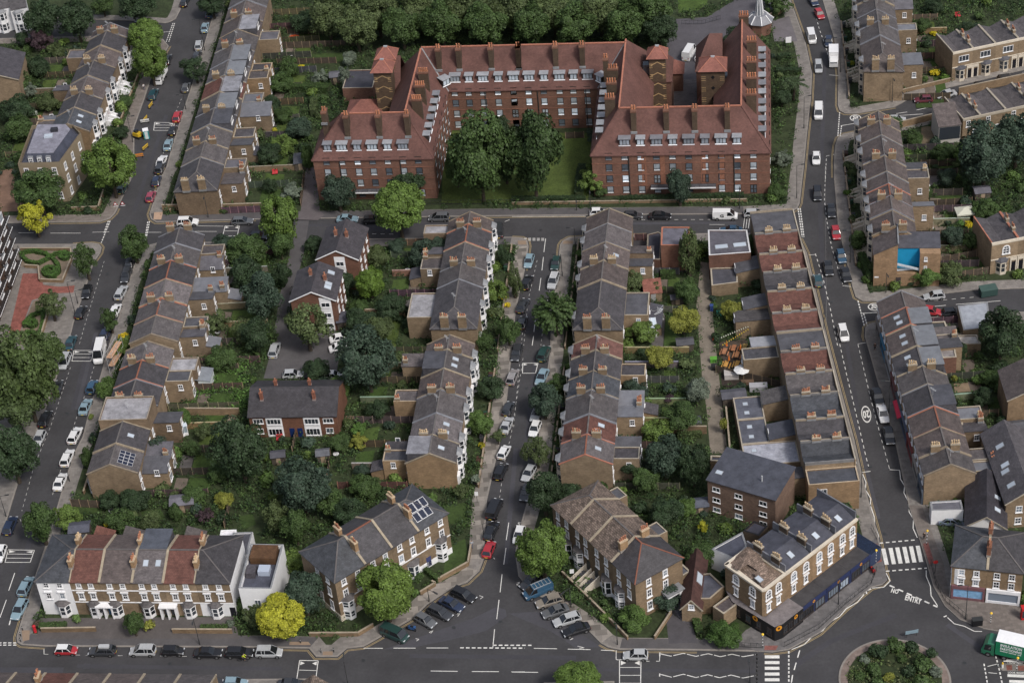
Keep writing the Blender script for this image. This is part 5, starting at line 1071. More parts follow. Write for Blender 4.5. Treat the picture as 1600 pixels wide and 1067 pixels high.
def poly_block(label, name, px, z, wm, rm, rc=None, wc=None, cat='building', par=.35, cop='coping', z0=0, setf=None):
  """flat-roofed block from photo points of its parapet"""
  q = pts(px, z); c = sum((Vector((p.x, p.y, 0)) for p in q), Vector())/len(q); poly = ccw([(p.x-c.x, p.y-c.y) for p in q])
  t = thing(name, label, cat, (c.x, c.y, z0), 0); FOOT.append([(p.x, p.y) for p in q]); b = MB(); b.prism(poly, 0, z-par, 0, bottom=False); i = offset(poly, .3)
  for k in range(len(poly)):
    j = (k+1) % len(poly); b.face([(*poly[k], z-par), (*poly[j], z-par), (*poly[j], z), (*poly[k], z)]); b.face([(*poly[k], z), (*poly[j], z), (*i[j], z), (*i[k], z)], 1); b.face([(*i[j], z-par), (*i[k], z-par), (*i[k], z), (*i[j], z)])
  b.build('wall', [wm, cop], t, col=wc); b = MB(); e = offset(poly, .303); b.face([(*p, z-par+.02) for p in e]); r = b.build('roof', rm, t, col=rc); return t, poly, r
def edge_windows(t, poly, k, z, fr, w, h, kind):
  a, b = Vector(poly[k]), Vector(poly[(k+1) % len(poly)]); d = (b-a); r = math.atan2(d.y, d.x)
  for f in fr: p = a+d*f; window(t, p.x, p.y, z, w, h, kind, r)
# the stuccoed mansion
t, poly, r = poly_block('big cream stone corner house with mansard attic under the top left terrace', 'corner_mansion', ' '.join(f'{a} {b}' for a, b in (g('a0', 105, 975), g('a0', 355, 968), g('a0', 482, 792), g('a0', 435, 742), g('a0', 190, 746))), 10.2, 'cream', 'felt', (.7, .72, .85), (.4, .36, .3), par=.8)
for k in range(len(poly)):
  d = (Vector(poly[(k+1) % len(poly)])-Vector(poly[k])); n = int(d.length/3)
  if d.y < -1 and d.x > 1 or d.x > 4 or d.y > 3:
    for z in (1, 4.2, 7.2): edge_windows(t, poly, k, z, [(i+.5)/n for i in range(n)] if n else [.5], 1.1, 1.8, 'surr')
e = offset(poly, .8); e2 = offset(poly, 1.9); b = MB()
for k in range(len(e)): j = (k+1) % len(e); b.face([(*e[k], 9.45), (*e[j], 9.45), (*e2[j], 11.4), (*e2[k], 11.4)])
mz = b.build('mansard_roof', 'felt', t, col=(.62, .68, .85)); b = MB(); b.prism(e2, 11.38, 11.5); b.build('roof_deck', 'felt_pale', mz, col=(.75, .75, .85))
for f in (.25, .5, .75):
  a, c = Vector(e[0]), Vector(e[1]); p = a.lerp(c, f); b = MB(); b.box(p.x-.55, p.y+.1, 9.6, p.x+.55, p.y+1.2, 11); o = b.build('dormer', 'lead', mz); window(o, p.x, p.y+.1, 9.7, .9, 1.2, 'sash', 0)
b = MB(); b.box(-.9-.6, -.6, 11.4, .9-.6, .6, 11.9); b.build('roof_lantern', 'skyglass', mz); b = MB(); b.box(-.3, 1.6, 11.4, 1.2, 2.6, 12.2); b.build('roof_hut', 'felt', mz, col=(.4, .4, .45))
# modern white block
t, poly, r = poly_block('modern white cube house with roof terrace beside the golden yellow tree', 'modern_house', '372.5 918.5 424 919.5 443 850 391 849', 7.4, 'white', 'felt', (.9, .95, 1.1), cop='lead', par=.9)
a_, b_ = Vector(poly[0]), Vector(poly[1])
for nm, m_, x0, x1, y0, y1, z0, z1, col in (('planted_roof', 'soil', .12, .9, .62, .93, 6.5, 7.9, (1, 1, 1)), ('roof_lantern', 'skyglass', .45, .8, .36, .52, 6.5, 7.5, (.9, .9, .95)), ('stair_hut', 'slate', .1, .38, .3, .5, 6.5, 7.6, (.9, .9, 1))):
  o0 = Vector(poly[0]); ux = Vector(poly[1])-o0; uy = Vector(poly[-1])-o0; q = [o0+ux*x+uy*y for x, y in ((x0, y0), (x1, y0), (x1, y1), (x0, y1))]; b = MB(); b.prism([tuple(v) for v in q], z0, z1); o = b.build(nm, m_ if nm != 'planted_roof' else 'tile_red', t, col=col if nm != 'planted_roof' else (.7, .8, .5))
edge_windows(t, poly, 0, 3.4, (.5, .9), 1.1, 1.4, 'wide'); edge_windows(t, poly, 0, .2, (.35,), 1.4, 2.1, 'wide')
b = MB(); d = Vector(poly[1])-Vector(poly[0]); rr = math.atan2(d.y, d.x); b.box(.2, -.1, 0, d.length-.1, .01, 2.3); b.build('timber_cladding', 'timber', t, loc=(*poly[0], 0), rot=rr, col=(1.4, 1.2, 1))
# grilled brick workshop
A, L, u, rot = front_frame(g('c2', 1163, 870), g('c2', 1568, 990), 7.6); dep = 8.2; t = thing('brick_workshop', 'red-brown brick workshop with dark mono-pitched roof and barred white windows', 'building', (A.x, A.y, 0), rot); foot(A, rot, 0, 0, L, dep)
b = MB(); b.prism([(0, 0), (L, 0), (L, dep), (0, dep)], 0, [7.5, 7.5, 7.9, 7.9], bottom=False); b.build('wall', 'brick_red', t, col=(1.0, 1.25, 1.3)); b = MB(); b.slab([(-.2, -.3, 7.6), (L+.2, -.3, 7.6), (L+.2, dep+.2, 8.05), (-.2, dep+.2, 8.05)], .12); r = b.build('roof', 'felt', t, col=(.75, .8, .9)); skylight(r, (1.2, 2.2, 7.72), (1, 0, 0), (0, 1, .05), 1.1, .8)
b = MB(); b.tube((L*.7, 3, 7.7), (L*.7, 3, 9), .13); b.build('flue', 'galv', r)
for f in (.13, .46, .82):
  for z in (5.3, 2.9, .7): window(t, L*f, 0, z, 1.4, 1.0, 'wide')
# stone faced flats at the left edge
q0, q1 = P((27, 430)), P((-10, 530)); d = (q1-q0).normalized(); rot = math.atan2(-d.x, d.y)+math.pi; n = Vector((d.y, -d.x, 0)); n = n if n.x < 0 else -n
t = thing('balcony_flats', 'dark brick flats with white-railed balconies at the left edge', 'apartment building', (q0.x, q0.y, 0), math.atan2(d.y, d.x)); sgn = 1 if Vector((-d.y, d.x, 0)).dot(n) > 0 else -1
b = MB(); b.box(-2, min(0, sgn*12), 0, 34, max(0, sgn*12), 14.5); b.build('wall', 'brick_dark', t, col=(.9, .7, .62))
for k in range(5):
  z = 2.2+2.75*k; step = 1.6*(4-k)
  for s0 in (-2.0, 8.5, 19.0):
    b = MB(); ya, yb = sorted((-sgn*1.1, -sgn*.01)); b.box(s0, ya, z, s0+9, yb, z+.2); yo = -sgn*1.1
    b.box(s0, min(yo, yo+sgn*.08), z+.2, s0+9, max(yo, yo+sgn*.08), z+.32, 1); b.bar((s0, yo, z+1.1), (s0+9, yo, z+1.1), .07, .07, 2)
    for x in np.arange(s0+.05, s0+9, .9): b.bar((x, yo, z+.3), (x, yo, z+1.1), .05, .05, 2)
    b.build('balcony', ['frame_dark', 'white', 'metal'], t)
    for x in (2.2, 6.6): window(t, s0+x, -sgn*.02, z+.3, 2.2, 1.9, 'wide', math.pi if sgn < 0 else 0)
# white house with black roof, sheds and yards at the right
gable_block('white cottage with black roof and two skylights behind the corner shop', 'white_cottage', g('d3', 1255, 125), g('d3', 1492, 140), 3.9, 6.2, 11.5, 'white', 'slate', (.42, .42, .5), 'house', dress=lambda t, L, dep, z, zr, r: [skylight(r, (L*.78, y, zr-.28*L*(zr-z)/(L/2)), (0, 1, 0), (-1, 0, (zr-z)/(L/2))) for y in (3, 6)]+[window(t, L*.75, 0, .9, 1.4, 1.2, 'wide')])
gable_block('brick house with big slate roof and paired skylights at the right edge', 'gabled_house', g('c3', 1495, 1010), g('c3', 1760, 985), 6.0, 8.6, 17.5, 'brick_stock', 'slate', (.8, .8, .86), 'house', dress=lambda t, L, dep, z, zr, r: [skylight(r, (L*f, y, zr-abs(L*f-L/2)*(zr-z)/(L/2)), (0, -1, 0), (1, 0, (zr-z)/(L/2)), .9, 1.4) for f, y in ((.2, 3), (.18, 6.5), (.22, 7.9), (.25, 12.5))]+[window(t, L*.3, 0, k, 1.1, 1.4, 'sash') for k in (1, 3.6)])
gable_block('brown brick house end with worn slate roof at the right edge above the lawn', 'gabled_house', g('c3', 1508, 395), g('c3', 1800, 375), 6.4, 8.6, 8, 'brick_stock', 'slate', (1, .9, .85), 'house', (.9, .85, .8))
gable_block('brown brick house at the left edge above the mansion, gable towards the trees', 'gabled_house', g('a0', -190, 500), g('a0', 105, 470), 7.5, 9.8, 12, 'brick_stock', 'slate', (.8, .8, .9), 'house')
FB = lambda label, name, px, z, wm, rm, rc=None, wc=None, cat='outbuilding', cop='coping', par=.2: poly_block(label, name, px, z, wm, rm, rc, wc, cat, par, cop)
def gq(t, s): a = [float(x) for x in s.split()]; return ' '.join('%g %g' % g(t, a[i], a[i+1]) for i in range(0, len(a), 2))
FB('brick house with flat roof and orange parapet beside the cross road', 'flat_roofed_house', gq('b2', '885 470 1050 470 1060 360 890 360'), 6.3, 'brick_red', 'felt', (1.5, 1.45, 1.55), (1.0, .95, .9), 'house', 'ridge_red')
FB('low black-roofed garage joined to the orange-parapet house', 'garage', gq('b2', '800 555 883 555 893 400 870 388 805 405'), 2.8, 'brick_red', 'felt', (.6, .6, .68), (.6, .6, .6))
o = FB('white-edged flat roofed house with two roof lights by the cross road', 'flat_roofed_house', gq('b2', '1172 530 1422 512 1400 378 1166 378'), 6.0, 'brick_red', 'felt', (1.3, 1.25, 1.3), (.75, .75, .75), 'house', 'white')
for f in (-1.6, 2.0): skylight(o[2], (f, -1.2, 5.86), (1, 0, 0), (0, 1, 0), 2.4, 1.2)
FB('paved roof terrace over a store behind the parapeted row', 'roof_terrace', gq('b2', '1188 710 1345 690 1340 600 1180 604'), 2.9, 'brick_stock', 'felt', (.9, .9, .95))
FB('grey sheet-roofed garage by the right side road', 'garage', gq('b3', '1240 975 1400 955 1385 805 1205 830'), 3.2, 'brick_stock', 'lead', (1.5, 1.55, 1.65), cop='lead', par=.05)
FB('long low building with cream flat roof behind the shop row', 'outbuilding', gq('b3', '1195 1060 1345 1055 1320 1000 1185 1005'), 2.8, 'brick_stock', 'felt_pale', (1.5, 1.4, 1.2))
FB('dark flat roof behind the top of the shop row with an orange lamp', 'outbuilding', gq('b3', '1050 1010 1160 1000 1130 920 1035 925'), 4.8, 'brick_stock', 'felt', (.7, .75, .7))
FB('brick extension with roof garden clutter behind the shop row', 'outbuilding', gq('c3', '1115 150 1200 145 1190 88 1090 95'), 5.2, 'brick_red', 'felt_pale', (.8, .75, .7))
FB('weathered grey double shed behind the shop row', 'outbuilding', gq('c3', '1240 600 1360 595 1370 560 1350 480 1215 490'), 4.6, 'brick_stock', 'felt', (.9, .9, .92))
FB('white rendered extension with flat roof at the end of shop row', 'outbuilding', gq('c3', '1305 820 1385 820 1365 782 1300 785'), 5.0, 'white', 'felt', (1.2, 1.2, 1.2))
FB('white garage block with grey flat roof behind the zebra crossing shop', 'garage', gq('d3', '1050 40 1240 35 1225 -25 1040 -15'), 3.3, 'white', 'felt', (1.5, 1.5, 1.55), cop='lead')
FB('white-topped flat roof annex behind the grey hipped end house', 'annex', gq('d0', '1300 228 1400 225 1408 152 1315 155'), 3.5, 'white', 'felt_pale', (2.2, 2.2, 2.2), cop='white')
FB('slate-grey annex between the hipped end house and modern white house', 'annex', gq('d0', '1372 300 1470 300 1505 165 1385 170'), 4.4, 'white', 'felt', (1, 1, 1.05), cop='lead')
# pub corner
def pub():
  z = 9.2; cw = [g('d2', 1268, 356), g('d2', 1488, 512), g('d3', 62, 512), g('d3', 185, 412), g('d3', 170, 360)]
  q = [P(p, z) for p in cw]; A, B = q[3], P(g('d3', 608, 88), z); u = (B-A).normalized(); n = Vector((-u.y, u.x, 0)); rot = math.atan2(u.y, u.x)
  def lo(p): v = p-A; return (v.dot(u), v.dot(n))
  L0 = (B-A).length; dep = 8.5; foot(A, rot, -9, -3.5, L0+3, dep)
  # corner pub: canted
  c1, c2 = lo(q[1]), lo(q[2]); c0 = lo(q[0]); poly = [(0, 0), (-.0, dep), (c0[0], max(dep, c0[1])), c0, (c1[0], c1[1]), (c2[0], 0)]
  t = thing('corner_pub', 'corner pub with arched white windows, weathered roof and black ground floor', 'pub', (A.x, A.y, 0), rot)
  poly = ccw(poly); b = MB(); b.prism(poly, 0, z-.3, bottom=False); b.build('wall', 'brick_stock', t, col=(.95, .9, .85))
  b = MB(); e = offset(poly, -.12); i = offset(poly, .35)
  for k in range(len(poly)): j = (k+1) % len(poly); b.face([(*e[k], z-.35), (*e[j], z-.35), (*e[j], z), (*e[k], z)]); b.face([(*e[k], z), (*e[j], z), (*i[j], z), (*i[k], z)]); b.face([(*i[j], z-.35), (*i[k], z-.35), (*i[k], z), (*i[j], z)])
  b.build('parapet', 'cream', t)
  cx, cy = sum(p[0] for p in i)/len(i), sum(p[1] for p in i)/len(i); b = MB(); r0 = offset(poly, .38); top = offset(poly, 3.2)
  for k in range(len(i)): j = (k+1) % len(i); b.face([(*r0[k], z-.33), (*r0[j], z-.33), (*top[j], z+.75), (*top[k], z+.75)])
  b.face([(*p, z+.75) for p in top]); r = b.build('roof', 'tile_worn', t, col=(1.25, 1.2, 1.15)); skylight(r, (cx-1, cy-2.5, z+.6), (1, 0, 0), (0, 1, .2))
  def edge(par, a, c, fr, zz, kind, w_, h_):
    a, c = Vector(a), Vector(c); d = c-a; rr = math.atan2(d.y, d.x)
    for f in fr: p = a+d*f; window(par, p.x, p.y, zz, w_, h_, kind, rr)
  for zz, kd, hh in ((6.6, 'arch', 1.7), (3.9, 'ped', 1.7)):
    edge(t, c0, c1, (.3, .75), zz, kd, .95, hh); edge(t, (c2[0], 0), (0, 0), (.16, .62), zz, kd, .95, hh)
  # black ground floor
  f = [(c0[0]-1.2, c0[1]-2.6), (c1[0]-.4, c1[1]-3.0), (c2[0]+.6, -3.2), (.5, -3.2), (.5, 0), c2, c1, c0]; b = MB(); f = ccw(f); b.prism(f, 0, 3.3, 0, 1, False); o = b.build('bar_front', ['black', 'felt_pale'], t, col=(.55, .5, .48))
  for a, c, nn in (((c0[0]-1.2, c0[1]-2.6), (c1[0]-.4, c1[1]-3.0), 4), ((c2[0]+.6, -3.2), (.5, -3.2), 4)):
    edge(o, a, c, [(k+.5)/nn for k in range(nn)], .9, 'dwide', 1.0, 1.5)
  a, c = Vector((c1[0]-.4, c1[1]-3.0)), Vector((c2[0]+.6, -3.2)); d = (c-a).normalized(); nn = Vector((d.y, -d.x)); m = (a+c)/2+nn*.06
  def disc(par, m, d, nn, zz, r=.55):
    b = MB(); D = Vector((d.x, d.y, 0)); N = Vector((nn.x, nn.y, 0)); ctr = Vector((m.x, m.y, zz))
    for k in range(20):
      a0, a1 = 2*math.pi*k/20, 2*math.pi*(k+1)/20; pp = [ctr+D*math.cos(x)*q_+Vector((0, 0, math.sin(x)*q_))+N*.03 for x, q_ in ((a0, r), (a1, r), (a1, r*.42), (a0, r*.42))]; b.face(pp)
    b.build('round_sign', 'plain', par, col=(.55, .23, .02))
  disc(o, m, d, nn, 2.75); a2_, c2_ = Vector((c0[0]-1.2, c0[1]-2.6)), Vector((c1[0]-.4, c1[1]-3.0)); d2 = (c2_-a2_).normalized(); disc(o, a2_.lerp(c2_, .55)+Vector((d2.y, -d2.x))*.06, d2, Vector((d2.y, -d2.x)), 2.75); disc(o, Vector((c2[0]+.6, -3.2)).lerp(Vector((.5, -3.2)), .62)+Vector((0, -.06)), Vector((1, 0)), Vector((0, -1)), 2.75, .42)
  # three shops with flats above
  W3 = [0, L0*.36, L0*.7, L0*1.0]
  for k in range(3):
    x0, x1 = W3[k], W3[k+1]; L = x1-x0; o_ = A+u*x0; tt = thing('shop_house', ['navy shop house joined to the corner pub, with a small roof light', 'middle navy shop house of the arched-window row beside the pub', 'end navy shop house with glazed corner canopy near the zebra crossing'][k], 'shop', (o_.x, o_.y, 0), rot, 'navy shop houses beside the pub')
    b = MB(); b.box(.012, 0, 0, L-.012, dep, z-.9 if 0 else z-.32, bottom=False); b.build('wall', 'brick_stock', tt, col=(1.05, .95, .85)); b = MB(); b.box(0.01, -.15, z-.35, L-.01, .25, z+.1); b.build('parapet', 'cream', tt)
    b = MB(); s_ = .3; b.slab([(.2, .26, z-.1), (L-.2, .26, z-.1), (L-.2, dep*.45, z+1.2), (.2, dep*.45, z+1.2)], .14); b.slab([(L-.2, dep, z-.1), (.2, dep, z-.1), (.2, dep*.45, z+1.2), (L-.2, dep*.45, z+1.2)], .14); r = b.build('roof', 'felt', tt, col=(.72, .75, .85)); skylight(r, (L*.5, dep*.22, z+.62), (1, 0, 0), (0, 1, .36))
    for x in ((.1, L-.1) if k == 2 else (.1,)): b = MB(); b.box(x-.12, .26, z-.2, x+.12, dep, z+1.45); b.build('party_wall', 'lead', tt, col=(.7, .7, .75))
    for yy in (2.2, 6): chimney(tt, 0.0 if k else .1, yy, z+.4, z+2.3, .6, 1.7, 4, 'brick_dark', 'pot_buff')
    for fx in (.28, .75): window(tt, L*fx, 0, 6.4, .95, 1.75, 'arch'); window(tt, L*fx, 0, 3.75, 1.0, 1.8, 'ped')
    b = MB(); b.box(.01, -3.0, 0, L-.01, -.01, 3.0, 0, 1); o = b.build('shop_front', ['plain', 'roof_dark'], tt, col=(.018, .026, .07)); b = MB(); b.box(.05, -3.12, 2.4, L-.05, -3.003, 3.25); b.build('fascia', 'plain', o, col=(.02, .03, .085))
    window(o, L*.3, -3.0, .5, L*.42, 1.7, 'dwide'); window(o, L*.76, -3.0, .5, L*.36, 1.7, 'dwide'); disc(o, Vector((L*.5, -3.13)), Vector((1, 0)), Vector((0, -1)), 2.85, .3)
  b = MB(); b.box(L-.005, -3, 0, L+2.6, 3.5, 3.0, 0, 1); b.build('corner_canopy', ['plain', 'glass_pale'], tt, col=(.03, .045, .09))
pub()
# little buildings behind the pub
gable_block('small brick hall with brown roof and orange ridge beside the driveway', 'brick_hall', g('d2', 1010, 612), g('d2', 1125, 618), 3.4, 5.3, 11.5, 'brick_stock', 'tile_red', (.55, .6, .65), 'building', dress=lambda t, L, dep, z, zr, r: [window(t, L/2, 0, 2.9, 1, 1.2, 'surr'), skylight(r, (L*.78, dep*.5, zr-.56*(zr-z)), (0, 1, 0), (-1, 0, (zr-z)/(L/2)), 2.2, 1.2)])
FB('grey flat-roofed range between the hall and the pub', 'annex', gq('d2', '1115 565 1180 565 1265 490 1180 410 1125 415'), 3.6, 'brick_stock', 'felt', (1.2, 1.2, 1.3), (.9, .85, .8))
FB('slate lean-to annex at the foot of the pub wall', 'annex', gq('d2', '1195 610 1260 655 1350 590 1290 540'), 3.2, 'brick_stock', 'slate', (1.1, 1, 1))
FB('pale rendered annex with slate top and slit roof lights behind the pub', 'annex', gq('d2', '1185 268 1330 330 1400 250 1372 165'), 4.6, 'white', 'felt', (.8, .85, 1), cop='lead')
FB('black flat-roofed block behind the pub', 'annex', gq('d2', '1375 160 1470 190 1525 130 1440 100'), 4.5, 'brick_dark', 'felt', (.5, .5, .6), cop='black')
FB('low grey roof beyond the parapet row yard', 'annex', gq('c2', '1180 760 1320 765 1300 730 1182 728'), 2.6, 'brick_stock', 'felt', (.6, .6, .68))
FB('brick extension with grey flat roof behind the speckled terrace', 'annex', gq('d2', '985 445 1065 400 995 338 965 350'), 4.0, 'brick_stock', 'felt', (1.2, 1.2, 1.25))
# lean-to at the top right row
A, L, u, rot = front_frame(g('a3', 1095, 755), g('a3', 1225, 740), 4.6); t = thing('lean_to_house', 'slate lean-to with black glazed front and white base at the top right', 'house', (A.x, A.y, 0), rot)
b = MB(); b.prism([(0, 0), (L, 0), (L, 6), (0, 6)], 0, [4.5, 4.5, 6.3, 6.3], bottom=False); b.build('wall', 'white', t, col=(.6, .57, .52)); b = MB(); b.slab([(-.15, -.2, 4.6), (L+.15, -.2, 4.6), (L+.15, 6.1, 6.5), (-.15, 6.1, 6.5)], .12); b.build('roof', 'slate', t, col=(1.1, .98, .92)); b = MB(); b.box(.1, -.05, 1.2, L-.1, .01, 4.2); b.build('glazed_front', 'glass', t)
# white terrace at the top left corner
t = None
for k in range(2):
  A, L, u, rot = front_frame(g('a0', -40+100*k, 60), g('a0', 60+100*k, 40), 6.5); t = thing('terraced_house', ['white bay-fronted house in the top left corner', 'second white bay-fronted house from the top left corner'][k], 'house', (A.x, A.y, 0), rot); shell(t, 0, L, .01, 8, 6.5, 6.5, 6.5, 'white', (.85, .85, .85), 1, 1); bay(t, L*.4, 0, 0, 2.3, .8, 2, 2.8, 'lead', 'white'); roof_gable(t, 0, L, .01+0, 8, 6.4, 6.4, 6.5, 'slate', (1, 1, 1)) if 0 else None
  b = MB(); b.slab([(0, -.2, 6.5), (L, -.2, 6.5), (L, 8, 7.4), (0, 8, 7.4)], .15); b.build('roof', 'slate', t)
# blue open stairwell in the end wall of the cream-fronted terrace
def stairwell():
  a, b_ = g('b3', 845, 515), g('b3', 1105, 520); A, L, u, rot = front_frame(g('b3', 708, 520), b_, 7.8); dep = 6.5
  t = thing('stairwell_house', 'tan brick end house with an open bright blue stairwell in its wall', 'house', (A.x, A.y, 0), rot)
  x0, x1, z0, z1 = L*.355, L*.69, 3.0, 7.35; b = MB()
  b.prism([(0, 0), (x0, 0), (x0, dep), (0, dep)], 0, [7.6, 10.0, 10.0, 7.6]); b.box(x1, 0, 0, L, dep, 7.8); b.box(x0, 0, 0, x1, dep, z0); b.box(x0, 1.9, z0, x1, dep, 7.8); b.build('wall', 'brick_stock', t, col=(1.35, 1.2, 1.1))
  b = MB(); b.face([(x0+.01, 1.88, z0), (x1-.01, 1.88, z0), (x1-.01, 1.88, 7.78), (x0+.01, 1.88, 7.78)]); b.face([(x1-.012, .05, z0), (x1-.012, 1.87, z0), (x1-.012, 1.87, 7.75), (x1-.012, .05, 7.75)][::-1]); b.build('blue_wall', 'plain', t, col=(.012, .25, .46))
  b = MB(); b.slab([(x0+.05, .3, 4.9), (x1-.05, .3, 3.7), (x1-.05, .9, 3.7), (x0+.05, .9, 4.9)], .15); b.bar((x0+.05, .25, 5.2), (x1-.05, .25, 4.0), .05, .35); b.bar((x0+.05, 1.0, 3.2), (x1-.3, 1.0, 3.6), .5, .12); b.build('staircase', 'white', t, col=(.8, .85, .9))
  b = MB(); b.slab([(-.25, -.15, 7.6), (x0+.1, -.15, 10.15), (x0+.1, dep, 10.15), (-.25, dep, 7.6)], .15); r = b.build('roof', 'slate', t, col=(1, .92, .9)); b = MB(); b.bar((x0+.05, -.1, 10.2), (x0+.05, dep, 10.2), .25, .2); b.build('parapet', 'lead', r); b = MB(); b.slab([(x0+.12, 1.7, 7.95), (L+.1, 1.7, 7.95), (L+.1, dep+.1, 8.3), (x0+.12, dep+.1, 8.3)], .14); r = b.build('roof', 'felt', t, col=(1.0, 1, 1.05))
  for x, z in ((L*.78, 6.1), (L*.78, 4.0), (L*.78, 1.6)): window(t, x, 0, z, .6, .9, 'sash')
  door(t, L*.38, 0, .1, (.12, .1, .1)); b = MB(); b.box(.2, -.05, 2.1, 1.0, .005, 2.4); b.build('street_nameplate', 'white', t)
stairwell()
# ---------------------------------------------------------------- vegetation
def leaves_mesh(name, pos, nrm, size, m='leaf', jit=.55):
  n = len(pos); nr = nrm+rng.normal(0, jit, (n, 3)); nr /= np.linalg.norm(nr, axis=1)[:, None]+1e-9
  r = rng.normal(0, 1, (n, 3)); u = np.cross(nr, r); u /= np.linalg.norm(u, axis=1)[:, None]+1e-9; v = np.cross(nr, u)
  s = (size*rng.uniform(.6, 1.35, n))[:, None]; a = rng.uniform(.55, .95, (n, 1))
  co = np.stack([pos-u*s*.5, pos-v*s*a*.5+u*s*.08, pos+u*s*.5, pos+v*s*a*.5+u*s*.08], 1).reshape(-1, 3)
  me = bpy.data.meshes.new(name); me.vertices.add(4*n); me.vertices.foreach_set('co', co.astype(np.float32).ravel())
  me.loops.add(4*n); me.loops.foreach_set('vertex_index', np.arange(4*n, dtype=np.int32)); me.polygons.add(n); me.polygons.foreach_set('loop_start', np.arange(0, 4*n, 4, dtype=np.int32))
  me.materials.append(M[m]); me.update(); return me
def sph(n): v = rng.normal(0, 1, (n, 3)); return v/np.linalg.norm(v, axis=1)[:, None]
CROWN = {}
def crown(kind, seed):
  k = (kind, seed)
  if k in CROWN: return CROWN[k]
  if kind == 'small':
    c = sph(9)*np.array([.5, .5, .35])*rng.uniform(.4, 1, (9, 1)); r = rng.uniform(.32, .5, 9); per, sz = 80, .26
  elif kind == 'round':
    c = sph(110)*rng.uniform(.55, .82, (110, 1)); r = rng.uniform(.15, .25, 110); per, sz = 240, .072
  elif kind == 'clump':
    c = sph(64)*rng.uniform(.3, .84, (64, 1)); r = rng.uniform(.2, .34, 64); per, sz = 280, .085
  elif kind == 'loose':
    c = sph(40)*rng.uniform(.3, .95, (40, 1)); r = rng.uniform(.14, .28, 40); per, sz = 180, .085
  elif kind == 'droop':
    c = sph(45)*rng.uniform(.4, .9, (45, 1)); r = rng.uniform(.16, .27, 45); per, sz = 120, .1
  elif kind == 'spiky':
    d = sph(190); d[:, 2] = d[:, 2]*.7+.1; d /= np.linalg.norm(d, axis=1)[:, None]; ps, ns = [], []
    for q in d:
      t = rng.uniform(.3, 1.02, 30); side = np.cross(q, [0, 0, 1.0]); side /= np.linalg.norm(side)+1e-9
      w_ = rng.uniform(-1, 1, 30)*.09*(1.25-t); p = q*t[:, None]+side*w_[:, None]; p[:, 2] -= .22*t**2; ps.append(p); ns.append(np.tile(q*.5+np.array([0, 0, .8]), (30, 1)))
    CROWN[k] = leaves_mesh('crown', np.concatenate(ps), np.concatenate(ns), .13, jit=.3); return CROWN[k]
  elif kind == 'column':
    c = sph(60)*rng.uniform(.6, .82, (60, 1)); r = rng.uniform(.18, .28, 60); per, sz = 150, .1
  ps, ns = [], []
  for q, rr in zip(c, r):
    d = sph(per); d[:, 2] = np.where(d[:, 2] < -.5, -d[:, 2], d[:, 2]); p = q+d*rr*rng.uniform(.8, 1.05, (per, 1))
    if kind == 'droop': p[:, 2] -= rng.uniform(0, .35, per)*np.linalg.norm(p[:, :2], axis=1)
    keep = (np.linalg.norm(p, axis=1) > .25); ps.append(p[keep]); ns.append((d*.75+q/(np.linalg.norm(q)+.1)*.5+np.array([0, 0, .25]))[keep])
  CROWN[k] = leaves_mesh('crown', np.concatenate(ps), np.concatenate(ns), sz); return CROWN[k]
def trunk_mesh():
  b = MB(); b.tube((0, 0, 0), (0, 0, .55), .06, .042, 7); b.tube((0, 0, .5), (0, 0, 1), .042, .018, 6)
  for a in range(5): an = a*1.26; b.tube((0, 0, .45+.06*a), (.28*math.cos(an), .28*math.sin(an), .8+.03*a), .022, .008, 5)
  return b.mesh('trunk', ['bark'])
TRUNK = trunk_mesh()
DARK, MID, BRI, GOLD, OLI, BLU, PUR, GREY, YEL = (.026, .045, .02), (.043, .073, .022), (.076, .122, .026), (.28, .28, .026), (.062, .085, .032), (.032, .052, .034), (.045, .028, .034), (.11, .135, .1), (.15, .16, .03)
TREES = []
def tree(cx, cy, rx, ry, kind, col, label, name='tree', trunk=None, cat='tree', group=None):
  """cx, cy the crown's centre in the photo, rx its half width in pixels, ry its half height"""
  s = scale_at((cx, cy), 5); R = rx/s; RZ = max(.6*R, math.sqrt(max(.3*R*R, (ry/s)**2-(R*.615)**2))/.79) if ry > rx*.615 else .75*R
  RZ = min(RZ, 2.4*R); tz = trunk if trunk is not None else max(.8, R*.55); h = tz+RZ*.92
  p = P((cx, cy), h); t = thing(name, label, cat, (p.x, p.y, .1), random.uniform(0, 6.28), group)
  j = random.uniform(.92, 1.1); c = link('crown', crown(kind, random.randint(0, 2)), t, tuple(v*j for v in col), (0, 0, h-.1)); c.scale = (R*1.04, R*1.04, RZ*1.04)
  tr = link('trunk', TRUNK, t); H = h+RZ*.25; tr.scale = (min(H, 7), min(H, 7), H); TREES.append((p.x, p.y, R)); return t
T = tree
T(170, 258, 43, 42, 'round', BRI, 'big round bright green tree in front of the cream corner mansion')
T(60, 299, 40, 32, 'clump', MID, 'mid green bushy tree beside the building site left of the corner mansion')
T(53, 338, 26, 27, 'loose', GOLD, 'golden yellow tree standing in the scrolled hedge garden'); T(62, 368, 18, 16, 'loose', GOLD, 'golden lower bough tree in the scrolled hedge garden') if 0 else None
T(226, 57, 30, 28, 'round', BRI, 'bright green street tree on hedge-garden street, farther of the touching pair'); T(234, 94, 27, 32, 'round', BRI, 'bright green street tree on hedge-garden street, nearer of the touching pair')
T(304, 106, 24, 20, 'loose', DARK, 'loose dark street tree above the grey car on hedge-garden street'); T(331, 6, 23, 16, 'clump', DARK, 'dark tree over the top end of hedge-garden street')
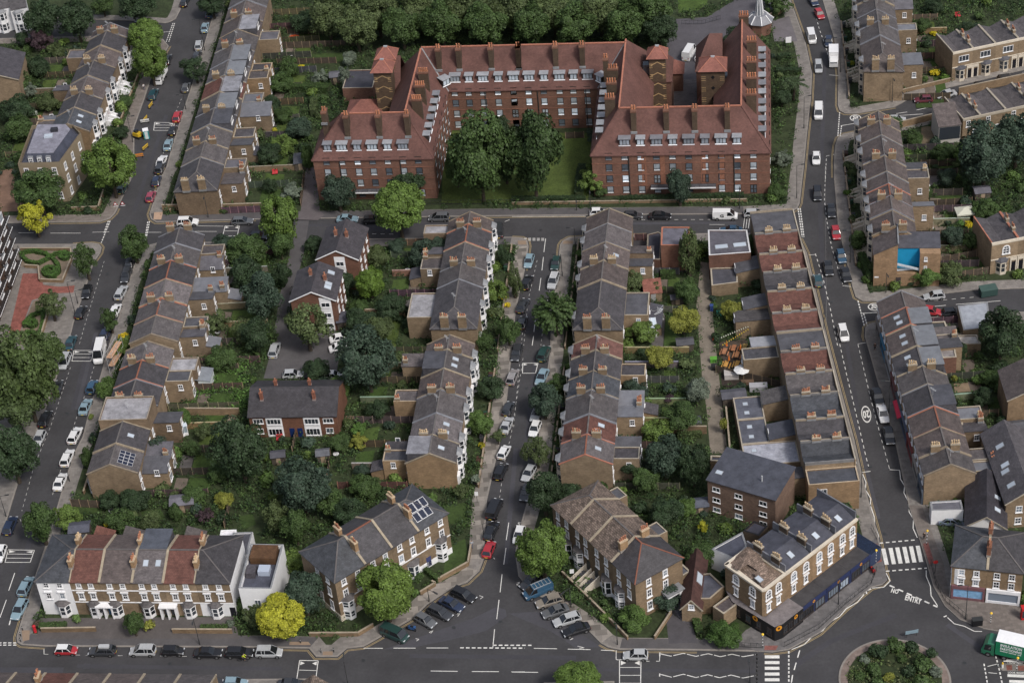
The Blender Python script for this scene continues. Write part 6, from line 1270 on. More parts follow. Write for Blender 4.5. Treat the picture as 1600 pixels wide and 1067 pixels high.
T(66, 29, 29, 30, 'clump', DARK, 'dense dark tree near the top left white houses, left of its pair'); T(118, 28, 32, 30, 'clump', DARK, 'dense dark tree above the top left terrace, right of its pair'); T(215, 5, 33, 20, 'clump', DARK, 'dark spreading tree beyond the top left side street'); T(160, 6, 20, 16, 'clump', MID, 'green tree at the top edge right of two dark trees')
T(132, 405, 20, 28, 'loose', MID, 'slender airy street tree at the hedge garden corner'); T(208, 381, 23, 26, 'clump', MID, 'leafy street tree at the crossroads corner of hedge-garden street'); T(79, 474, 23, 24, 'loose', OLI, 'thin olive tree by the red brick garden path'); T(171, 498, 16, 20, 'loose', MID, 'small street tree between parked cars left of the golden hedge')
T(34, 582, 52, 68, 'clump', (.055, .082, .026), 'very large olive green tree at the left edge'); T(70, 545, 30, 30, 'clump', (.05, .078, .024), 'green tree at the left edge merged with the very large olive one, upper side'); T(20, 628, 46, 36, 'clump', (.05, .075, .026), 'green tree at the left edge merged with the very large olive one, lower side'); T(16, 706, 42, 44, 'clump', DARK, 'large dark tree at the left edge below the olive one'); T(62, 815, 26, 34, 'clump', MID, 'dense green street tree beside the bottom left zebra hump'); T(108, 500-0, 1, 1, 'small', MID, 'x') if 0 else None
T(438, 342, 33, 40, 'column', BRI, 'tall oval bright green tree beside the driveway'); T(437, 380, 22, 22, 'clump', MID, 'green tree standing under the tall oval bright tree')
T(528, 299, 26, 27, 'clump', BLU, 'dark blue-green tree at the mansion block corner by the drive'); T(622, 322, 42, 42, 'round', BRI, 'large round yellow-green tree in front of the mansion block'); T(636, 282, 30, 22, 'clump', DARK, 'dark tree behind the round yellow-green one against red brick')
T(578, 441, 24, 26, 'round', (.075, .125, .02), 'clipped ball-shaped bright tree beside the staggered brick flats'); T(408, 462, 33, 34, 'clump', BLU, 'large dark blue-green tree left of the staggered brick flats'); T(400, 522, 26, 26, 'clump', DARK, 'dark tree above the ivy-covered garden'); T(478, 507, 38, 36, 'droop', OLI, 'drooping olive birch in the car court')
T(572, 560, 47, 46, 'clump', BLU, 'huge dark tree right of the car court'); T(592, 512, 24, 16, 'clump', OLI, 'pale olive tree top behind the huge dark tree of the car court')
T(472, 757, 47, 44, 'clump', BLU, 'huge dark blue-green tree in the gardens behind the bottom terraces'); T(373, 700, 44, 50, 'clump', DARK, 'tall dark tree right of the solar-panelled end house'); T(432, 805, 22, 26, 'loose', OLI, 'pale olive tree behind the modern white house'); T(460, 822, 24, 28, 'clump', MID, 'green tree behind the angled terrace beside the modern white house'); T(545, 800, 26, 20, 'clump', DARK, 'dark leafy tree above the blue-grey hipped roof'); T(515, 785, 24, 22, 'clump', MID, 'mid green tree left of the angled terrace ridge')
T(385, 389, 32, 14, 'clump', MID, 'broad bush-like tree along the cross road wall', trunk=.6); T(384, 425, 28, 26, 'clump', DARK, 'dark garden tree behind the upper hedge-garden terrace'); T(345, 412, 14, 12, 'loose', PUR, 'purple-brown small tree behind the upper hedge-garden terrace'); T(365, 560, 28, 20, 'clump', MID, 'green tree at the ivy garden edge') if 0 else None
T(794, 516, 21, 22, 'clump', MID, 'round green street tree below the yellow hedge on patchwork-pavement street'); T(803, 440, 13, 32, 'droop', OLI, 'tall drooping conifer near the top of patchwork-pavement street', trunk=.5); T(866, 484, 34, 34, 'spiky', MID, 'feathery palm-like ash tree on patchwork-pavement street'); T(850, 626, 26, 26, 'clump', BLU, 'dark dense street tree hiding a silver car on patchwork-pavement street'); T(838, 703, 22, 26, 'loose', OLI, 'loose olive street tree below the dark one on patchwork-pavement street'); T(850, 768, 29, 34, 'clump', DARK, 'dark flowering street tree left of the speckled hipped roof'); T(847, 858, 43, 46, 'round', BRI, 'large round bright green street tree at the speckled terrace corner'); T(778, 681, 12, 12, 'loose', OLI, 'small pavement sapling among patchwork slabs'); T(743, 748, 11, 11, 'small', GREY, 'small grey-green tree at the foot of the brick gable on patchwork-pavement street')
T(601, 922, 47, 47, 'round', (.09, .14, .028), 'large round green tree in front of the angled terrace with solar panels'); T(441, 961, 41, 34, 'round', GOLD, 'brilliant golden yellow tree beside the modern white house'); T(474, 925, 34, 36, 'clump', BLU, 'dark tree between golden tree and angled terrace'); T(208, 973, 17, 20, 'clump', MID, 'leafy green tree in the front garden of the bottom terrace'); T(233, 976, 14, 12, 'small', YEL, 'yellowish bush tree in the front garden of the bottom terrace', trunk=.3); T(905, 1064, 40, 26, 'round', BRI, 'round tree top rising at the bottom edge below the speed hump')
for k, (x, y, rx, ry, c) in enumerate(((748, 240, 49, 62, MID), (712, 262, 18, 26, MID), (778, 200, 20, 22, DARK), (832, 236, 45, 64, (.035, .06, .02)), (790, 262, 14, 22, DARK))): T(x, y, rx, ry, 'clump', c, ['large rounded green tree, left of the two big crowns in the mansion courtyard', 'small green tree against the left wing inside the mansion courtyard', 'dark tree top nearest the rear range in the mansion courtyard', 'large rounded dark tree beside the lawn strip in the mansion courtyard', 'small dark tree between the two big crowns in the mansion courtyard'][k])
T(1062, 290, 20, 27, 'clump', BLU, 'dark shrub tree against the right wing entrance of the mansion block'); T(940, 300, 13, 10, 'small', MID, 'small bush tree at the right wing corner of the mansion block', trunk=.3)
for k, (x, y, r, c) in enumerate(((512, 24, 34, OLI), (556, 40, 34, OLI), (590, 18, 34, OLI), (628, 40, 32, MID), (655, 14, 34, OLI), (690, 34, 34, MID), (728, 12, 34, OLI), (760, 36, 34, MID), (795, 14, 34, OLI), (830, 36, 33, MID), (865, 16, 34, OLI), (900, 38, 33, MID), (938, 16, 36, OLI), (975, 36, 34, MID), (1012, 14, 38, MID), (1030, 44, 28, DARK), (560, -8, 34, MID), (700, -10, 34, MID), (840, -10, 34, MID), (960, -10, 36, MID))):
  T(x, y, r, r*.95, 'clump', c, f'{ORD[k+1]} tree from the left end of the woodland belt behind the mansion block' if k < 16 else 'rearmost tree cut by the top edge behind the mansion block', group='woodland belt trees behind the mansion block')
T(1540, 240, 46, 46, 'clump', BLU, 'large dark tree right of the cream-fronted terrace'); T(1590, 214, 38, 40, 'clump', BLU, 'large dark tree cut by the right edge below low slate houses'); T(1565, 521, 37, 38, 'clump', DARK, 'dark tree with pale yellow fruit by the grey sheet-roofed garage'); T(1340, 376, 14, 16, 'clump', MID, 'small front garden tree beside the blue car on zebra-crossing street'); T(1490, 368, 19, 18, 'clump', BLU, 'bluish tree below the garden gazebo'); T(1519, 376, 15, 14, 'clump', MID, 'green tree beside the yellow shrub by the gazebo'); T(1222, 152, 16, 14, 'clump', DARK, 'dark shrub tree right of the mansion block beside the palm'); T(1222, 248, 16, 14, 'loose', GREY, 'pale flowering shrub tree at the mansion block side wall', trunk=.3); T(1215, 300, 16, 11, 'clump', MID, 'bush tree at the mansion block corner by zebra-crossing street', trunk=.3)
T(1076, 392, 18, 36, 'droop', OLI, 'tall drooping birch by the orange-parapet house'); T(1073, 454, 21, 20, 'clump', MID, 'round green tree at the top of the concrete alley'); T(1068, 500, 26, 22, 'clump', YEL, 'yellow-green tree left of the concrete alley'); T(1032, 556, 23, 20, 'clump', YEL, 'white-flowering bush tree behind the lower alley terrace'); T(1089, 609, 21, 22, 'clump', GREY, 'silvery willow beside the concrete alley'); T(1064, 650, 28, 18, 'clump', MID, 'layered green tree left of the alley gate'); T(1045, 622, 11, 9, 'small', PUR, 'small purple-leaved tree in the alley gardens', trunk=.4); T(1040, 712, 34, 34, 'clump', BLU, 'big dark spreading tree above the brick workshop, left of its pair'); T(1082, 724, 26, 34, 'clump', DARK, 'dark tree touching the brick workshop, right of its pair'); T(1010, 748, 22, 20, 'clump', MID, 'green tree above the speckled terrace roofs'); T(985, 725, 20, 18, 'clump', DARK, 'dark shrub tree behind the roof terrace with table') ; T(1144, 484, 19, 16, 'clump', YEL, 'yellow-green tree in the yard behind the parapeted row'); T(1131, 655+8, 8, 16, 'small', YEL, 'narrow bright shrub tree on the alley side', trunk=.3); T(1133, 990, 27, 16, 'clump', (.045, .085, .02), 'rounded green bush tree at the corner of the pub yard', trunk=.3); T(1095, 865, 25, 18, 'clump', MID, 'leafy tree behind the small brick hall'); T(1040, 800, 28, 18, 'clump', DARK, 'dark tree behind speckled roofs beside the workshop'); T(1098, 822, 8, 12, 'loose', GOLD, 'thin yellow tree left of the brick workshop', trunk=.4)
for k, (x, y, rx, ry, kd, c) in enumerate(((25, 130, 25, 20, 'clump', MID), (60, 105, 20, 18, 'clump', DARK), (62, 62, 20, 18, 'loose', PUR), (90, 78, 10, 14, 'spiky', OLI), (25, 172, 30, 20, 'clump', DARK), (75, 160, 18, 12, 'clump', OLI), (30, 200, 26, 15, 'clump', MID), (45, 140, 14, 12, 'loose', GREY), (190, 206, 13, 10, 'clump', DARK), (198, 158, 11, 9, 'clump', MID), (35, 60, 12, 12, 'clump', DARK))):
  T(x, y, rx, ry, kd, c, 'garden tree in the gardens left of the terrace above the corner mansion', group='garden trees left of the top left terrace', trunk=.7)
for k, (x, y, rx, ry, kd, c) in enumerate(((465, 200, 23, 20, 'clump', BLU), (440, 130, 20, 16, 'clump', MID), (500, 120, 14, 12, 'loose', GREY), (545, 92, 12, 12, 'clump', GREY), (540, 122, 12, 20, 'loose', GREY), (420, 165, 18, 16, 'clump', DARK), (475, 35, 24, 16, 'clump', DARK), (420, 240, 22, 16, 'clump', DARK), (455, 300, 18, 14, 'loose', GREY), (422, 290, 12, 12, 'clump', DARK), (480, 245, 10, 22, 'clump', MID), (442, 180, 16, 12, 'clump', MID))):
  T(x, y, rx, ry, kd, c, 'garden tree in the gardens left of the red mansion block', group='garden trees left of the mansion block', trunk=.6)
for k, (x, y, rx, ry, kd, c) in enumerate(((1510, 45, 14, 10, 'clump', DARK), (1460, 10, 16, 12, 'clump', DARK), (1475, 80, 12, 10, 'clump', MID), (1440, 40, 16, 10, 'clump', MID), (1430, 218, 14, 10, 'clump', MID), (1475, 238, 20, 10, 'clump', MID), (1440, 300, 16, 10, 'clump', MID), (1550, 590, 18, 12, 'clump', MID), (1535, 620, 18, 10, 'clump', DARK), (1492, 590, 8, 8, 'small', YEL), (1500, 548, 12, 16, 'clump', DARK), (1553, 752, 13, 16, 'clump', MID), (1585, 645, 14, 10, 'clump', MID))):
  T(x, y, rx, ry, kd, c, 'garden tree in the back gardens right of zebra-crossing street', group='garden trees right of zebra-crossing street', trunk=.5)
for k, (x, y, rx, ry, kd, c) in enumerate(((318, 672, 16, 14, 'loose', OLI), (345, 560, 24, 14, 'clump', MID), (340, 740, 18, 14, 'clump', MID), (300, 775, 20, 14, 'clump', MID), (212, 780, 24, 14, 'clump', DARK), (135, 716, 11, 16, 'clump', MID), (530, 690, 20, 13, 'clump', MID), (560, 690, 16, 12, 'loose', YEL), (560, 670, 14, 12, 'loose', (.07, .13, .03)), (590, 640, 20, 12, 'clump', DARK), (565, 735, 14, 10, 'clump', BLU), (350, 780, 16, 12, 'clump', YEL), (300, 700, 16, 12, 'loose', MID), (615, 700, 18, 12, 'clump', MID), (640, 640, 14, 10, 'clump', DARK), (570, 760, 26, 16, 'clump', MID), (410, 620, 16, 14, 'clump', MID), (320, 805, 14, 10, 'loose', PUR), (275, 800, 12, 14, 'clump', MID), (620, 385, 16, 12, 'clump', BLU), (590, 400, 20, 12, 'clump', OLI), (610, 480, 26, 14, 'clump', DARK), (560, 480, 16, 10, 'clump', MID), (640, 505, 12, 10, 'clump', DARK), (540, 395, 14, 14, 'loose', OLI), (490, 380, 16, 12, 'clump', DARK), (440, 430, 16, 20, 'clump', DARK), (700, 735, 18, 12, 'clump', MID), (720, 765, 14, 10, 'loose', OLI), (732, 590, 12, 14, 'loose', OLI), (748, 420, 10, 12, 'clump', MID), (785, 400, 10, 16, 'clump', DARK), (750, 500, 9, 12, 'clump', MID))):
  T(x, y, rx, ry, kd, c, 'garden tree between hedge-garden street and patchwork-pavement street', group='garden trees between hedge-garden and patchwork streets', trunk=.5)
# clipped and flowering bushes, hedges
def bush(cx, cy, r, c, label, cat='bush', group=None, name='garden_bush'):
  s = scale_at((cx, cy)); R = r/s; p = P((cx, cy), R*.5); t = thing(name, label, cat, (p.x, p.y, .1), random.uniform(0, 6), group); k = link('foliage', crown('small', random.randint(0, 5)), t, c, (0, 0, R*.62)); k.scale = (R*1.15, R*1.15, R*.9)
for x, y, r, c, l in ((194, 528, 11, (.5, .38, .02), 'golden yellow bush by the scaffolded front on hedge-garden street'), (786, 465, 8, (.42, .33, .02), 'yellow hedge clump in an upper white-bayed front garden'), (773, 492, 9, (.4, .31, .02), 'lower yellow hedge clump in a white-bayed front garden'), (792, 478, 6, (.42, .33, .02), 'right yellow hedge clump beside drooping conifer'), (752, 697, 7, (.3, .27, .02), 'yellow bush in the front garden below the sapling'), (472, 106, 6, (.5, .42, .02), 'small bright yellow shrub in the gardens left of the mansion block'), (471, 136, 7, (.42, .36, .03), 'low yellow shrub on a hedge left of the mansion block'), (489, 109, 5, (.4, .12, .2), 'pink flowering shrub left of the mansion block'), (1458, 54, 6, (.5, .42, .02), 'yellow shrub in the garden above the cream-bayed houses'), (1462, 115, 9, (.5, .4, .02), 'bright yellow bush by the top right pavement'), (1476, 123, 9, (.08, .14, .025), 'green mound bush right of the bright yellow bush'), (1445, 124, 8, (.06, .1, .025), 'green mound bush left of the bright yellow bush'), (1514, 352, 9, (.45, .36, .02), 'yellow shrub beside the gazebo'), (1502, 350, 8, (.06, .12, .03), 'green shrub beside the gazebo'), (53, 178, 8, (.3, .33, .28), 'white flowering shrub left of the top left terrace'), (166, 820, 8, (.4, .34, .02), 'yellow bush behind the bottom terrace'), (429, 204, 5, (.3, .28, .03), 'small yellowish ball bush left of the mansion block'), (1490, 592-6, 6, (.12, .18, .02), 'lime bush behind the shop row'), (1199, 642, 6, (.2, .24, .02), 'lime climber on the roof terrace of the parapeted row'), (779, 481, 6, GREY, 'clipped grey ball bush inside the yellow hedge'), (1331, 100, 6, (.2, .22, .02), 'yellow-green bush by stepped fronts on zebra-crossing street'), (142, 652, 6, (.1, .13, .03), 'low green pavement bush on hedge-garden street'), (1354, 437, 11, (.05, .085, .02), 'tall clipped hedge bush at the stairwell corner'), (1347, 415, 9, (.05, .085, .02), 'clipped hedge bush above the tall one at the stairwell corner'), (1323, 302, 8, (.06, .11, .02), 'rounded green front bush on the cream-fronted terrace'), (119, 968, 9, (.1, .16, .05), 'pale green bush before the white hipped end house'), (57, 975, 9, (.06, .045, .03), 'reddish bush at the corner before the white hipped end house'), (359, 975, 8, GREY, 'grey-green ball bush at the end of the bottom terrace')):
  bush(x, y, r, c, l)
def hedge(label, ps, wd, ht, col, name='hedge', z0=.12):
  ps = [Vector((p[0], p[1], 0)) for p in ps]; pos, nr = [], []; o = ps[0]
  for a, b in zip(ps, ps[1:]):
    L = (b-a).length; d = (b-a)/max(L, 1e-6); n = Vector((-d.y, d.x, 0)); N = int(L*(wd+2*ht)*38)
    u = rng.uniform(0, L, N); w_ = rng.uniform(-1, 1, N); top = rng.random(N) < wd/(wd+2*ht)*1.4
    zz = np.where(top, ht, rng.uniform(0, ht, N))*rng.uniform(.93, 1.05, N); ww = np.where(top, w_, np.sign(w_)*rng.uniform(.9, 1.05, N))*wd/2
    p = np.array(a-o)+np.outer(u, np.array(d))+np.outer(ww, np.array(n)); p[:, 2] = zz; pos.append(p)
    nr.append(np.where(top[:, None], np.array([0, 0, 1.0]), np.outer(np.sign(w_), np.array(n))))
  me = leaves_mesh('foliage', np.concatenate(pos), np.concatenate(nr), .26, 'hedge_leaf', .3); t = thing(name, label, 'hedge', (o.x, o.y, z0)); link('foliage', me, t, col)
  b = MB()
  for a, c in zip(ps, ps[1:]): b.bar((a.x-o.x, a.y-o.y, ht*.45), (c.x-o.x, c.y-o.y, ht*.45), wd*.8, ht*.85)
  b.build('stems', 'soil', t)
def spiral(cx, cy, r, a0, turns, n=26, sq=.62):
  return [P((cx+r*(1-k/n*.75)*math.cos(a0+turns*2*math.pi*k/n), cy+r*sq*(1-k/n*.75)*math.sin(a0+turns*2*math.pi*k/n))) for k in range(n)]
HG = (.05, .1, .022)
hedge('scrolled hedge curl at the top right of the hedge garden', gl('b0', '130 545 170 580 230 590 290 560 340 530 375 525')+spiral(*g('b0', 383, 545), 9.5, -1.2, 1.3), .8, .8, HG)
hedge('scrolled hedge curl in the middle of the hedge garden', gl('b0', '215 520 270 530 320 560 350 600 355 640 320 665')+spiral(*g('b0', 305, 635), 14, .9, 1.4), .85, .8, HG); hedge('short hedge bar at the top left of the hedge garden', gl('b0', '120 535 160 520 215 515 240 520'), .8, .8, HG)
hedge('scrolled hedge curl below the red brick path', gl('b0', '265 860 240 880 180 910 155 945')+spiral(*g('b0', 190, 950), 11, 2.6, 1.4), .85, .8, HG); hedge('hedge bar right of the lower hedge curl', gl('b0', '260 870 262 930 245 1000 230 1040'), .8, .8, HG); hedge('small hedge curl under the olive tree', spiral(*g('b0', 185, 1020), 12, 3, 1.2), .8, .8, HG)
for l, t_, s, wd, ht, c in (('long low hedge in front of the mansion block right of the lawn', 'b2', '640 215 900 208 1200 200 1380 195', 1.2, 1.3, DARK), ('dark hedge along the courtyard lawn railings', 'b2', '0 215 200 212 440 212', 1.2, 1.2, DARK), ('hedge along the right side of the courtyard lawn', 'b2', '420 20 405 100 400 190', 1.8, 1.5, DARK), ('hedge before the white hipped end house', 'd0', '240 745 400 735', 1.2, .9, MID), ('hedge before the grey hipped end house', 'd0', '1200 748 1360 748', 1, .8, MID), ('hedge of the corner garden below the solar panels', 'd1', '1010 405 1090 470', .9, 1, MID), ('hedge behind the alley lawn', 'b2', '885 665 975 660', 1.6, 1.4, MID), ('hedge left of the mansion block, third garden', 'a1', '200 545 330 540 440 550', 2.2, 1.6, MID), ('hedge beside the driveway by the mansion block', 'a1', '350 620 345 700', 1.6, 1.8, OLI), ('dark hedge on the building side of zebra-crossing street', 'a3', '125 440 275 440', 1.4, 1.2, DARK), ('second dark hedge on the building side of zebra-crossing street', 'a3', '130 360 210 350', 1.4, 1.2, DARK), ('front hedge at the stairwell corner', 'b3', '630 560 690 700', 1.6, 2.0, MID), ('garden hedge beside the small brick hall', 'd2', '1095 700 1120 790', 1.2, 1, MID), ('roof-top hedge line beside the yard at the alley gate', 'c2', '985 630 1130 620', 1.0, 1.2, OLI)):
  hedge(l, gl(t_, s), wd, ht, c)
# palm
p = P((1240, 158)); t = thing('palm_tree', 'palm tree with arching fronds beside zebra-crossing street', 'palm', (p.x, p.y, .1)); b = MB(); b.tube((0, 0, 0), (.2, 0, 4.2), .3, .22); b.build('trunk', 'bark', t)
pos, nr = [], []
for k in range(34):
  a = k*2.4; el = .15+.9*((k*7) % 10)/10; s_ = np.linspace(.2, 3.2, 26); dx = s_*math.cos(el); z = 4.2+s_*math.sin(el)-.16*s_**2
  for sg in (-.18, .18): pos.append(np.stack([.2+dx*math.cos(a)-sg*math.sin(a), dx*math.sin(a)+sg*math.cos(a), z], 1)); nr.append(np.tile([0, 0, 1.0], (26, 1)))
link('crown', leaves_mesh('crown', np.concatenate(pos), np.concatenate(nr), .3, jit=.3), t, (.05, .075, .035))
RL = {'A': 12, 'B': 13, 'C': 14, 'Q': 13, 'D': 12, 'N': 12, 'E': 11, 'K': 11, 'G': 11, 'T': 12, 'S': 9}
for rid, i, where, base, rot, L, df, dr, flip, last in ROWS:
  c, s = math.cos(rot), math.sin(rot); W = lambda x, y: (base.x+x*c-y*s, base.y+x*s+y*c)
  for y0, y1, pr in ((dr+5.2, dr+7.4, .5), (dr+7.6, dr+RL[rid]-1.2, .8)):
    if random.random() > pr or y1-y0 < 1: continue
    q = [W(.7, y0), W(L-.8, y0), W(L-random.uniform(.8, 1.8), y1), W(random.uniform(.7, 1.6), y1)]; pv = y0 < dr+6
    sheet('garden_patio' if pv else 'lawn', q, .143, 'paving' if pv else 'lawn', random.choice(((.7, .62, .55), (.55, .55, .58), (.9, .8, .7))) if pv else random.choice(((1.4, 1.35, 1.2), (1.1, 1.15, 1), (1.7, 1.5, 1.3)))); FOOT.append(q)
FOOT.append([(p[0], p[1]) for p in pts('1340 830 1386 830 1386 905 1340 905')])
FOOT += [[(p[0], p[1]) for p in gl('c2', s)] for s in ('1225 60 1400 40 1420 190 1250 225', '1240 225 1420 215 1430 315 1250 330')]
# ground cover that nobody could count
def inside(px_, py_, poly):
  c = np.zeros(len(px_), bool); n = len(poly)
  for i in range(n):
    x0, y0 = poly[i][:2]; x1, y1 = poly[(i+1) % n][:2]
    if y0 == y1: continue
    k = ((y0 > py_) != (y1 > py_)) & (px_ < (x1-x0)*(py_-y0)/(y1-y0)+x0); c ^= k
  return c
def grow(name, poly, dens, hmax, cols, size=.34, skip=True, thr=.35, zb=.12):
  a = np.array([p[:2] for p in poly]); x0, y0 = a.min(0); x1, y1 = a.max(0); x0, x1 = max(x0, -150), min(x1, 150); y0, y1 = max(y0, -115), min(y1, 190); n = int((x1-x0)*(y1-y0)*dens)
  X, Y = rng.uniform(x0, x1, n), rng.uniform(y0, y1, n); k = inside(X, Y, poly)
  if skip:
    for f in FOOT:
      fa = np.array([q[:2] for q in f]); m = (X > fa[:, 0].min()-.2) & (X < fa[:, 0].max()+.2) & (Y > fa[:, 1].min()-.2) & (Y < fa[:, 1].max()+.2) & k
      if m.any(): idx = np.where(m)[0]; k[idx] &= ~inside(X[idx], Y[idx], f)
  X, Y = X[k], Y[k]; v = np.sin(X*.23+1)*np.sin(Y*.29)+np.sin(X*.11-Y*.17+2)+rng.normal(0, .6, len(X)); k = v > thr-1.1; X, Y, v = X[k], Y[k], v[k]
  per = 22; N = len(X); which = rng.integers(0, len(cols), N)
  for ci, c in enumerate(cols):
    x, y = X[which == ci], Y[which == ci]; m = len(x)
    if not m: continue
    r = rng.uniform(.35, 1.25, m); h = rng.uniform(.25, hmax, m)
    d = sph(m*per); d[:, 2] = np.abs(d[:, 2]); R = np.repeat(r, per); H = np.repeat(h, per)
    pos = np.stack([np.repeat(x, per)+d[:, 0]*R, np.repeat(y, per)+d[:, 1]*R, zb+d[:, 2]*H], 1)
    struct(link(name, leaves_mesh(name, pos, d+np.array([0, 0, .4]), size), None, c), 'stuff')
UG = [(.022, .042, .016), (.035, .064, .02), (.052, .088, .026)]
for k in ('P3', 'P4', 'P5', 'P1', 'P7', 'P6', 'P8'): grow('undergrowth', GP[k], .95, 1.9, UG)
grow('ivy', [(p[0], p[1]) for p in gl('c0', '1110 260 1240 230 1480 170 1490 470 1250 480 1100 460')], 1.6, 1.2, [(.06, .12, .025), (.09, .17, .04)], .36, True, -9)
grow('roundabout_planting', [(rc.x+(RR-1.8)*math.cos(a), rc.y+(RR-1.8)*math.sin(a)) for a in np.linspace(0, 6.28, 40)], 1.5, 1.0, [(.05, .08, .025), (.08, .12, .035), (.1, .11, .05)], .32, False, -.2)
for k, (x, y, r, c) in enumerate(((1375, 1018, 22, DARK), (1400, 1008, 20, MID), (1425, 1012, 18, DARK), (1364, 1048, 18, MID), (1352, 1030, 12, GREY), (1440, 1040, 24, MID), (1462, 1050, 16, GREY), (1420, 1050, 18, DARK), (1390, 1060, 14, YEL), (1456, 1022, 14, DARK), (1345, 1058, 12, MID), (1372, 1068, 16, MID), (1440, 1066, 18, MID), (1410, 1030, 14, MID))):
  bush(x, y, r*.8, c, 'leafy shrub planted on the roundabout island', group='shrubs on the roundabout island')

NOTREE = [[(p[0], p[1]) for p in pts(a)] for a in ('1105 400 1215 400 1245 720 1120 720', '270 575 405 560 405 660 270 660', '1470 320 1535 320 1535 365 1470 365')]
# garden bushes in the back gardens, alike enough to share a label per block
def scatter_bushes(key, n, where, big=False):
  poly = np.array(GP[key]); x0, y0 = poly.min(0); x1, y1 = poly.max(0); x0, x1, y0, y1 = max(x0, -115), min(x1, 120), max(y0, -95), min(y1, 170); k = tries = 0; cols = [DARK, MID, (.065, .11, .028), OLI, BLU, (.085, .13, .03)]; got = []
  while k < n and tries < 6000:
    tries += 1; x, y = rng.uniform(x0, x1), rng.uniform(y0, y1); X, Y = np.array([x]), np.array([y])
    q = PX((x, y, .5))
    if not (-10 < q[0] < 1610 and -10 < q[1] < 1075) or not inside(X, Y, GP[key])[0] or any(inside(X, Y, f)[0] for f in FOOT+(NOTREE if big else []) if abs(f[0][0]-x) < 70 and abs(f[0][1]-y) < 70) or any((x-a)**2+(y-b)**2 < ((c+2)*.8 if big else c*.75)**2 for a, b, c in TREES) or any((x-a)**2+(y-b)**2 < (20 if big else 5) for a, b in got): continue
    got.append((x, y)); k += 1
    if big: R = rng.uniform(16, 27); tree(q[0], q[1]-R*.6, R, R*random.uniform(.7, 1), ('clump', 'loose', 'clump', 'droop')[k % 4], cols[k % 6], f'leafy garden tree {where}', 'garden_tree', .6, 'tree', f'garden trees {where}'); continue
    R = rng.uniform(.7, 1.9); c = cols[int(rng.integers(0, 6))]; t = thing('garden_bush', f'leafy green garden bush {where}', 'bush', (x, y, .1), random.uniform(0, 6), f'garden bushes {where}')
    f = link('foliage', crown('small', random.randint(0, 5)), t, c, (0, 0, R*.6)); f.scale = (R*1.15, R*1.15, R*random.uniform(.75, 1.15))
for a in (('P3', 30, 'behind the terraces of the left-hand block'), ('P4', 14, 'behind the terraces of the right-hand block'), ('P5', 12, 'in the grounds around the mansion block'), ('P7', 9, 'in the long gardens right of the stairwell terrace')): scatter_bushes(*a, True)
scatter_bushes('P3', 95, 'between hedge-garden street and patchwork-pavement street'); scatter_bushes('P4', 60, 'between patchwork-pavement street and zebra-crossing street'); scatter_bushes('P5', 70, 'in the gardens around the red mansion block'); scatter_bushes('P7', 40, 'behind the cream-fronted terrace'); scatter_bushes('P8', 18, 'behind the shop row on zebra-crossing street'); scatter_bushes('P6', 16, 'behind the stepped terrace at the top'); scatter_bushes('P1', 40, 'left of the terrace above the corner mansion')
# ---------------------------------------------------------------- vehicles
def loft(st, mi=0):
  """st: list of (x, [(y,z)...]) closed half sections mirrored"""
  b = MB(); rows = []
  for x, sec in st: rows.append([(x, y, z) for y, z in sec]+[(x, -y, z) for y, z in reversed(sec)])
  n = len(rows[0])
  for a, c in zip(rows, rows[1:]):
    for i in range(n):
      j = (i+1) % n; b.face([a[i], c[i], c[j], a[j]], mi)
  b.face(rows[0], mi); b.face(rows[-1][::-1], mi); return b
CAR = {}
#        length width belt  roof  bonnet  hood-end screen-top rear-top rear-base  tailheight wheel
TYPES = {'hatchback': (4.0, 1.74, .92, 1.47, .84, .60, .34, -1.45, -1.85, .9, .31), 'estate car': (4.65, 1.8, .93, 1.47, .84, .80, .36, -1.75, -2.2, .95, .32), 'saloon': (4.6, 1.8, .93, 1.42, .86, .75, .28, -1.05, -1.6, .92, .32),
     'off-roader': (4.55, 1.86, 1.05, 1.72, .98, .85, .5, -1.85, -2.15, 1.05, .37), 'people carrier': (4.4, 1.78, .98, 1.64, .88, 1.1, .55, -1.8, -2.1, 1.0, .32), 'small car': (3.7, 1.66, .93, 1.44, .85, .75, .5, -1.4, -1.75, .93, .3), 'minibus': (4.9, 1.9, 1.15, 1.98, 1.05, 1.75, 1.25, -2.25, -2.4, 1.1, .34), 'van': (5.1, 1.95, 1.15, 1.95, 1.08, 1.7, 1.2, -2.45, -2.5, 1.1, .34), 'tall van': (5.8, 2.0, 1.3, 2.5, 1.15, 2.1, 1.55, -2.8, -2.88, 1.3, .36), 'convertible': (4.2, 1.75, .9, 1.1, .82, .5, .15, -.3, -.6, .9, .32)}
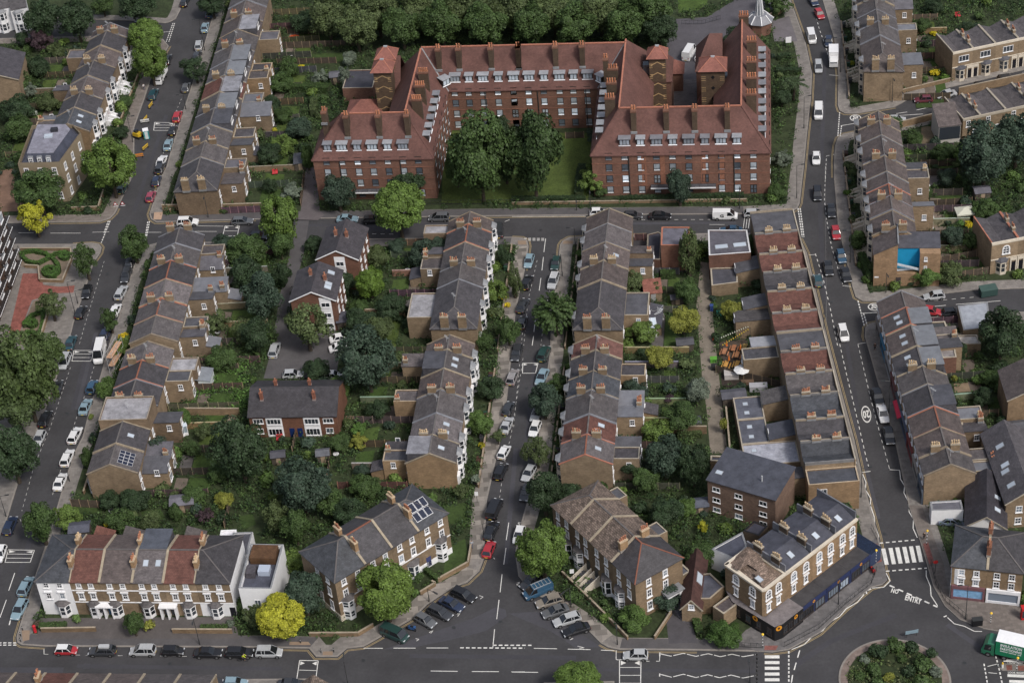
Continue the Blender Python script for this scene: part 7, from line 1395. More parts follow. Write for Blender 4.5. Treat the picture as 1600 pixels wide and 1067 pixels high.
def car_meshes(ty):
  if ty in CAR: return CAR[ty]
  L, W, zb, zr, zh, xh, xs, xrt, xrb, zt, wr = TYPES[ty]; h = L/2; w = W/2; zs = .24
  def sec(z, k=1.0, sill=zs): return [(w*k*.9, sill), (w*k, sill+.16), (w*k, z*.72), (w*k*.96, z-.06), (w*k*.82, z)]
  st = [(-h, sec(zt*.86, .86, .38)), (-h+.12, sec(zt*.96, .95)), (-h+.5, sec(zt)), (xrb+.2, sec(zb)), (0, sec(zb)), (xh, sec(zb)), (xh+.35, sec(zh+.02)), (h-.6, sec(zh-.05, .98)), (h-.15, sec(zh-.18, .9)), (h, sec(zh-.3, .78, .34))]
  body = loft(st)
  for x in (-h*.62, h*.64):
    for s in (-1, 1): body.tube((x, s*(w-.02), wr), (x, s*(w+.012), wr), wr+.06, n=14, mi=1)
  me_b = body.mesh('body', ['carpaint', 'cartyre'])
  g_ = lambda z, k, z0: [(w*k, z0), (w*k*.99, z0+.01), (w*(k-(.16 if zr < 1.8 else .08)*(z-z0)/(zr-z0)), z-.01), (w*(k-.2*(z-z0)/(zr-z0))*.95, z)]
  pan = 'van' in ty
  gl_ = loft([(xrb, g_(zb+.03, .9, zb-.02)), (xrt, g_(zr, .9, zb-.02)), (xs-.25, g_(zr, .9, zb-.02)), (xs, g_(zr-.05, .9, zb-.02)), (xh+.25, g_(zb+.03, .9, zb-.03))]).mesh('windows', ['carglass'])
  r = MB(); tw = w*(.9-(.16 if zr < 1.8 else .08))*.985
  if ty != 'convertible':
    r.prism([(xrt-.03, -tw), (xs-.12, -tw*.97), (xs-.12, tw*.97), (xrt-.03, tw)], zr-.035, zr+.025)
    for s in (-1, 1):
      ta = tw*1.0; wb = w*.9
      def post(xa, xb, t=.07): r.bar((xa, s*wb, zb-.01), (xb, s*ta, zr-.01), t, t)
      post(xh+.2, xs-.08, .08); post(xrb+.02, xrt+.02, .12); post((xs+xrt)/2+.1, (xs+xrt)/2+.1, .09)
      if ty in ('estate car', 'people carrier', 'off-roader', 'minibus'): post(xrt+.75, xrt+.75, .1)
      if pan: r.face([(xs-.75, s*(wb+.012), zb), (xrb+.02, s*(wb+.012), zb), (xrt+.01, s*(ta+.02), zr), (xs-.75, s*(ta+.02), zr)][::s])
    if pan: r.face([(xrb-.02, wb, zb), (xrb-.02, -wb, zb), (xrt-.035, -ta, zr), (xrt-.035, ta, zr)][::-1])
  else:
    r.bar((xs, -w*.8, zr), (xs, w*.8, zr), .06, .06); r.box(-1.2, -w*.6, zb-.1, -.4, w*.6, zb+.12)
  me_r = r.mesh('roof', ['carpaint'])
  wl = MB(); wl.tube((0, -.11, 0), (0, .11, 0), wr, n=14, mi=0); wl.tube((0, -.115, 0), (0, .115, 0), wr*.62, n=10, mi=1); me_w = wl.mesh('wheel', ['cartyre', 'rim'])
  hl = MB(); hl.box(h-.24, -.2, zh-.36, h-.02, .2, zh-.2); tl = MB(); tl.box(-h+.0, -.15, zt*.62, -h+.14, .15, zt*.86)
  pl = MB(); pl.box(-h-.015, -.26, .45, -h+.02, .26, .57)
  CAR[ty] = dict(body=me_b, windows=gl_, roof=me_r, wheel=me_w, headlight=hl.mesh('headlight', ['headlight']), taillight=tl.mesh('taillight', ['taillight']), number_plate=pl.mesh('number_plate', ['numberplate'])); return CAR[ty]
def put_car(ty, tail, nose, col, label, group, rack=False, roofcol=None, name=None, z=.003):
  a, c = P(tail, .4), P(nose, .4); d = (c-a); m = (a+c)/2; ms = car_meshes(ty); L, W, zb, zr, zh, xh, xs, xrt, xrb, zt, wr = TYPES[ty]; h, w = L/2, W/2
  t = thing(name or {'hatchback': 'parked_car', 'estate car': 'parked_car', 'saloon': 'parked_car', 'small car': 'parked_car'}.get(ty, ty.replace(' ', '_').replace('-', '_')), label, 'van' if 'van' in ty else 'minibus' if ty == 'minibus' else 'car', (m.x, m.y, z), math.atan2(d.y, d.x), group)
  link('body', ms['body'], t, col); link('windows', ms['windows'], t); link('roof', ms['roof'], t, roofcol or col)
  for x in (-h*.62, h*.64):
    for s in (-1, 1): link('wheel', ms['wheel'], t, None, (x, s*(w-.1), wr))
  for s in (-1, 1): link('headlight', ms['headlight'], t, None, (0, s*w*.62, 0)); link('taillight', ms['taillight'], t, None, (0, s*w*.68, 0))
  link('number_plate', ms['number_plate'], t, (1.2, .85, .15))
  if rack:
    b = MB(); n = 6 if rack == 2 else 4
    for k in range(n): x = xrt+.3+(xs-.3-xrt-.3)*k/(n-1); b.bar((x, -w*.7, zr+.1), (x, w*.7, zr+.1), .06, .05)
    for s in (-1, 1): b.bar((xrt+.2, s*w*.66, zr+.08), (xs-.2, s*w*.66, zr+.08), .05, .06)
    b.build('roof_rack', 'galv' if rack != 3 else 'white', t)
  return t
BK, DG, GY, SV, WH, NV, BL, LB, RD, TE, MR, GN, BZ = (.012, .012, .014), (.035, .037, .042), (.1, .104, .11), (.38, .39, .4), (.68, .68, .68), (.018, .028, .06), (.03, .08, .14), (.2, .29, .34), (.36, .022, .03), (.02, .06, .075), (.13, .03, .045), (.02, .05, .045), (.22, .195, .165)
CN = {BK: 'black', DG: 'dark grey', GY: 'grey', SV: 'silver', WH: 'white', NV: 'navy', BL: 'blue', LB: 'pale blue', RD: 'red', TE: 'dark teal', MR: 'maroon', GN: 'dark green', BZ: 'silver-beige'}
LANES = {
 'right kerb of hedge-garden street above the crossroads|upward': [('b0', 885, 222, 915, 145, 'hatchback', (.28, .04, .07)), ('b0', 922, 132, 945, 50, 'hatchback', NV), ('b0', 945, 40, 965, -15, 'estate car', DG), ('a0', 945, 1005, 982, 925, 'saloon', WH), ('a0', 993, 902, 1012, 832, 'saloon', LB), ('a0', 1020, 814, 1040, 752, 'small car', BK), ('a0', 1045, 738, 1070, 658, 'estate car', RD), ('a0', 1100, 560, 1118, 493, 'hatchback', GY), ('a0', 1170, 350, 1180, 325, 'hatchback', DG), ('a0', 1180, 305, 1192, 245, 'people carrier', SV), ('a0', 1213, 207, 1230, 132, 'saloon', LB), ('a0', 1242, 112, 1252, 60, 'hatchback', BL), ('a0', 1275, 20, 1290, -40, 'hatchback', SV)],
 'left kerb of hedge-garden street above the crossroads|upward': [('b0', 712, 168, 745, 105, 'hatchback', GN), ('a0', 898, 605, 930, 528, 'estate car', TE), ('a0', 985, 395, 1008, 325, 'estate car', BK), ('a0', 1090, 45, 1112, -10, 'estate car', BK)],
 'terrace side of hedge-garden street below the crossroads|downward': [('b0', 765, 605, 785, 545, 'hatchback', BK), ('b0', 770, 605, 735, 703, 'estate car', DG), ('b0', 700, 800, 745, 712, 'estate car', SV), ('b0', 675, 895, 705, 825, 'hatchback', WH), ('b0', 615, 1035, 645, 962, 'hatchback', NV), ('c0', 535, 368, 565, 283, 'hatchback', BL), ('c0', 490, 492, 530, 398, 'saloon', LB), ('c0', 422, 668, 475, 560, 'estate car', WH), ('c0', 380, 803, 425, 693, 'estate car', WH), ('c0', 340, 938, 382, 842, 'saloon', WH)],
 'hedge side of hedge-garden street below the crossroads|downward': [('b0', 530, 718, 508, 788, 'hatchback', BK), ('b0', 465, 908, 500, 838, 'hatchback', BK), ('c0', 405, 113, 440, 15, 'saloon', TE), ('c0', 410, 125, 365, 227, 'people carrier', SV), ('c0', 328, 383, 360, 273, 'convertible', DG), ('c0', 250, 562, 292, 470, 'estate car', BK), ('c0', 258, 585, 212, 683, 'hatchback', SV), ('d0', 40, 188, 85, 78, 'estate car', NV), ('d0', 130, 548, 182, 440, 'estate car', LB), ('d0', 150, 572, 85, 692, 'estate car', LB), ('d0', 25, 240, -20, 365, 'hatchback', WH)],
 'left kerb of patchwork-pavement street|from the top': [('b2', 115, 525, 88, 617, 'hatchback', LB), ('b2', 72, 742, 108, 650, 'estate car', BK), ('b2', 45, 872, 85, 795, 'saloon', DG), ('b2', 50, 975, 72, 895, 'hatchback', DG), ('c2', 42, 75, 15, 175, 'estate car', DG), ('c1', 1512, 312, 1545, 222, 'estate car', (.24, .22, .22)), ('c1', 1487, 492, 1518, 418, 'hatchback', DG), ('c1', 1473, 602, 1512, 508, 'saloon', SV), ('c1', 1455, 757, 1500, 672, 'small car', WH), ('c1', 1433, 885, 1482, 775, 'people carrier', BK), ('d1', 1390, 105, 1450, -30, 'van', BK), ('d1', 1378, 217, 1425, 112, 'estate car', BK), ('d1', 1370, 322, 1405, 228, 'hatchback', RD)],
 'right kerb of patchwork-pavement street|from the top': [('b2', 272, 545, 250, 622, 'hatchback', GN), ('b2', 265, 640, 228, 742, 'off-roader', SV), ('c2', 168, 182, 212, 78, 'off-roader', GN), ('c2', 200, 222, 158, 312, 'saloon', LB), ('c2', 165, 450, 135, 515, 'saloon', SV), ('c2', 155, 532, 118, 622, 'hatchback', WH), ('c2', 125, 800, 75, 882, 'hatchback', SV), ('c2', 100, 915, 68, 1000, 'hatchback', DG), ('d2', 55, 150, 30, 232, 'hatchback', WH)],
 'angled bays beside the terrace with solar panels|from the street corner': [('d1', 1165, 512, 1308, 578, 'estate car', BK), ('d1', 1098, 570, 1232, 632, 'saloon', NV), ('d1', 1022, 615, 1168, 685, 'estate car', DG), ('d1', 948, 665, 1070, 732, 'hatchback', GY), ('d1', 748, 748, 905, 815, 'minibus', GN)],
 'angled bays beside the speckled roof terrace|from the round tree': [('d2', 145, 445, 72, 495, 'hatchback', DG), ('d2', 230, 492, 80, 555, 'van', BL), ('d2', 295, 562, 150, 605, 'estate car', BZ), ('d2', 335, 618, 182, 668, 'saloon', GY), ('d2', 400, 672, 255, 715, 'estate car', SV), ('d2', 460, 728, 305, 778, 'saloon', BK)],
 'north kerb of the roundabout road|from the left': [('d0', 332, 875, 460, 875, 'small car', RD), ('d0', 690, 880, 532, 880, 'estate car', DG), ('d0', 930, 880, 773, 880, 'people carrier', SV), ('d0', 965, 880, 1098, 880, 'small car', BK), ('d0', 1162, 890, 1322, 890, 'saloon', BK), ('d0', 1352, 890, 1502, 890, 'estate car', BK), ('d1', 2, 888, 156, 888, 'people carrier', SV)],
 'roundabout road lower edge|from the left': [('d0', 1205, 1068, 1305, 1068, 'hatchback', DG), ('d0', 1340, 1072, 1465, 1072, 'hatchback', LB), ('d1', 145, 1078, 280, 1078, 'saloon', DG), ('d2', 812, 905, 660, 905, 'hatchback', SV)],
 'zebra-crossing street traffic lane|from the top': [('a3', 330, -15, 365, 42, 'hatchback', NV), ('a3', 360, 55, 405, 128, 'hatchback', RD), ('a3', 322, 178, 348, 280, 'minibus', WH), ('a3', 373, 360, 380, 452, 'people carrier', SV), ('a3', 378, 628, 376, 722, 'van', WH), ('a3', 363, 900, 364, 1000, 'hatchback', WH), ('b3', 368, 125, 373, 217, 'people carrier', BK), ('b3', 425, 560, 445, 662, 'saloon', BK), ('b3', 382, 728, 362, 640, 'hatchback', TE), ('b3', 510, 945, 540, 1055, 'people carrier', WH)],
 'zebra-crossing street parking lane|from the top': [('a3', 435, 220, 440, 290, 'hatchback', NV), ('b3', 448, 220, 458, 317, 'saloon', BK), ('b3', 470, 355, 490, 450, 'hatchback', RD), ('b3', 500, 495, 525, 590, 'hatchback', BL), ('b3', 525, 600, 555, 700, 'saloon', BK), ('c3', 715, 335, 745, 432, 'saloon', BK), ('c3', 745, 435, 775, 540, 'saloon', WH), ('c3', 785, 560, 808, 672, 'saloon', BK)],
 'road below the red mansion block|from the left': [('b0', 1058, 340, 1180, 335, 'off-roader', WH), ('b0', 1385, 333, 1502, 330, 'estate car', GY), ('b0', 1490, 420, 1590, 424, 'hatchback', BK), ('b1', 490, 318, 602, 318, 'saloon', LB), ('b1', 645, 326, 740, 324, 'hatchback', BK), ('b1', 1150, 310, 1030, 312, 'people carrier', GY), ('b1', 1445, 420, 1445, 355, 'van', DG), ('b2', 495, 280, 545, 279, 'hatchback', WH), ('b2', 660, 298, 780, 298, 'hatchback', DG), ('b2', 812, 300, 952, 300, 'saloon', BK), ('b2', 1192, 300, 1345, 300, 'van', WH), ('b2', 1395, 288, 1500, 286, 'estate car', SV), ('b2', 1365, 385, 1240, 386, 'saloon', BL)],
 'top right side road|from the junction': [('a3', 790, 722, 895, 715, 'hatchback', SV), ('a3', 1050, 595, 952, 600, 'hatchback', MR), ('a3', 1195, 555, 1078, 580, 'saloon', SV), ('a3', 1300, 522, 1405, 510, 'hatchback', BK), ('a3', 1440, 488, 1560, 470, 'off-roader', BK), ('a3', 1575, 468, 1680, 450, 'hatchback', GY)],
 'side road right of the shop row|from the junction': [('b3', 1125, 770, 1005, 782, 'hatchback', SV), ('b3', 1010, 862, 1090, 872, 'hatchback', RD), ('b3', 1130, 880, 1212, 872, 'hatchback', BK)],
 'car court among the gardens|from the left': [('c1', 100, 150, 125, 68, 'off-roader', SV), ('c1', 455, 45, 560, 25, 'saloon', WH), ('c1', 450, 102, 560, 80, 'saloon', WH), ('c1', 180, 255, 262, 250, 'hatchback', SV), ('c1', 420, 260, 500, 258, 'hatchback', WH)],
 'service yard behind the mansion block|from the left': [('a2', 1040, 352, 1072, 300, 'tall van', WH), ('a2', 1108, 365, 1128, 320, 'hatchback', WH)],
 'top left side street|from the left': [('a0', -10, 165, 72, 158, 'people carrier', SV), ('a0', 118, 165, 200, 160, 'hatchback', DG), ('a0', 785, 150, 900, 152, 'hatchback', BK)],
 'white garage yard behind the corner shop|from the left': [('d3', 1100, 105, 1242, 112, 'saloon', (.12, .15, .2))]}
CN[(.28, .04, .07)] = 'dark red'; CN[(.24, .22, .22)] = 'bronze-grey'; CN[(.12, .15, .2)] = 'slate blue'
for key, cars in LANES.items():
  place, how = key.split('|')
  for i, (t_, x0, y0, x1, y1, ty, col) in enumerate(cars):
    a, c = g(t_, x0, y0), g(t_, x1, y1); rk = 0; rc_ = None
    if ty == 'off-roader' and col == SV and 'patch' in key: rk = 3
    if col == BL and ty == 'van': rk = 2
    if ty == 'people carrier' and col == SV and 'north' in key: rk = 1
    if ty == 'small car' and col == RD: rc_ = WH
    if ty == 'estate car' and col == (.24, .22, .22): rk = 1
    cn = CN[col]; one = len(cars) == 1
    lb = f'{cn} {ty} in the {place}' if one else f'{cn} {ty}, {ORD[i+1]} {how}, {place}'
    if len(lb.split()) > 16: lb = lb.replace(' traffic lane', '').replace('the ', '')
    t = put_car(ty, a, c, col, lb, None if one else f'vehicles, {place}', rk, rc_)
    if ty == 'estate car' and col == DG and 'north' in key: b = MB(); b.prism([(-1.3, -.4), (.35, -.36), (.5, 0), (.35, .36), (-1.3, .4), (-1.4, 0)], 1.55, 1.85); b.build('roof_box', 'galv', t)
    if 'mansion' in place and ty == 'van' and col == WH: b = MB(); text_on(b, 'G', Vector((-.6, -1.0, 1.25)), Vector((.75, 0, 0)), Vector((0, 0, .75)), z=None, bold=.03); b.build('lettering', 'black', t)
def box_truck(tail, nose, label, bl, bw, bh, boxc, cabc, lines=None, cabl=1.9):
  a, c = P(tail, .5), P(nose, .5); d = c-a; m = (a+c)/2; L = bl+cabl+.15; t = thing('box_truck', label, 'lorry', (m.x, m.y, .003), math.atan2(d.y, d.x)); h = L/2; w = bw/2; z0 = .95
  b = MB(); b.box(-h, -w, z0, -h+bl, w, z0+bh, 0, 1); bx = b.build('cargo_box', ['plain', 'white'], t, col=boxc)
  b = MB(); b.box(-h-.01, -w-.02, z0+bh, -h+bl+.02, w+.02, z0+bh+.06); b.build('roof_panel', 'white', bx)
  x0 = -h+bl+.15; cz = 1.0 if bh < 2.3 else 1.1; ch = 2.25 if bh < 2.3 else 2.9; cw = w*.95
  b = loft([(x0, [(cw, .45), (cw, 1.2), (cw*.98, ch-.1), (cw*.9, ch)]), (x0+cabl*.55, [(cw, .45), (cw, 1.2), (cw*.97, ch-.1), (cw*.88, ch)]), (x0+cabl*.85, [(cw, .45), (cw, 1.2), (cw*.95, ch-.65), (cw*.88, ch-.55)]), (x0+cabl, [(cw*.95, .45), (cw*.97, 1.1), (cw*.9, 1.3), (cw*.8, 1.35)])]); cb = b.build('cab', 'carpaint', t, col=cabc)
  b = MB(); b.face([(x0+cabl*.86+.03, -cw*.85, ch-.62), (x0+cabl+.01, -cw*.78, 1.4), (x0+cabl+.01, cw*.78, 1.4), (x0+cabl*.86+.03, cw*.85, ch-.62)][::-1]); b.build('windscreen', 'carglass', cb)
  for s in (-1, 1): b = MB(); b.face([(x0+.5, s*(cw+.01), 1.35), (x0+cabl*.8, s*(cw+.01), 1.35), (x0+cabl*.72, s*(cw*.985+.01), ch-.35), (x0+.5, s*(cw*.985+.01), ch-.35)][::s]); b.build('side_window', 'carglass', cb)
  b = MB(); b.box(-h+.2, -w*.75, .55, x0+.5, w*.75, z0-.003); b.build('chassis', 'metal', t)
  wm = MB(); wm.tube((0, -.14, 0), (0, .14, 0), .46, n=14, mi=0); wm.tube((0, -.145, 0), (0, .145, 0), .25, n=10, mi=1); wm = wm.mesh('wheel', ['cartyre', 'rim'])
  for x in [x0+cabl*.45, -h+1.4]+([-h+2.5, x0-1.6] if bl > 6 else []):
    for s in (-1, 1): link('wheel', wm, t, None, (x, s*(w-.15), .46))
  return t, h, w, z0
box_truck(g('a3', 465, 292), g('a3', 468, 432), 'white box truck behind the navy car on zebra-crossing street', 3.7, 2.1, 2.1, (.75, .75, .76), WH); box_truck(g('a0', 985, 415), g('a0', 930, 520), 'white box truck half under bright street trees on hedge-garden street', 3.6, 2.1, 2.1, (.7, .7, .7), WH)
put_car('tall van', g('c0', 615, 50), g('c0', 578, 208), WH, 'tall white panel van beside the golden hedge on hedge-garden street', None)
t, h, w, z0 = box_truck((1675, 1043), (1534, 1010), 'green lorry with white roof and white lettering by the roundabout', 11.5, 2.6, 2.9, (.01, .16, .075), (.02, .13, .07), cabl=2.0)
b = MB(); cy_ = w+.015; xf = h-2.15
for s, z, wd, hh in (('INSULATION', 3.25, 3.3, .62), ('PARTITIONING', 2.5, 3.3, .55)): text_on(b, s, Vector((xf-.75-1.65, cy_, z)), Vector((-wd, 0, 0)), Vector((0, 0, hh)), z=None, bold=.03)
for k in range(22):
  if k % 9 != 8: x = xf-.75-k*.15; b.face([(x, cy_, 1.85), (x-.1, cy_, 1.85), (x-.1, cy_, 2.05), (x, cy_, 2.05)])
b.build('lettering', 'white', t)
# ---------------------------------------------------------------- garden fences, front walls, bins
FD = {'A': 3.3, 'B': 2.2, 'C': 2.1, 'Q': 2.0, 'D': 3.6, 'N': 3.6, 'E': 2.1, 'K': 2.1, 'G': 3.0, 'T': 3.0}
def fence_mesh(L, h, brick=False):
  b = MB()
  if brick: b.box(0, -.11, 0, L, .11, h-.08); b.box(-.03, -.15, h-.08, L+.03, .15, h, 1); return b.mesh('panel', ['brick_stock', 'coping'])
  n = max(1, round(L/1.8));
  for k in range(n+1): b.box(L*k/n-.05, -.05, 0, L*k/n+.05, .05, h+.1, 1)
  for k in range(n): b.box(L*k/n+.052, -.02, .05, L*(k+1)/n-.052, .02, h)
  return b.mesh('panel', ['timber', 'timber_pale'])
bin_b = MB(); bin_b.prism([(-.27, -.3), (.27, -.3), (.29, .34), (-.29, .34)], .05, .95); bin_b.box(-.3, -.36, .951, .3, .4, 1.02); bin_b.tube((-.25, .33, .12), (.25, .33, .12), .11, n=8); BIN = bin_b.mesh('bin', ['plain'])
for rid, i, where, base, rot, L, df, dr, flip, last in ROWS:
  c, s = math.cos(rot), math.sin(rot)
  def W(x, y): return (base.x+x*c-y*s, base.y+x*s+y*c, .12)
  for x in ([0, L] if last else [L if flip else 0]):
    ln_ = RL[rid]*random.uniform(.85, 1.1); br = random.random() < .3; far = last and x != (L if flip else 0)
    t = tag(link('garden_wall' if br else 'garden_fence', fence_mesh(ln_, 1.7 if not br else 1.5, br), None, tuple(random.uniform(.7, 1.2)*k for k in (.9, .95, 1)), W(x+.0, dr+.3), rot+math.pi/2), f'{"far-side " if far else ""}{"brick wall" if br else "timber fence"} behind {ORD[i+1]} house {where}', 'wall' if br else 'fence', 'dividers between back gardens')
  if rid in FD:
    t = tag(link('front_wall', fence_mesh(L-1.3, .85, True), None, (.8, .72, .66), W(.1, -df-FD[rid]), rot), f'low front wall of {ORD[i+1]} house {where}', 'wall', 'low front garden walls')
    for k in range(2 if random.random() < .6 else 0):
      b = link('wheelie_bin', BIN, None, random.choice(((.03, .03, .033), (.03, .03, .033), (.02, .05, .03), (.06, .03, .02))), W(L*.2+.7*k, -df-FD[rid]+.6), rot+random.uniform(-.3, .3)); tag(b, f'bin outside {ORD[i+1]} house {where}', 'bin', f'bins outside {ORD[i+1]} house {where}')
def wall_line(label, t_, s, h, m='brick', name='garden_wall', col=(.9, .85, .8), cat='wall', z=.12):
  q = gl(t_, s); o = q[0]; t = thing(name, label, cat, (o.x, o.y, z))
  for a, b_ in zip(q, q[1:]): d = b_-a; link('wall_panel' if m == 'brick' else 'fence_panel', fence_mesh(d.length, h, m == 'brick'), t, col, (a.x-o.x, a.y-o.y, 0), math.atan2(d.y, d.x))
for a in (('brick wall along the cross road left of the driveway', 'b0', '970 265 1330 262 1560 255', 1.5), ('brick wall around the scrolled hedge garden', 'b0', '125 505 425 505 428 565 375 695 240 690 232 610 150 605', .8), ('brick wall right of the lower hedge curl', 'b0', '290 885 245 1035', .9), ('front wall of the bottom terrace left half', 'd0', '250 765 575 760', 1.0), ('front wall of the bottom terrace right half', 'd0', '1030 770 1385 772', 1.0), ('front wall of the solar panel end house garden', 'd1', '1085 470 1265 370 1285 250', 1.0), ('white wall below the round tree by the angled terrace', 'd1', '980 545 1070 490 1050 480', .9), ('low wall under the angled terrace hip corner', 'd1', '320 790 610 788 700 735', .9), ('front wall along the patchwork pavement right side', 'd2', '300 425 460 580 540 660 650 770 690 812', .9), ('curved wall beside the hall driveway', 'd2', '850 810 950 660', .9), ('brick wall behind the yellow parking bushes at top right', 'a3', '870 560 1160 490', 1.0), ('brick wall of the dirt yard at top right', 'a3', '860 765 1075 712', 1.6), ('boundary wall of low slate houses along the top right road', 'a3', '1210 572 1600 488', 2.0), ('brick wall by the service entrance of zebra-crossing street', 'a3', '70 125 170 75', 1.4), ('brick wall behind the ivy garden', 'c0', '1105 490 1430 492', 1.7), ('brick wall right of the clipped ball tree garden', 'b1', '640 895 890 897', 1.8), ('dark wall across the alley gardens', 'c2', '820 600 1160 602', 1.8), ('wall of the yard at the alley side', 'c2', '1275 480 1300 745 1450 735', 1.6), ('stone wall before the corner mansion', 'b0', '430 270 590 265 620 165', 1.1), ('low wall along the mansion block lawn', 'b2', '0 232 700 222 1400 212', .7)): wall_line(*a)
for a in (('white-posted fence of the garden beside the blue stairwell', 'b3', '1105 580 1370 530', 1.6), ('street fence beside the blue stairwell', 'b3', '1095 690 1400 640', 1.7), ('orange-brown timber fence behind the gazebo garden', 'b3', '1105 490 1350 470', 1.7), ('timber fence right of the gazebo', 'b3', '1295 150 1320 330', 1.8), ('timber fence beside the patio with table', 'b3', '1030 245 1290 225', 1.6), ('tall timber fence below the large dark tree', 'a3', '985 1000 1195 990', 1.8), ('timber fence of the upper lawn left of the mansion block', 'a1', '140 295 600 280', 1.8), ('timber fence of the lower lawn left of the mansion block', 'a1', '130 390 480 380', 1.6), ('timber fence of the top lawn left of the mansion block', 'a1', '190 205 480 210', 1.5), ('curving fence on the brick path left of the driveway', 'b1', '290 70 270 240', 1.8), ('timber fence at the foot of the solar-panelled end house', 'd0', '430 20 640 30', 1.8), ('timber fence left of the shed garden', 'd0', '1340 150 1370 20', 1.6), ('garden fence below the black-roofed brick block', 'c1', '430 880 450 700', 1.6), ('garden fence left of the big dark tree below the brick block', 'c1', '220 720 240 620', 1.6), ('yard fence beside the picnic benches', 'c2', '1215 240 1600 330', 1.7), ('courtyard fence at the lawn corner of the mansion block', 'a2', '320 830 430 825', 1.6)): wall_line(*a, 'timber', 'garden_fence', (.9, .85, .8), 'fence')
# railings
def railing(label, t_, s, h=1.05, name='guard_rail'):
  q = gl(t_, s); o = q[0]; b = MB()
  for a, c in zip(q, q[1:]):
    a, c = a-o, c-o; L = (c-a).length; n = max(1, int(L/.9))
    for z in (.15, h): b.bar((a.x, a.y, z), (c.x, c.y, z), .05, .05)
    for k in range(n+1): p = a.lerp(c, k/n); b.bar((p.x, p.y, 0), (p.x, p.y, h), .045, .045)
  t = thing(name, label, 'railing', (o.x, o.y, .125)); b.build('rails', 'metal', t)
for a in (('long guard railing along the pub pavement', 'd3', '172 855 380 745 540 598 690 480 722 400'), ('guard railing at the zebra crossing beside the canopy', 'd3', '690 150 725 215'), ('guard railing at the corner shop pavement', 'd3', '1045 355 1075 480 1130 580 1260 690'), ('guard railing left of the bottom zebra crossing', 'd2', '1280 850 1490 862'), ('black railing along the mansion block lawn', 'b2', '440 222 700 214 1400 205'), ('long black railing before the courtyard lawn', 'b1', '990 232 1600 226'), ('yard railing behind the mansion block', 'a2', '1010 150 1130 150 1240 120')): railing(*a)
# ---------------------------------------------------------------- street lamps, beacons, signs
def lamp(label, base, top, arm=(1, 0), m='metal', globe=False):
  p = P(base); H = (base[1]-top[1])/(scale_at(base)*.79); t = thing('street_lamp' if not globe else 'belisha_beacon', label, 'street lamp' if not globe else 'crossing beacon', (p.x, p.y, .12), 0); b = MB()
  if globe:
    n = 8
    for k in range(n): b.tube((0, 0, H*k/n), (0, 0, H*(k+1)/n), .06, n=8, mi=k % 2)
    b.build('pole', ['black', 'white'], t); b = MB(); k = 8
    for a in range(5):
      z0, z1 = -math.cos(math.pi*a/5)*.22, -math.cos(math.pi*(a+1)/5)*.22; b.tube((0, 0, H+.2+z0), (0, 0, H+.2+z1), max(.01, math.sin(math.pi*a/5)*.22), max(.01, math.sin(math.pi*(a+1)/5)*.22), 10, caps=False)
    b.build('globe', 'plain', t, col=(.75, .48, .05)); return
  b.tube((0, 0, 0), (0, 0, 1.1), .1, n=8); b.tube((0, 0, 1.1), (0, 0, H), .065, .05, 8); e = Vector((arm[0], arm[1], 0))*1.1; b.tube((0, 0, H), (e.x, e.y, H+.15), .04, n=6); b.build('post', m, t)
  b = MB(); b.bar((e.x*.8, e.y*.8, H+.16), (e.x*1.5, e.y*1.5, H+.2), .24, .12); b.build('lamp_head', 'metal', t)
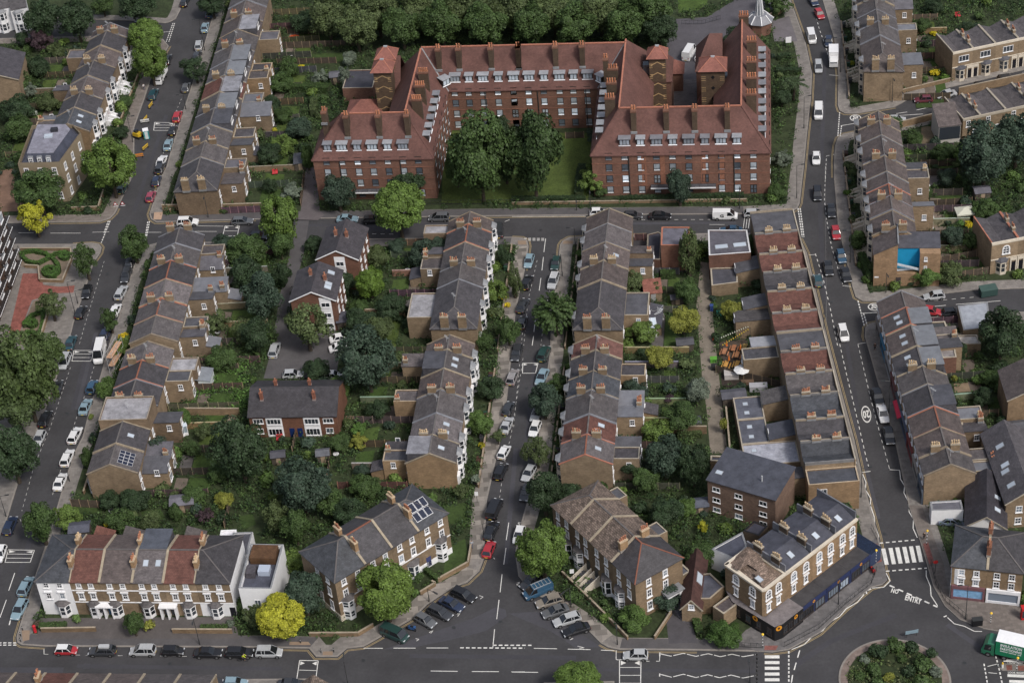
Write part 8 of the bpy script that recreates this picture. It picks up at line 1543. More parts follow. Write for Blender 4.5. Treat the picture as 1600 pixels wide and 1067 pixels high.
for i, (t_, bx, by, tx, ty, ar, l) in enumerate((('b0', 450, 885, 405, 695, (1, 0), 'street lamp leaning over the red brick garden path'), ('b0', 1242, 308, 1208, 185, (0, -1), 'street lamp on the cross road pavement behind the white off-roader'), ('d0', 1190, 838, 1145, 665, (0, -1), 'street lamp before the bottom terrace behind the black saloon'), ('d1', 1358, 205, 1350, 115, (1, 0), 'street lamp beside the red hatchback on patchwork-pavement street'), ('d1', 1032, 585, 1028, 500, (1, -1), 'street lamp at the angled parking bays below solar panels'), ('d1', 550, 1085, 530, 920, (0, 1), 'street lamp rising from the bottom edge near the gabled roof'), ('d2', 352, 618, 318, 490, (-1, -1), 'street lamp beside the front wall of the speckled terrace'), ('d2', 628, 840, 608, 690, (0, -1), 'street lamp at the corner garden near the roundabout road'), ('d2', 1417, 1066, 1413, 962, (0, 1), 'street lamp at the bottom edge left of the zebra stripes'), ('d3', 495, 600, 497, 440, (0, -1), 'street lamp on the pavement before the navy shop fronts'), ('d3', 1252, 690, 1268, 465, (-1, 0), 'street lamp before the white shop front at the corner block'), ('c3', 630, 980, 638, 800, (1, 0), 'street lamp on the left kerb just above the zebra crossing'), ('c3', 795, 480, 802, 285, (-1, 0), 'street lamp beside the red awning of the shop row'), ('b3', 408, 1000, 415, 822, (1, 0), 'street lamp on the left kerb beside the parapeted row'), ('b3', 565, 575, 568, 392, (-1, 0), 'street lamp beside the blue hatchback on zebra-crossing street'), ('b3', 778, 755, 788, 640, (0, -1), 'street lamp before the blue stairwell wall'), ('b3', 247, 192, 252, 10, (1, 0), 'street lamp right of the mansion block corner'), ('a3', 290, 768, 292, 595, (1, 0), 'street lamp by the palm on zebra-crossing street'), ('a3', 815, 612, 825, 480, (0, -1), 'street lamp before the blank brick gable at the top right'), ('a3', 508, 435, 515, 250, (-1, 0), 'street lamp beside the white box truck'), ('a3', 870, 600, 870, 550, (0, -1), 'short lamp post at the end of the blank brick gable'), ('b2', 378, 478, 370, 372, (-1, 0), 'street lamp at the top corner of patchwork-pavement street'), ('b2', 470, 278, 470, 150, (0, -1), 'street lamp before the mansion courtyard bushes'), ('b2', 1355, 255, 1355, 130, (0, -1), 'street lamp before the right wing of the mansion block'), ('b2', 385, 265, 385, 200, (0, -1), 'shorter lamp post before the mansion courtyard hedge'), ('b2', 300, 655, 296, 530, (-1, 0), 'street lamp beside the dark green hatchback'), ('c0', 415, 885, 392, 800, (-1, 0), 'street lamp beside the lowest white saloon on hedge-garden street'), ('d0', 38, 78, -2, -50, (1, 0), 'street lamp at the left edge near the bottom left hump'), ('a0', 1108, 655, 1090, 575, (-1, 0), 'street lamp beside the red estate car'), ('a0', 1220, 305, 1190, 140, (-1, 0), 'street lamp beside the silver people carrier at the top left'), ('a0', 792, 850, 768, 712, (1, 0), 'street lamp beside the road works'), ('c1', 1490, 110, 1485, 85, (1, 0), 'round sign post beside the upper dark car'), ('b0', 465, 820, 455, 745, (1, 0), 'thin post beside the red brick path end'))):
  lamp(l, g(t_, bx, by), g(t_, tx, ty), ar)
for t_, bx, by, tx, ty, l in (('d3', 45, 855, 32, 775, 'crossing beacon before the pub corner'), ('d3', 718, 355, 719, 278, 'crossing beacon left of the zebra crossing'), ('d3', 1020, 245, 1021, 162, 'crossing beacon right of the zebra crossing'), ('d3', 1400, 712, 1394, 652, 'crossing beacon behind the green lorry'), ('d3', 1556, 990, 1553, 915, 'crossing beacon on the traffic island below the lorry')): lamp(l, g(t_, bx, by), g(t_, tx, ty), globe=True)
def sign(label, base, z, w, h, face, ang=0, pole=True, name='road_sign', col=None, txt=None):
  p = P(base); t = thing(name, label, 'sign', (p.x, p.y, .12), ang); b = MB()
  for x in ((-w*.4, w*.4) if w > 1.2 else (0,)): b.tube((x, 0, 0), (x, 0, z+h), .045, n=6)
  b.build('post', 'metal', t); b = MB()
  if face == 'disc':
    for r, mi, y in ((w/2, 0, -.08), (w/2*.7, 1, -.085)): b.face([(r*math.cos(a), y, z+h/2+r*math.sin(a)) for a in np.linspace(0, 6.283, 17)[:-1]], mi)
    b.box(-.26, -.09, z+h/2-.06, .26, -.088, z+h/2+.06, 1)
    b.build('disc', ['plain', 'plain'], t, col=(.5, .03, .03))
  elif face == 'tri':
    b.prism([(-w/2, -.12), (w/2, -.12), (w/2, -.08), (-w/2, -.08)], 0, .1, 1); b.face([(-w/2, -.1, z), (w/2, -.1, z), (0, -.1, z+h)]); b.face([(-w/2*.6, -.106, z+h*.14), (w/2*.6, -.106, z+h*.14), (0, -.106, z+h*.72)], 1); b.build('board', ['taillight', 'white'], t)
  else: b.box(-w/2, -.1, z, w/2, -.06, z+h); b.build('board', face, t, col=col)
  return t
sign('round red no entry sign on the corner pavement', g('d3', 1070, 415), 2.2, .8, .8, 'disc'); sign('wide blue-grey sign board at the top of the roundabout', g('d3', 930, 790), .7, 2.1, .7, 'plain', .1, col=(.2, .28, .33)); sign('large white notice board by the forecourt on zebra-crossing street', g('a3', 198, 285), 1.2, 1.3, 1.5, 'white'); sign('blue and white board by the spired hall', g('a3', 118, 75), 1.4, 1.1, 1.6, 'plain', col=(.04, .12, .4))
sign('red triangle road works sign near the kerb, left of its pair', g('b0', 690, 240), .3, 1.0, .9, 'tri'); sign('red triangle road works sign in the carriageway, right of its pair', g('b0', 733, 236), .3, 1.0, .9, 'tri'); sign('white house agent board beside the lamp below the round bright tree', g('d2', 362, 470), 2.2, .7, .9, 'white'); sign('white house agent board beside patchwork-pavement front gardens', g('c1', 1318, 1010), 1.6, .6, .9, 'white'); sign('house agent board with red panel by the corner block wall', (1487, 908), 3, .7, .5, 'plain', col=(.6, .03, .03))
def simple(name, label, cat, px, build, rot=0, z=.12, group=None):
  p = P(px); t = thing(name, label, cat, (p.x, p.y, z), rot, group); build(t); return t
def part(t, name, m, f, col=None): b = MB(); f(b); return b.build(name, m, t, col=col)
# post box, bins, kiosks, awning
def postbox(t): part(t, 'body', 'plain', lambda b: b.tube((0, 0, 0), (0, 0, 1.35), .26, n=12), (.5, .02, .03)); part(t, 'cap', 'plain', lambda b: (b.tube((0, 0, 1.351), (0, 0, 1.45), .3, n=12), b.tube((0, 0, 1.45), (0, 0, 1.58), .28, .08, 12)), (.45, .02, .03))
simple('post_box', 'red pillar post box at the white hipped house corner', 'post box', g('d0', 212, 765), postbox)
simple('street_cabinet', 'black cabinet and bin group by the roundabout shop pavement', 'cabinet', g('d3', 1320, 720), lambda t: (part(t, 'body', 'black', lambda b: b.box(-.8, -.4, 0, .8, .4, 1.2)), part(t, 'lid', 'metal', lambda b: b.box(-.85, -.45, 1.201, .85, .45, 1.3))))
simple('telephone_kiosk', 'red kiosk cut by the right edge above the lorry', 'kiosk', (1599, 966), lambda t: (part(t, 'body', 'plain', lambda b: b.box(-.45, -.45, 0, .45, .45, 2.3), (.45, .02, .02)), part(t, 'roof', 'plain', lambda b: b.prism([(-.5, -.5), (.5, -.5), (.5, .5), (-.5, .5)], 2.301, 2.5), (.45, .02, .02)), part(t, 'glazing', 'glass', lambda b: b.box(-.38, -.47, .5, .38, -.451, 2.0))))
simple('skip', 'dark green skip on the side road below the blue stairwell', 'skip', g('b3', 1385, 765), lambda t: (part(t, 'body', 'plain', lambda b: b.prism([(-1.6, -.85), (1.6, -.85), (1.6, .85), (-1.6, .85)], .1, 1.5), (.03, .06, .055)), part(t, 'lid', 'plain', lambda b: b.prism([(-1.65, -.9), (1.65, -.9), (1.65, .9), (-1.65, .9)], 1.501, [1.55, 1.55, 1.75, 1.75]), (.045, .08, .07))), .1)
def awning(t): part(t, 'canopy', 'plain', lambda b: b.slab([(-2.4, -1.1, 2.3), (2.4, -1.1, 2.3), (2.4, 1.0, 3.2), (-2.4, 1.0, 3.2)], .12), (.55, .03, .07)); part(t, 'valance', 'plain', lambda b: b.box(-2.4, -1.16, 2.0, 2.4, -1.12, 2.31), (.5, .03, .06)); part(t, 'frame', 'metal', lambda b: [b.bar((x, -1.1, 2.25), (x, .9, 2.25), .04) for x in (-2.3, 2.3)])
aw = frame_of((1486, 726), (1408, 454), 6.7, -1); simple('shop_awning', 'bright red awning on the shop row', 'awning', g('c3', 868, 515), awning, aw[3])
simple('portable_toilet', 'teal portable toilet at the road works', 'toilet', g('a0', 876, 825), lambda t: (part(t, 'cabin', 'plain', lambda b: b.box(-.6, -.6, 0, .6, .6, 2.1), (.02, .22, .24)), part(t, 'roof', 'white', lambda b: b.prism([(-.63, -.63), (.63, -.63), (.63, .63), (-.63, .63)], 2.101, 2.3)), part(t, 'door', 'plain', lambda b: b.box(-.35, -.64, .1, .35, -.601, 1.95), (.5, .55, .55))), .2)
def digger(t):
  part(t, 'body', 'plain', lambda b: b.prism([(-.9, -.6), (.7, -.6), (1.1, 0), (.7, .6), (-.9, .6)], .45, 1.25), (.5, .33, .02)); part(t, 'tracks', 'cartyre', lambda b: (b.box(-.9, -.75, 0, .9, -.4, .449), b.box(-.9, .4, 0, .9, .75, .449))); part(t, 'cab', 'carglass', lambda b: b.box(-.6, -.4, 1.251, .2, .4, 1.9)); part(t, 'boom', 'plain', lambda b: (b.bar((.8, 0, 1.0), (1.7, 0, 1.7), .2), b.bar((1.7, 0, 1.7), (2.1, 0, .5), .16), b.box(1.9, -.2, .2, 2.3, .2, .55)), (.5, .33, .02))
simple('mini_digger', 'yellow mini digger on the pavement at the road works', 'digger', g('a0', 822, 820), digger, -.6)
for k, (t_, x, y, r, l) in enumerate((('a0', 865, 735, .1, 'white metal barrier above the portable toilet'), ('a0', 868, 890, 1.0, 'yellow barrier below the portable toilet'), ('a0', 830, 940, .1, 'orange barrier closing the road works'), ('a0', 868, 722, 1.2, 'yellow barrier beside the kerb above the digger'), ('a0', 900, 640, 1.2, 'yellow barrier at the far end of the road works'))):
  simple('barrier', l, 'barrier', g(t_, x, y), lambda t: (part(t, 'board', 'plain', lambda b: (b.box(-1, -.03, .6, 1, .03, .95), b.box(-1, -.03, .25, 1, .03, .4)), (.6, .6, .58) if k == 0 else (.55, .36, .04) if k != 2 else (.55, .2, .03)), part(t, 'feet', 'cartyre', lambda b: [b.box(x-.1, -.3, 0, x+.1, .3, .12) for x in (-.8, .8)]), part(t, 'uprights', 'metal', lambda b: [b.box(x-.03, -.02, .12, x+.03, .02, .6) for x in (-.8, .8)])), r)
# sheds and garden furniture
def shed(label, px, w, d, h, rc, wc=(1, 1, 1), rot=.0, rm='felt', name='garden_shed'):
  def f(t):
    part(t, 'wall', 'timber', lambda b: b.box(-w/2, -d/2, 0, w/2, d/2, h), wc); part(t, 'roof', rm, lambda b: (b.slab([(-w/2-.2, -d/2-.2, h), (w/2+.2, -d/2-.2, h), (w/2+.2, 0, h+.5), (-w/2-.2, 0, h+.5)], .08), b.slab([(w/2+.2, d/2+.2, h), (-w/2-.2, d/2+.2, h), (-w/2-.2, 0, h+.5), (w/2+.2, 0, h+.5)], .08)), rc); part(t, 'door', 'timber_pale', lambda b: b.box(-.4, -d/2-.05, .05, .4, -d/2-.005, 1.85))
  simple(name, label, 'shed', px, f, rot)
for l, px, w, d, h, rc in (('brown timber shed with grey roof behind the bottom terrace', g('c0', 1095, 1045), 4, 2.6, 2.0, (1.6, 1.55, 1.6)), ('dark shed beside the ivy garden fence', g('c1', 140, 770), 2.4, 1.8, 1.9, (.9, .9, .95)), ('pale-roofed shed below the black-roofed brick block', g('c1', 405, 760), 2.2, 1.8, 1.9, (1.3, 1.35, 1.35)), ('garden shed beside the purple-leaved tree by the alley', g('c2', 1080, 570), 2.4, 1.8, 1.9, (.9, .95, 1.0)), ('timber shed with bench at the upper alley gardens', g('c2', 1030, 100), 3, 2, 1.9, (.8, .8, .8)), ('bluish rounded shed by the workshop', g('d2', 1120, 40), 2.6, 2.2, 1.8, (1, 1.1, 1.25)), ('shed at the left of the mansion block drive', g('a1', 270, 990), 2.4, 4, 2.0, (.9, .95, 1)), ('grey shed in the garden left of the stair towers', g('a1', 475, 490), 2.2, 2.6, 2.0, (1.4, 1.4, 1.4)), ('cycle shed below the lower brick flats', g('b1', 545, 950), 3.6, 3.2, 2.2, (1, 1.0, 1.1)), ('garden shed beside the gazebo garden wall', g('b3', 1345, 190), 3, 2.4, 2, (1.6, 1.55, 1.6)), ('shed behind the hipped white end house', g('d0', 490, 200), 3.4, 2.6, 2.4, (1, 1.05, 1.2)), ('grey shed in the lower alley yard', g('c2', 1320, 420), 4.2, 2.4, 2.2, (1, 1, 1.05)), ('small hut with red panel in the alley gardens', g('b2', 985, 815), 2.4, 1.4, 1.5, (.6, .6, .65)), ('shed at the corner below the shop row gardens', g('c3', 1560, 600), 3, 2, 2, (1, 1, 1)), ('grey shed in the mansion side garden', g('a1', 30, 640), 2, 2, 2, (1, 1, 1.1))): shed(l, px, w, d, h, rc)
def parasol(label, px, col, open_=True):
  def f(t):
    part(t, 'pole', 'metal', lambda b: b.tube((0, 0, 0), (0, 0, 2.4), .03, n=6))
    def cn(b):
      n = 8
      for k in range(n):
        a0, a1 = 2*math.pi*k/n, 2*math.pi*(k+1)/n; r, z = (1.5, 2.1) if open_ else (.22, 1.2); b.face([(r*math.cos(a0), r*math.sin(a0), z), (r*math.cos(a1), r*math.sin(a1), z), (0, 0, 2.6)])
    part(t, 'canopy', 'cloth', cn, col)
  simple('parasol', label, 'parasol', px, f, 0, .15)
parasol('open white parasol on the deck behind the parapeted row', g('c2', 1368, 275), (.6, .6, .6))
for x, y, l in ((1278, 110, 'closed orange parasol nearest the alley'), (1360, 130, 'closed orange parasol in the middle of the beer garden'), (1292, 195, 'closed orange parasol below the others')): parasol(l, g('c2', x, y), (.6, .16, .03), False)
ground_sheet('beer_garden', gq('c2', '1225 60 1400 40 1420 190 1250 225'), 'timber', .145, (.8, .75, .7)); ground_sheet('roof_deck_yard', gq('c2', '1240 225 1420 215 1430 315 1250 330'), 'timber', .145, (.5, .45, .45))
def picnic(t, col): part(t, 'table_top', 'timber_pale', lambda b: b.box(-.9, -.38, .7, .9, .38, .76), col); part(t, 'bench', 'timber_pale', lambda b: b.box(-.9, -.85, .42, .9, -.6, .47), col); part(t, 'bench', 'timber_pale', lambda b: b.box(-.9, .6, .42, .9, .85, .47), col); part(t, 'trestle', 'timber', lambda b: [b.bar((x, -.72, 0), (x, .3, .7), .07) for x in (-.6, .6)]+[b.bar((x, .72, 0), (x, -.3, .7), .07) for x in (-.6, .6)])
for k, (x, y, c) in enumerate(((1265, 130, (1, .6, .45)), (1320, 110, (.9, .5, .35)), (1340, 150, (1, .6, .4)), (1275, 205, (1.6, 1.1, .4)), (1340, 205, (1.8, 1.3, .5)), (1450, 165, (1.8, 1.2, .3)), (1385, 105, (.9, .8, .4)))): simple('picnic_table', f'{["pinkish", "brown", "reddish", "golden", "pale golden", "yellow", "olive"][k]} picnic table in the beer garden by the alley', 'table', g('c2', x, y), lambda t: picnic(t, c), 1.2, .15, 'picnic tables in the beer garden')
def gazebo(t):
  part(t, 'canopy', 'cloth', lambda b: [b.face([(s0[0]*1.8, s0[1]*1.5, 2.2), (s1[0]*1.8, s1[1]*1.5, 2.2), (0, 0, 3.0)]) for s0, s1 in (((-1, -1), (1, -1)), ((1, -1), (1, 1)), ((1, 1), (-1, 1)), ((-1, 1), (-1, -1)))], (.5, .5, .42)); part(t, 'valance', 'cloth', lambda b: [b.face([(a[0]*1.8, a[1]*1.5, 1.9), (c[0]*1.8, c[1]*1.5, 1.9), (c[0]*1.8, c[1]*1.5, 2.2), (a[0]*1.8, a[1]*1.5, 2.2)]) for a, c in (((-1, -1), (1, -1)), ((1, -1), (1, 1)), ((1, 1), (-1, 1)), ((-1, 1), (-1, -1)))], (.45, .45, .38))
  for x in (-1.75, 1.75):
    for y in (-1.45, 1.45): part(t, 'leg', 'galv', lambda b: b.tube((x, y, 0), (x, y, 2.0), .03, n=6))
simple('gazebo', 'pale canvas gazebo in a back garden beside the yellow shrub', 'gazebo', g('b3', 1243, 320), gazebo)
def round_table(t, c=(.6, .6, .6)): part(t, 'table_top', 'plain', lambda b: b.tube((0, 0, .7), (0, 0, .75), .55, n=14), c); part(t, 'leg', 'metal', lambda b: b.tube((0, 0, 0), (0, 0, .7), .05, n=6))
for t_, x, y, l in (('b3', 1040, 45, 'round white table on the patio below the large dark tree'), ('b3', 1025, 135, 'round white table on the garden corner behind the cream terrace'), ('c2', 1405, 250, 'white round table on the deck under the white parasol'), ('c0', 1300, 15, 'round white table behind the upper hedge-garden terrace'), ('c1', 480, 740, 'round pale table below the black-roofed block garden'), ('b1', 905, 635, 'glass garden table beside the clipped ball tree lawn'), ('a1', 215, 345, 'white cover on a round table left of the mansion block')): simple('garden_table', l, 'table', g(t_, x, y), round_table)
def trampoline(t): part(t, 'frame', 'galv', lambda b: [b.bar((1.4*math.cos(a), 1.4*math.sin(a), .8), (1.4*math.cos(a+.45), 1.4*math.sin(a+.45), .8), .08) for a in np.arange(0, 6.28, .4488)]); part(t, 'mat', 'black', lambda b: b.tube((0, 0, .76), (0, 0, .78), 1.35, n=20)); part(t, 'legs', 'galv', lambda b: [b.tube((1.35*math.cos(a), 1.35*math.sin(a), 0), (1.35*math.cos(a), 1.35*math.sin(a), .8), .03, n=5) for a in (0, 1.57, 3.14, 4.71)])
simple('trampoline', 'round trampoline in the garden below the solar-panelled end house', 'trampoline', g('d0', 700, 50), trampoline)
simple('trampoline', 'orange-rimmed trampoline on the lawn left of the mansion block', 'trampoline', g('a1', 228, 235), lambda t: (part(t, 'rim', 'plain', lambda b: [b.bar((1.1*math.cos(a), .9*math.sin(a), .35), (1.1*math.cos(a+.45), .9*math.sin(a+.45), .35), .4, .3) for a in np.arange(0, 6.28, .4488)], (.6, .1, .03)), part(t, 'mat', 'cloth', lambda b: b.tube((0, 0, .1), (0, 0, .15), 1.0, n=16), (.3, .12, .06))))
for t_, x, y, c, l in (('c1', 143, 640, (.5, .05, .06), 'red garden chair cushion by the black-roofed brick block'), ('a1', 115, 1040, (.5, .05, .06), 'red parasol-like cover in the garden left of the mansion drive'), ('a3', 1205, 105, (.5, .04, .06), 'red covered table behind the cream-bayed houses')): simple('lounge_chair', l, 'seat', g(t_, x, y), lambda t: (part(t, 'seat', 'cloth', lambda b: b.box(-.6, -.5, .35, .6, .5, .5), c), part(t, 'backrest', 'cloth', lambda b: b.box(-.6, .4, .5, .6, .55, 1.0), c), part(t, 'frame', 'metal', lambda b: [b.box(x-.03, y-.03, 0, x+.03, y+.03, .35) for x in (-.5, .5) for y in (-.4, .4)])))
def spiral_stair(t):
  part(t, 'pole', 'galv', lambda b: b.tube((0, 0, 0), (0, 0, 3.4), .07, n=8)); part(t, 'treads', 'galv', lambda b: [b.prism([(.05*math.cos(a), .05*math.sin(a)), (1.2*math.cos(a), 1.2*math.sin(a)), (1.2*math.cos(a+.4), 1.2*math.sin(a+.4)), (.06*math.cos(a+.4), .06*math.sin(a+.4))], .2+.2*k, .25+.2*k) for k, a in enumerate(np.arange(0, 5.6, .36))]); part(t, 'handrail', 'galv', lambda b: [b.bar((1.2*math.cos(a), 1.2*math.sin(a), 1.1+.55*(a)), (1.2*math.cos(a+.36), 1.2*math.sin(a+.36), 1.1+.55*(a+.36)), .05) for a in np.arange(0, 5.6, .36)])
simple('spiral_staircase', 'curved steel staircase behind the upper alley terrace', 'staircase', g('b2', 870, 925), spiral_stair); simple('spiral_staircase', 'pale spiral staircase beside the small red-roofed extension', 'staircase', g('b2', 705, 745), spiral_stair)
def conserv(t): part(t, 'frame', 'white', lambda b: (b.box(-1.6, -1.3, 0, 1.6, 1.3, .6),)+tuple(b.box(x-.05, y-.05, .6, x+.05, y+.05, 2.3) for x in (-1.55, 0, 1.55) for y in (-1.25, 1.25))); part(t, 'glazing', 'glass_pale', lambda b: b.box(-1.5, -1.2, .601, 1.5, 1.2, 2.2), (1.2, 1.3, 1.3)); part(t, 'roof', 'skyglass', lambda b: b.slab([(-1.7, -1.4, 2.25), (1.7, -1.4, 2.25), (1.7, 1.4, 2.7), (-1.7, 1.4, 2.7)], .06), (1.3, 1.35, 1.35)); part(t, 'glazing_bars', 'white', lambda b: [b.bar((x, -1.4, 2.3), (x, 1.4, 2.74), .07) for x in (-1.6, -.8, 0, .8, 1.6)])
simple('conservatory', 'white glazed conservatory behind the upper alley terrace hip', 'conservatory', g('b2', 810, 1000), conserv); simple('greenhouse', 'white slatted lean-to behind the flat-topped house on hedge-garden street', 'greenhouse', g('c0', 1065, 600), conserv, .3)
ext = flat_box(simple('rear_extension', 'small red-tiled rear extension with white door by the alley terrace', 'extension', g('b2', 838, 785), lambda t: None), -1.7, -1.5, 1.7, 1.5, 0, 3.3, 'brick_stock', 'tile_red', 'wall', None, (1.6, 1.4, 1.3), .1, (0, -1, 1.2)); door(ext, 0, -1.5, .1, (.6, .6, .6))
# clutter in the yards behind the parapeted row
FOOT_Y = [('storage_chest', 'green storage chest beside the concrete alley', 1115, 566, 1.2, .8, .9, (.1, .3, .04)), ('storage_chest', 'black chest by the alley yard gate', 1116, 578, 1.0, .8, 1.0, (.02, .02, .02)), ('storage_chest', 'blue chest at the alley edge', 1112, 486, .6, .6, 1.3, (.03, .06, .2)), ('storage_chest', 'red box at the alley edge', 1116, 532, .7, .5, .5, (.5, .08, .03)), ('pallet_stack', 'pale pallet stack on the yard deck', 1143, 590, 2.6, 1.6, 1.1, (.45, .42, .4)), ('planter', 'timber planter behind the beer garden', 1168, 600, 2.2, .7, .6, (.14, .09, .06)), ('air_conditioner', 'white air conditioner behind the parapeted row', 1206, 570, 1.2, .8, 1.5, (.55, .55, .55)), ('air_conditioner', 'second white unit below the air conditioner', 1198, 578, .9, .8, 1.0, (.6, .6, .6)), ('storage_chest', 'turquoise heap cover on the roof terrace yard', 1126, 492, 1.5, 1.0, .5, (.05, .4, .3)), ('water_tank', 'pale tank in the lower yard', 1185, 610, 3.2, 1.2, 1.2, (.4, .4, .42))]
for nm, l, x, y, w_, d_, h_, c in FOOT_Y: simple(nm, l, nm.replace('_', ' '), (x, y), lambda t: (part(t, 'body', 'plain', lambda b: b.prism([(-w_/2, -d_/2), (w_/2, -d_/2), (w_/2, d_/2), (-w_/2, d_/2)], 0, h_-.08), c), part(t, 'lid', 'plain', lambda b: b.slab([(-w_/2-.05, -d_/2-.05, h_-.02), (w_/2+.05, -d_/2-.05, h_-.02), (w_/2+.05, d_/2+.05, h_+.08), (-w_/2-.05, d_/2+.05, h_+.08)], .07), tuple(v*.85 for v in c))), -.1)
for k, (a, b_) in enumerate((((1124, 528), (1172, 508)), ((1126, 540), (1172, 512)))):
  A, B = P(a, 3), P(b_, 3); t = thing('string_lights', ['string of white and green bulbs over the beer garden', 'string of yellow bulbs over the beer garden'][k], 'string lights', tuple(A)); d = B-A
  part(t, 'cable', 'metal', lambda b: b.bar((0, 0, 0), tuple(d), .025)); part(t, 'bulbs', 'plain', lambda b: [b.box(p.x-.09, p.y-.09, p.z-.2, p.x+.09, p.y+.09, p.z-.02) for p in [d*(q/14) for q in range(1, 14)]], ((.6, .62, .5), (.6, .42, .05))[k])
  for q in (Vector((0, 0, 0)), d): part(t, 'post', 'metal', lambda b: b.tube((q.x, q.y, -2.88), (q.x, q.y, .05), .05, n=6))
# spired hall behind the mansion block
def spire(t):
  n = 8; R = 3.3
  part(t, 'wall', 'brick_red', lambda b: b.tube((0, 0, 0), (0, 0, 3.2), R*.85, n=n)); part(t, 'roof', 'lead', lambda b: b.tube((0, 0, 3.1), (0, 0, 4.6), R, 1.7, n), (.8, .8, .85)); part(t, 'spire', 'lead', lambda b: b.tube((0, 0, 4.5), (0, 0, 12.5), .95, .06, n), (.95, 1, 1.05))
  for k in range(n): part(t, 'spire_rib', 'white', lambda b: b.bar((1.0*math.cos(k*.785), 1.0*math.sin(k*.785), 4.5), (.08*math.cos(k*.785), .08*math.sin(k*.785), 12.6), .12))
  for k in range(n): part(t, 'roof_rib', 'white', lambda b: b.bar((R*math.cos(k*.785), R*math.sin(k*.785), 3.2), (1.7*math.cos(k*.785), 1.7*math.sin(k*.785), 4.7), .18))
simple('spired_hall', 'octagonal pale hall with thin white spire behind the mansion block', 'hall', (1187, 50), spire)
# scaffold, satellite dishes and aerials
def scaffold(t):
  for z in (2, 4): part(t, 'deck', 'timber_pale', lambda b: b.box(-.6, -2.6, z, .6, 2.6, z+.06), (1.5, 1.2, 1.1))
  part(t, 'poles', 'galv', lambda b: [b.tube((x, y, 0), (x, y, 5.4), .04, n=5) for x in (-.6, .6) for y in (-2.6, 0, 2.6)]+[b.bar((x, -2.6, z), (x, 2.6, z), .05) for x in (-.6, .6) for z in (1, 3, 5)])
simple('scaffold', 'pink-boarded scaffold on the house front beside the golden bush', 'scaffold', g('c0', 705, 200), scaffold, -.3)
k = 0
for rid, i, where, base, rot, L, df, dr, flip, last in ROWS:
  if (i*7+len(rid)+ord(rid)) % 3 == 0:
    c, s = math.cos(rot), math.sin(rot); x, y = L*.5, .3; b = MB(); z = {'A': 8.4, 'B': 8.6, 'C': 8.2, 'Q': 8, 'G': 10.2, 'T': 10.4, 'S': 8.8}.get(rid, 8.1)
    b.tube((0, 0, 0), (0, 0, 1.5), .03, n=5); b.bar((-.7, 0, 1.4), (.7, 0, 1.4), .04)
    for q in np.arange(-.6, .7, .2): b.bar((q, -.25, 1.4), (q, .25, 1.4), .025)
    o = b.build('aerial', 'galv', loc=(base.x+x*c-y*s, base.y+x*s+y*c, z-.15), rot=rot+.6); tag(o, f'aerial over {ORD[i+1]} house {where}', 'aerial', 'roof aerials')
# ---------------------------------------------------------------- traffic island, roundabout furniture
isl_ = [(p[0], p[1]) for p in pts('1560 1042 1566 1036 1640 1039 1640 1050 1566 1048')]; sheet('traffic_island', isl_, .1, 'paving'); sheet('tactile_paving', [(p[0], p[1]) for p in pts('1572 1039 1581 1039 1582 1047 1573 1047')], .105, 'tile_red', (1.5, 1.3, 1.3)); sheet('tactile_paving', [(p[0], p[1]) for p in pts('1590 1040 1600 1040 1601 1048 1591 1048')], .105, 'tile_red', (1.5, 1.3, 1.3))
mk = MB(); text_on(mk, 'LOOK LEFT', P((1586, 1036.2)), P((1597, 1036.6))-P((1573, 1035.8)), P((1586, 1034.6))-P((1586, 1037.6)), bold=.02); text_on(mk, 'LOOK RIGHT', P((1588, 1050.5)), P((1600, 1051))-P((1574, 1050)), P((1588, 1049))-P((1588, 1052)), bold=.02); struct(mk.build('road_marking', 'paint_white'))
simple('bollard', 'yellow and white bollard on the traffic island', 'bollard', (1566, 1043), lambda t: (part(t, 'body', 'plain', lambda b: b.tube((0, 0, 0), (0, 0, .8), .18, .14, 10), (.6, .6, .58)), part(t, 'top', 'plain', lambda b: b.tube((0, 0, .801), (0, 0, 1.1), .16, .1, 10), (.7, .45, .03))))
for k, (x, y) in enumerate(((502, 1020), (522, 1019), (470, 1005), (36, 985), (33, 994), (33, 1003))): simple('bollard', 'black kerb bollard ' + ('at the pavement build-out' if k < 3 else 'at the corner of the bottom left street'), 'bollard', (x, y), lambda t: (part(t, 'post', 'metal', lambda b: b.tube((0, 0, 0), (0, 0, .95), .08, n=8)), part(t, 'cap', 'white', lambda b: b.tube((0, 0, .7), (0, 0, .78), .085, n=8))), group='black bollards ' + ('at the pavement build-out' if k < 3 else 'at the bottom left corner'))
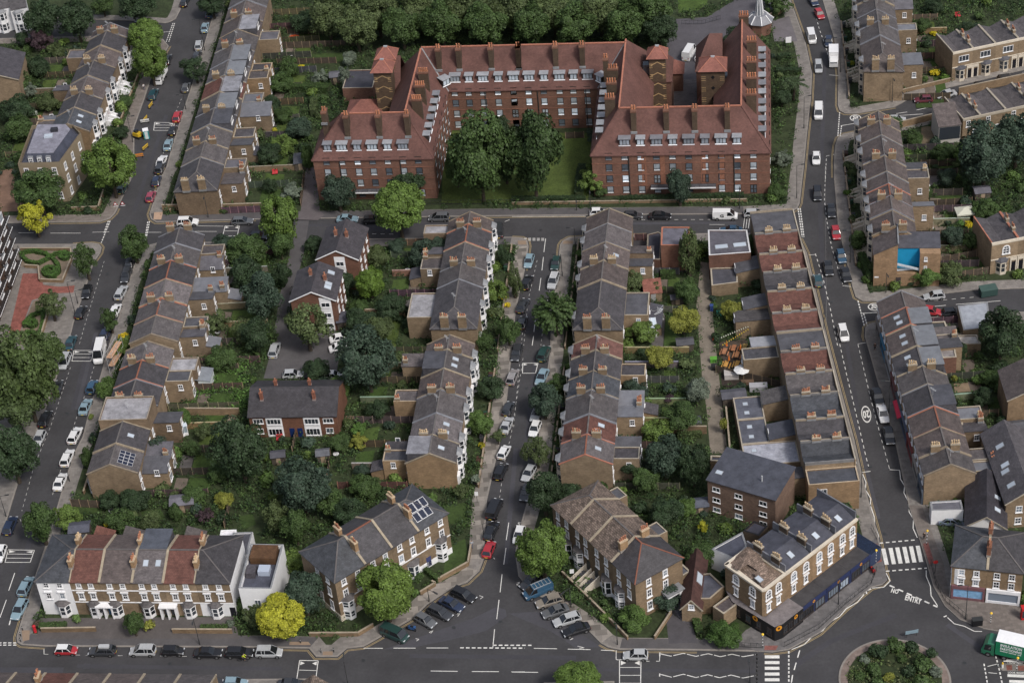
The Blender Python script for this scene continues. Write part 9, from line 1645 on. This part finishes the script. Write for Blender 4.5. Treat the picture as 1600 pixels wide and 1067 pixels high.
# ---------------------------------------------------------------- people
def skin(name, V, E, R, parent, m, col):
  me = bpy.data.meshes.new(name); me.from_pydata(V, E, []); o = bpy.data.objects.new(name, me); C.objects.link(o)
  sk = o.modifiers.new('skin', 'SKIN'); lay = me.skin_vertices[0].data
  for i, r in enumerate(R): lay[i].radius = (r, r)
  lay[0].use_root = True; ss = o.modifiers.new('sub', 'SUBSURF'); ss.levels = ss.render_levels = 1
  dg = bpy.context.evaluated_depsgraph_get(); me2 = bpy.data.meshes.new_from_object(o.evaluated_get(dg)); bpy.data.objects.remove(o); me2.materials.clear(); me2.materials.append(M[m]); me2.polygons.foreach_set('use_smooth', [True]*len(me2.polygons)); return link(name, me2, parent, col)
def person(label, px, top, legs, hair, rot=0, pose='walk', z=.125, off=None):
  p = P(px); t = thing('person', label, 'person', (p.x, p.y, z), rot)
  if pose == 'walk': hip, kn, an, sh, el, ha, hd = .92, ((.09, .14, .5), (-.09, -.05, .5)), ((.1, .08, .08), (-.1, -.28, .1)), 1.42, ((.24, -.1, 1.15), (-.24, .1, 1.15)), ((.25, .06, .92), (-.25, .2, .95)), (0, 0, 1.62); lean = 0
  else: hip, kn, an, sh, el, ha, hd = 1.0, ((.1, .38, .78), (-.1, .3, .55)), ((.1, .3, .4), (-.1, .15, .18)), 1.42, ((.22, .45, 1.2), (-.22, .45, 1.2)), ((.22, .66, 1.05), (-.22, .66, 1.05)), (0, .38, 1.66); lean = .3
  V = [(0, 0, hip), (0, lean*.5, (hip+sh)/2), (0, lean, sh-.04), (0, lean+.02, sh+.07), hd]; E = [(0, 1), (1, 2), (2, 3), (3, 4)]; R = [.13, .12, .13, .05, .1]
  for s in (0, 1):
    sg = 1 if s == 0 else -1; i = len(V); V += [(sg*.17, lean, sh-.02), el[s], ha[s], (ha[s][0], ha[s][1]+.03, ha[s][2]-.09)]; E += [(2, i), (i, i+1), (i+1, i+2), (i+2, i+3)]; R += [.06, .042, .032, .035]
    i = len(V); V += [(sg*.09, 0, hip-.06), kn[s], an[s], (an[s][0], an[s][1]+.16, max(.03, an[s][2]-.05))]; E += [(0, i), (i, i+1), (i+1, i+2), (i+2, i+3)]; R += [.085, .06, .042, .035]
  skin('body', V, E, R, t, 'skin', None)
  Tp = [V[0], V[1], V[2]]; Et = [(0, 1), (1, 2)]; Rt = [.145, .14, .15]
  for s in (0, 1):
    sg = 1 if s == 0 else -1; i = len(Tp); Tp += [(sg*.17, lean, sh-.02), el[s], tuple(Vector(el[s]).lerp(Vector(ha[s]), .85))]; Et += [(2, i), (i, i+1), (i+1, i+2)]; Rt += [.075, .058, .045]
  skin('jacket', Tp, Et, Rt, t, 'cloth', top)
  Lg, El, Rl = [(0, 0, hip-.02)], [], [.14]
  for s in (0, 1): sg = 1 if s == 0 else -1; i = len(Lg); Lg += [(sg*.09, 0, hip-.08), kn[s], an[s]]; El += [(0, i), (i, i+1), (i+1, i+2)]; Rl += [.1, .075, .058]
  skin('trousers', Lg, El, Rl, t, 'cloth', legs)
  skin('hair' if pose == 'walk' else 'helmet', [(hd[0], hd[1]-.02, hd[2]+.03), (hd[0], hd[1]-.03, hd[2]+.1)], [(0, 1)], [.105, .08], t, 'cloth', hair); return t
person('person in dark clothes walking on the pavement by the shop row', g('c3', 712, 105), (.02, .02, .025), (.02, .02, .025), (.02, .015, .01), 2.8); person('person in a white top beside the road works pavement', g('a0', 860, 540), (.6, .6, .6), (.05, .06, .1), (.04, .03, .02), 1); person('person in grey standing by the front garden on patchwork-pavement street', g('d1', 1288, 265), (.3, .35, .4), (.06, .08, .12), (.05, .03, .02), .5); person('person in black at the corner pavement right of the zebra crossing', g('d3', 1005, 215), (.02, .02, .02), (.03, .03, .035), (.02, .02, .02), 2.5)
def bike(label, px, rot, motor=False, col=(.03, .03, .035)):
  p = P(px); t = thing('motorcycle' if motor else 'bicycle', label, 'motorcycle' if motor else 'bicycle', (p.x, p.y, .005 if not motor else .01), rot); r = .34 if not motor else .3
  for y in (-.55, .55):
    b = MB()
    for k in range(16): a0, a1 = k*math.pi/8, (k+1)*math.pi/8; b.bar((0, y+r*math.cos(a0), r+r*math.sin(a0)), (0, y+r*math.cos(a1), r+r*math.sin(a1)), .05 if not motor else .13)
    w_ = b.build('wheel', 'cartyre', t)
  b = MB(); b.bar((0, -.55, r), (0, -.1, .35), .04); b.bar((0, -.1, .35), (0, .4, .8), .05); b.bar((0, -.1, .35), (0, -.2, .9), .05); b.bar((0, .55, r), (0, .4, .95), .05); b.bar((0, -.2, .8), (0, .42, .82), .05)
  if motor: b.prism([(-.16, -.6), (.16, -.6), (.2, .1), (.14, .5), (-.14, .5), (-.2, .1)], .4, [.75, .75, .95, .9, .9, .95])
  b.build('frame', 'plain', t, col=col); b = MB(); b.bar((-.28, .4, 1.0), (.28, .4, 1.0), .05); b.build('handlebar', 'metal', t); b = MB(); b.box(-.08 if not motor else -.15, -.35 if not motor else -.5, .9, .08 if not motor else .15, -.05 if not motor else .1, .98); b.build('saddle', 'black', t)
  if motor: b = MB(); b.box(-.2, -.85, .75, .2, -.5, 1.1); b.build('top_box', 'plain', t, col=col)
d = P(g('d0', 1500, 925))-P(g('d0', 1400, 925)); ra = math.atan2(d.y, d.x)-math.pi/2; bike('bicycle ridden by the cyclist in the yellow jacket', g('d0', 1447, 935), ra); person('cyclist in a bright yellow jacket and helmet beside the parked black cars', g('d0', 1447, 935), (.6, .72, .02), (.03, .03, .04), (.05, .05, .05), ra, 'ride', .02)
bike('blue motorcycle parked beside the dark green minibus', g('d1', 925, 752), 1.1, True, (.03, .08, .2)); bike('red and black motorcycle on the kerb left of the zebra crossing', g('d3', 697, 405), .2, True, (.3, .02, .02))
# manhole covers on the asphalt
for t_, x, y in (('d1', 1178, 735), ('d0', 1010, 950), ('d1', 640, 930), ('d2', 500, 960), ('c3', 560, 420), ('c3', 850, 745), ('b3', 395, 800), ('d3', 1245, 945), ('c2', 85, 330), ('b2', 170, 380), ('b0', 640, 640), ('c0', 400, 480), ('b1', 760, 380), ('a3', 380, 760), ('d3', 770, 180), ('d1', 1455, 700)):
  c = P(g(t_, x, y)); sheet('manhole_cover', [(c.x+.34*math.cos(a), c.y+.34*math.sin(a)) for a in np.linspace(0, 6.28, 13)[:-1]], .004, 'metal')
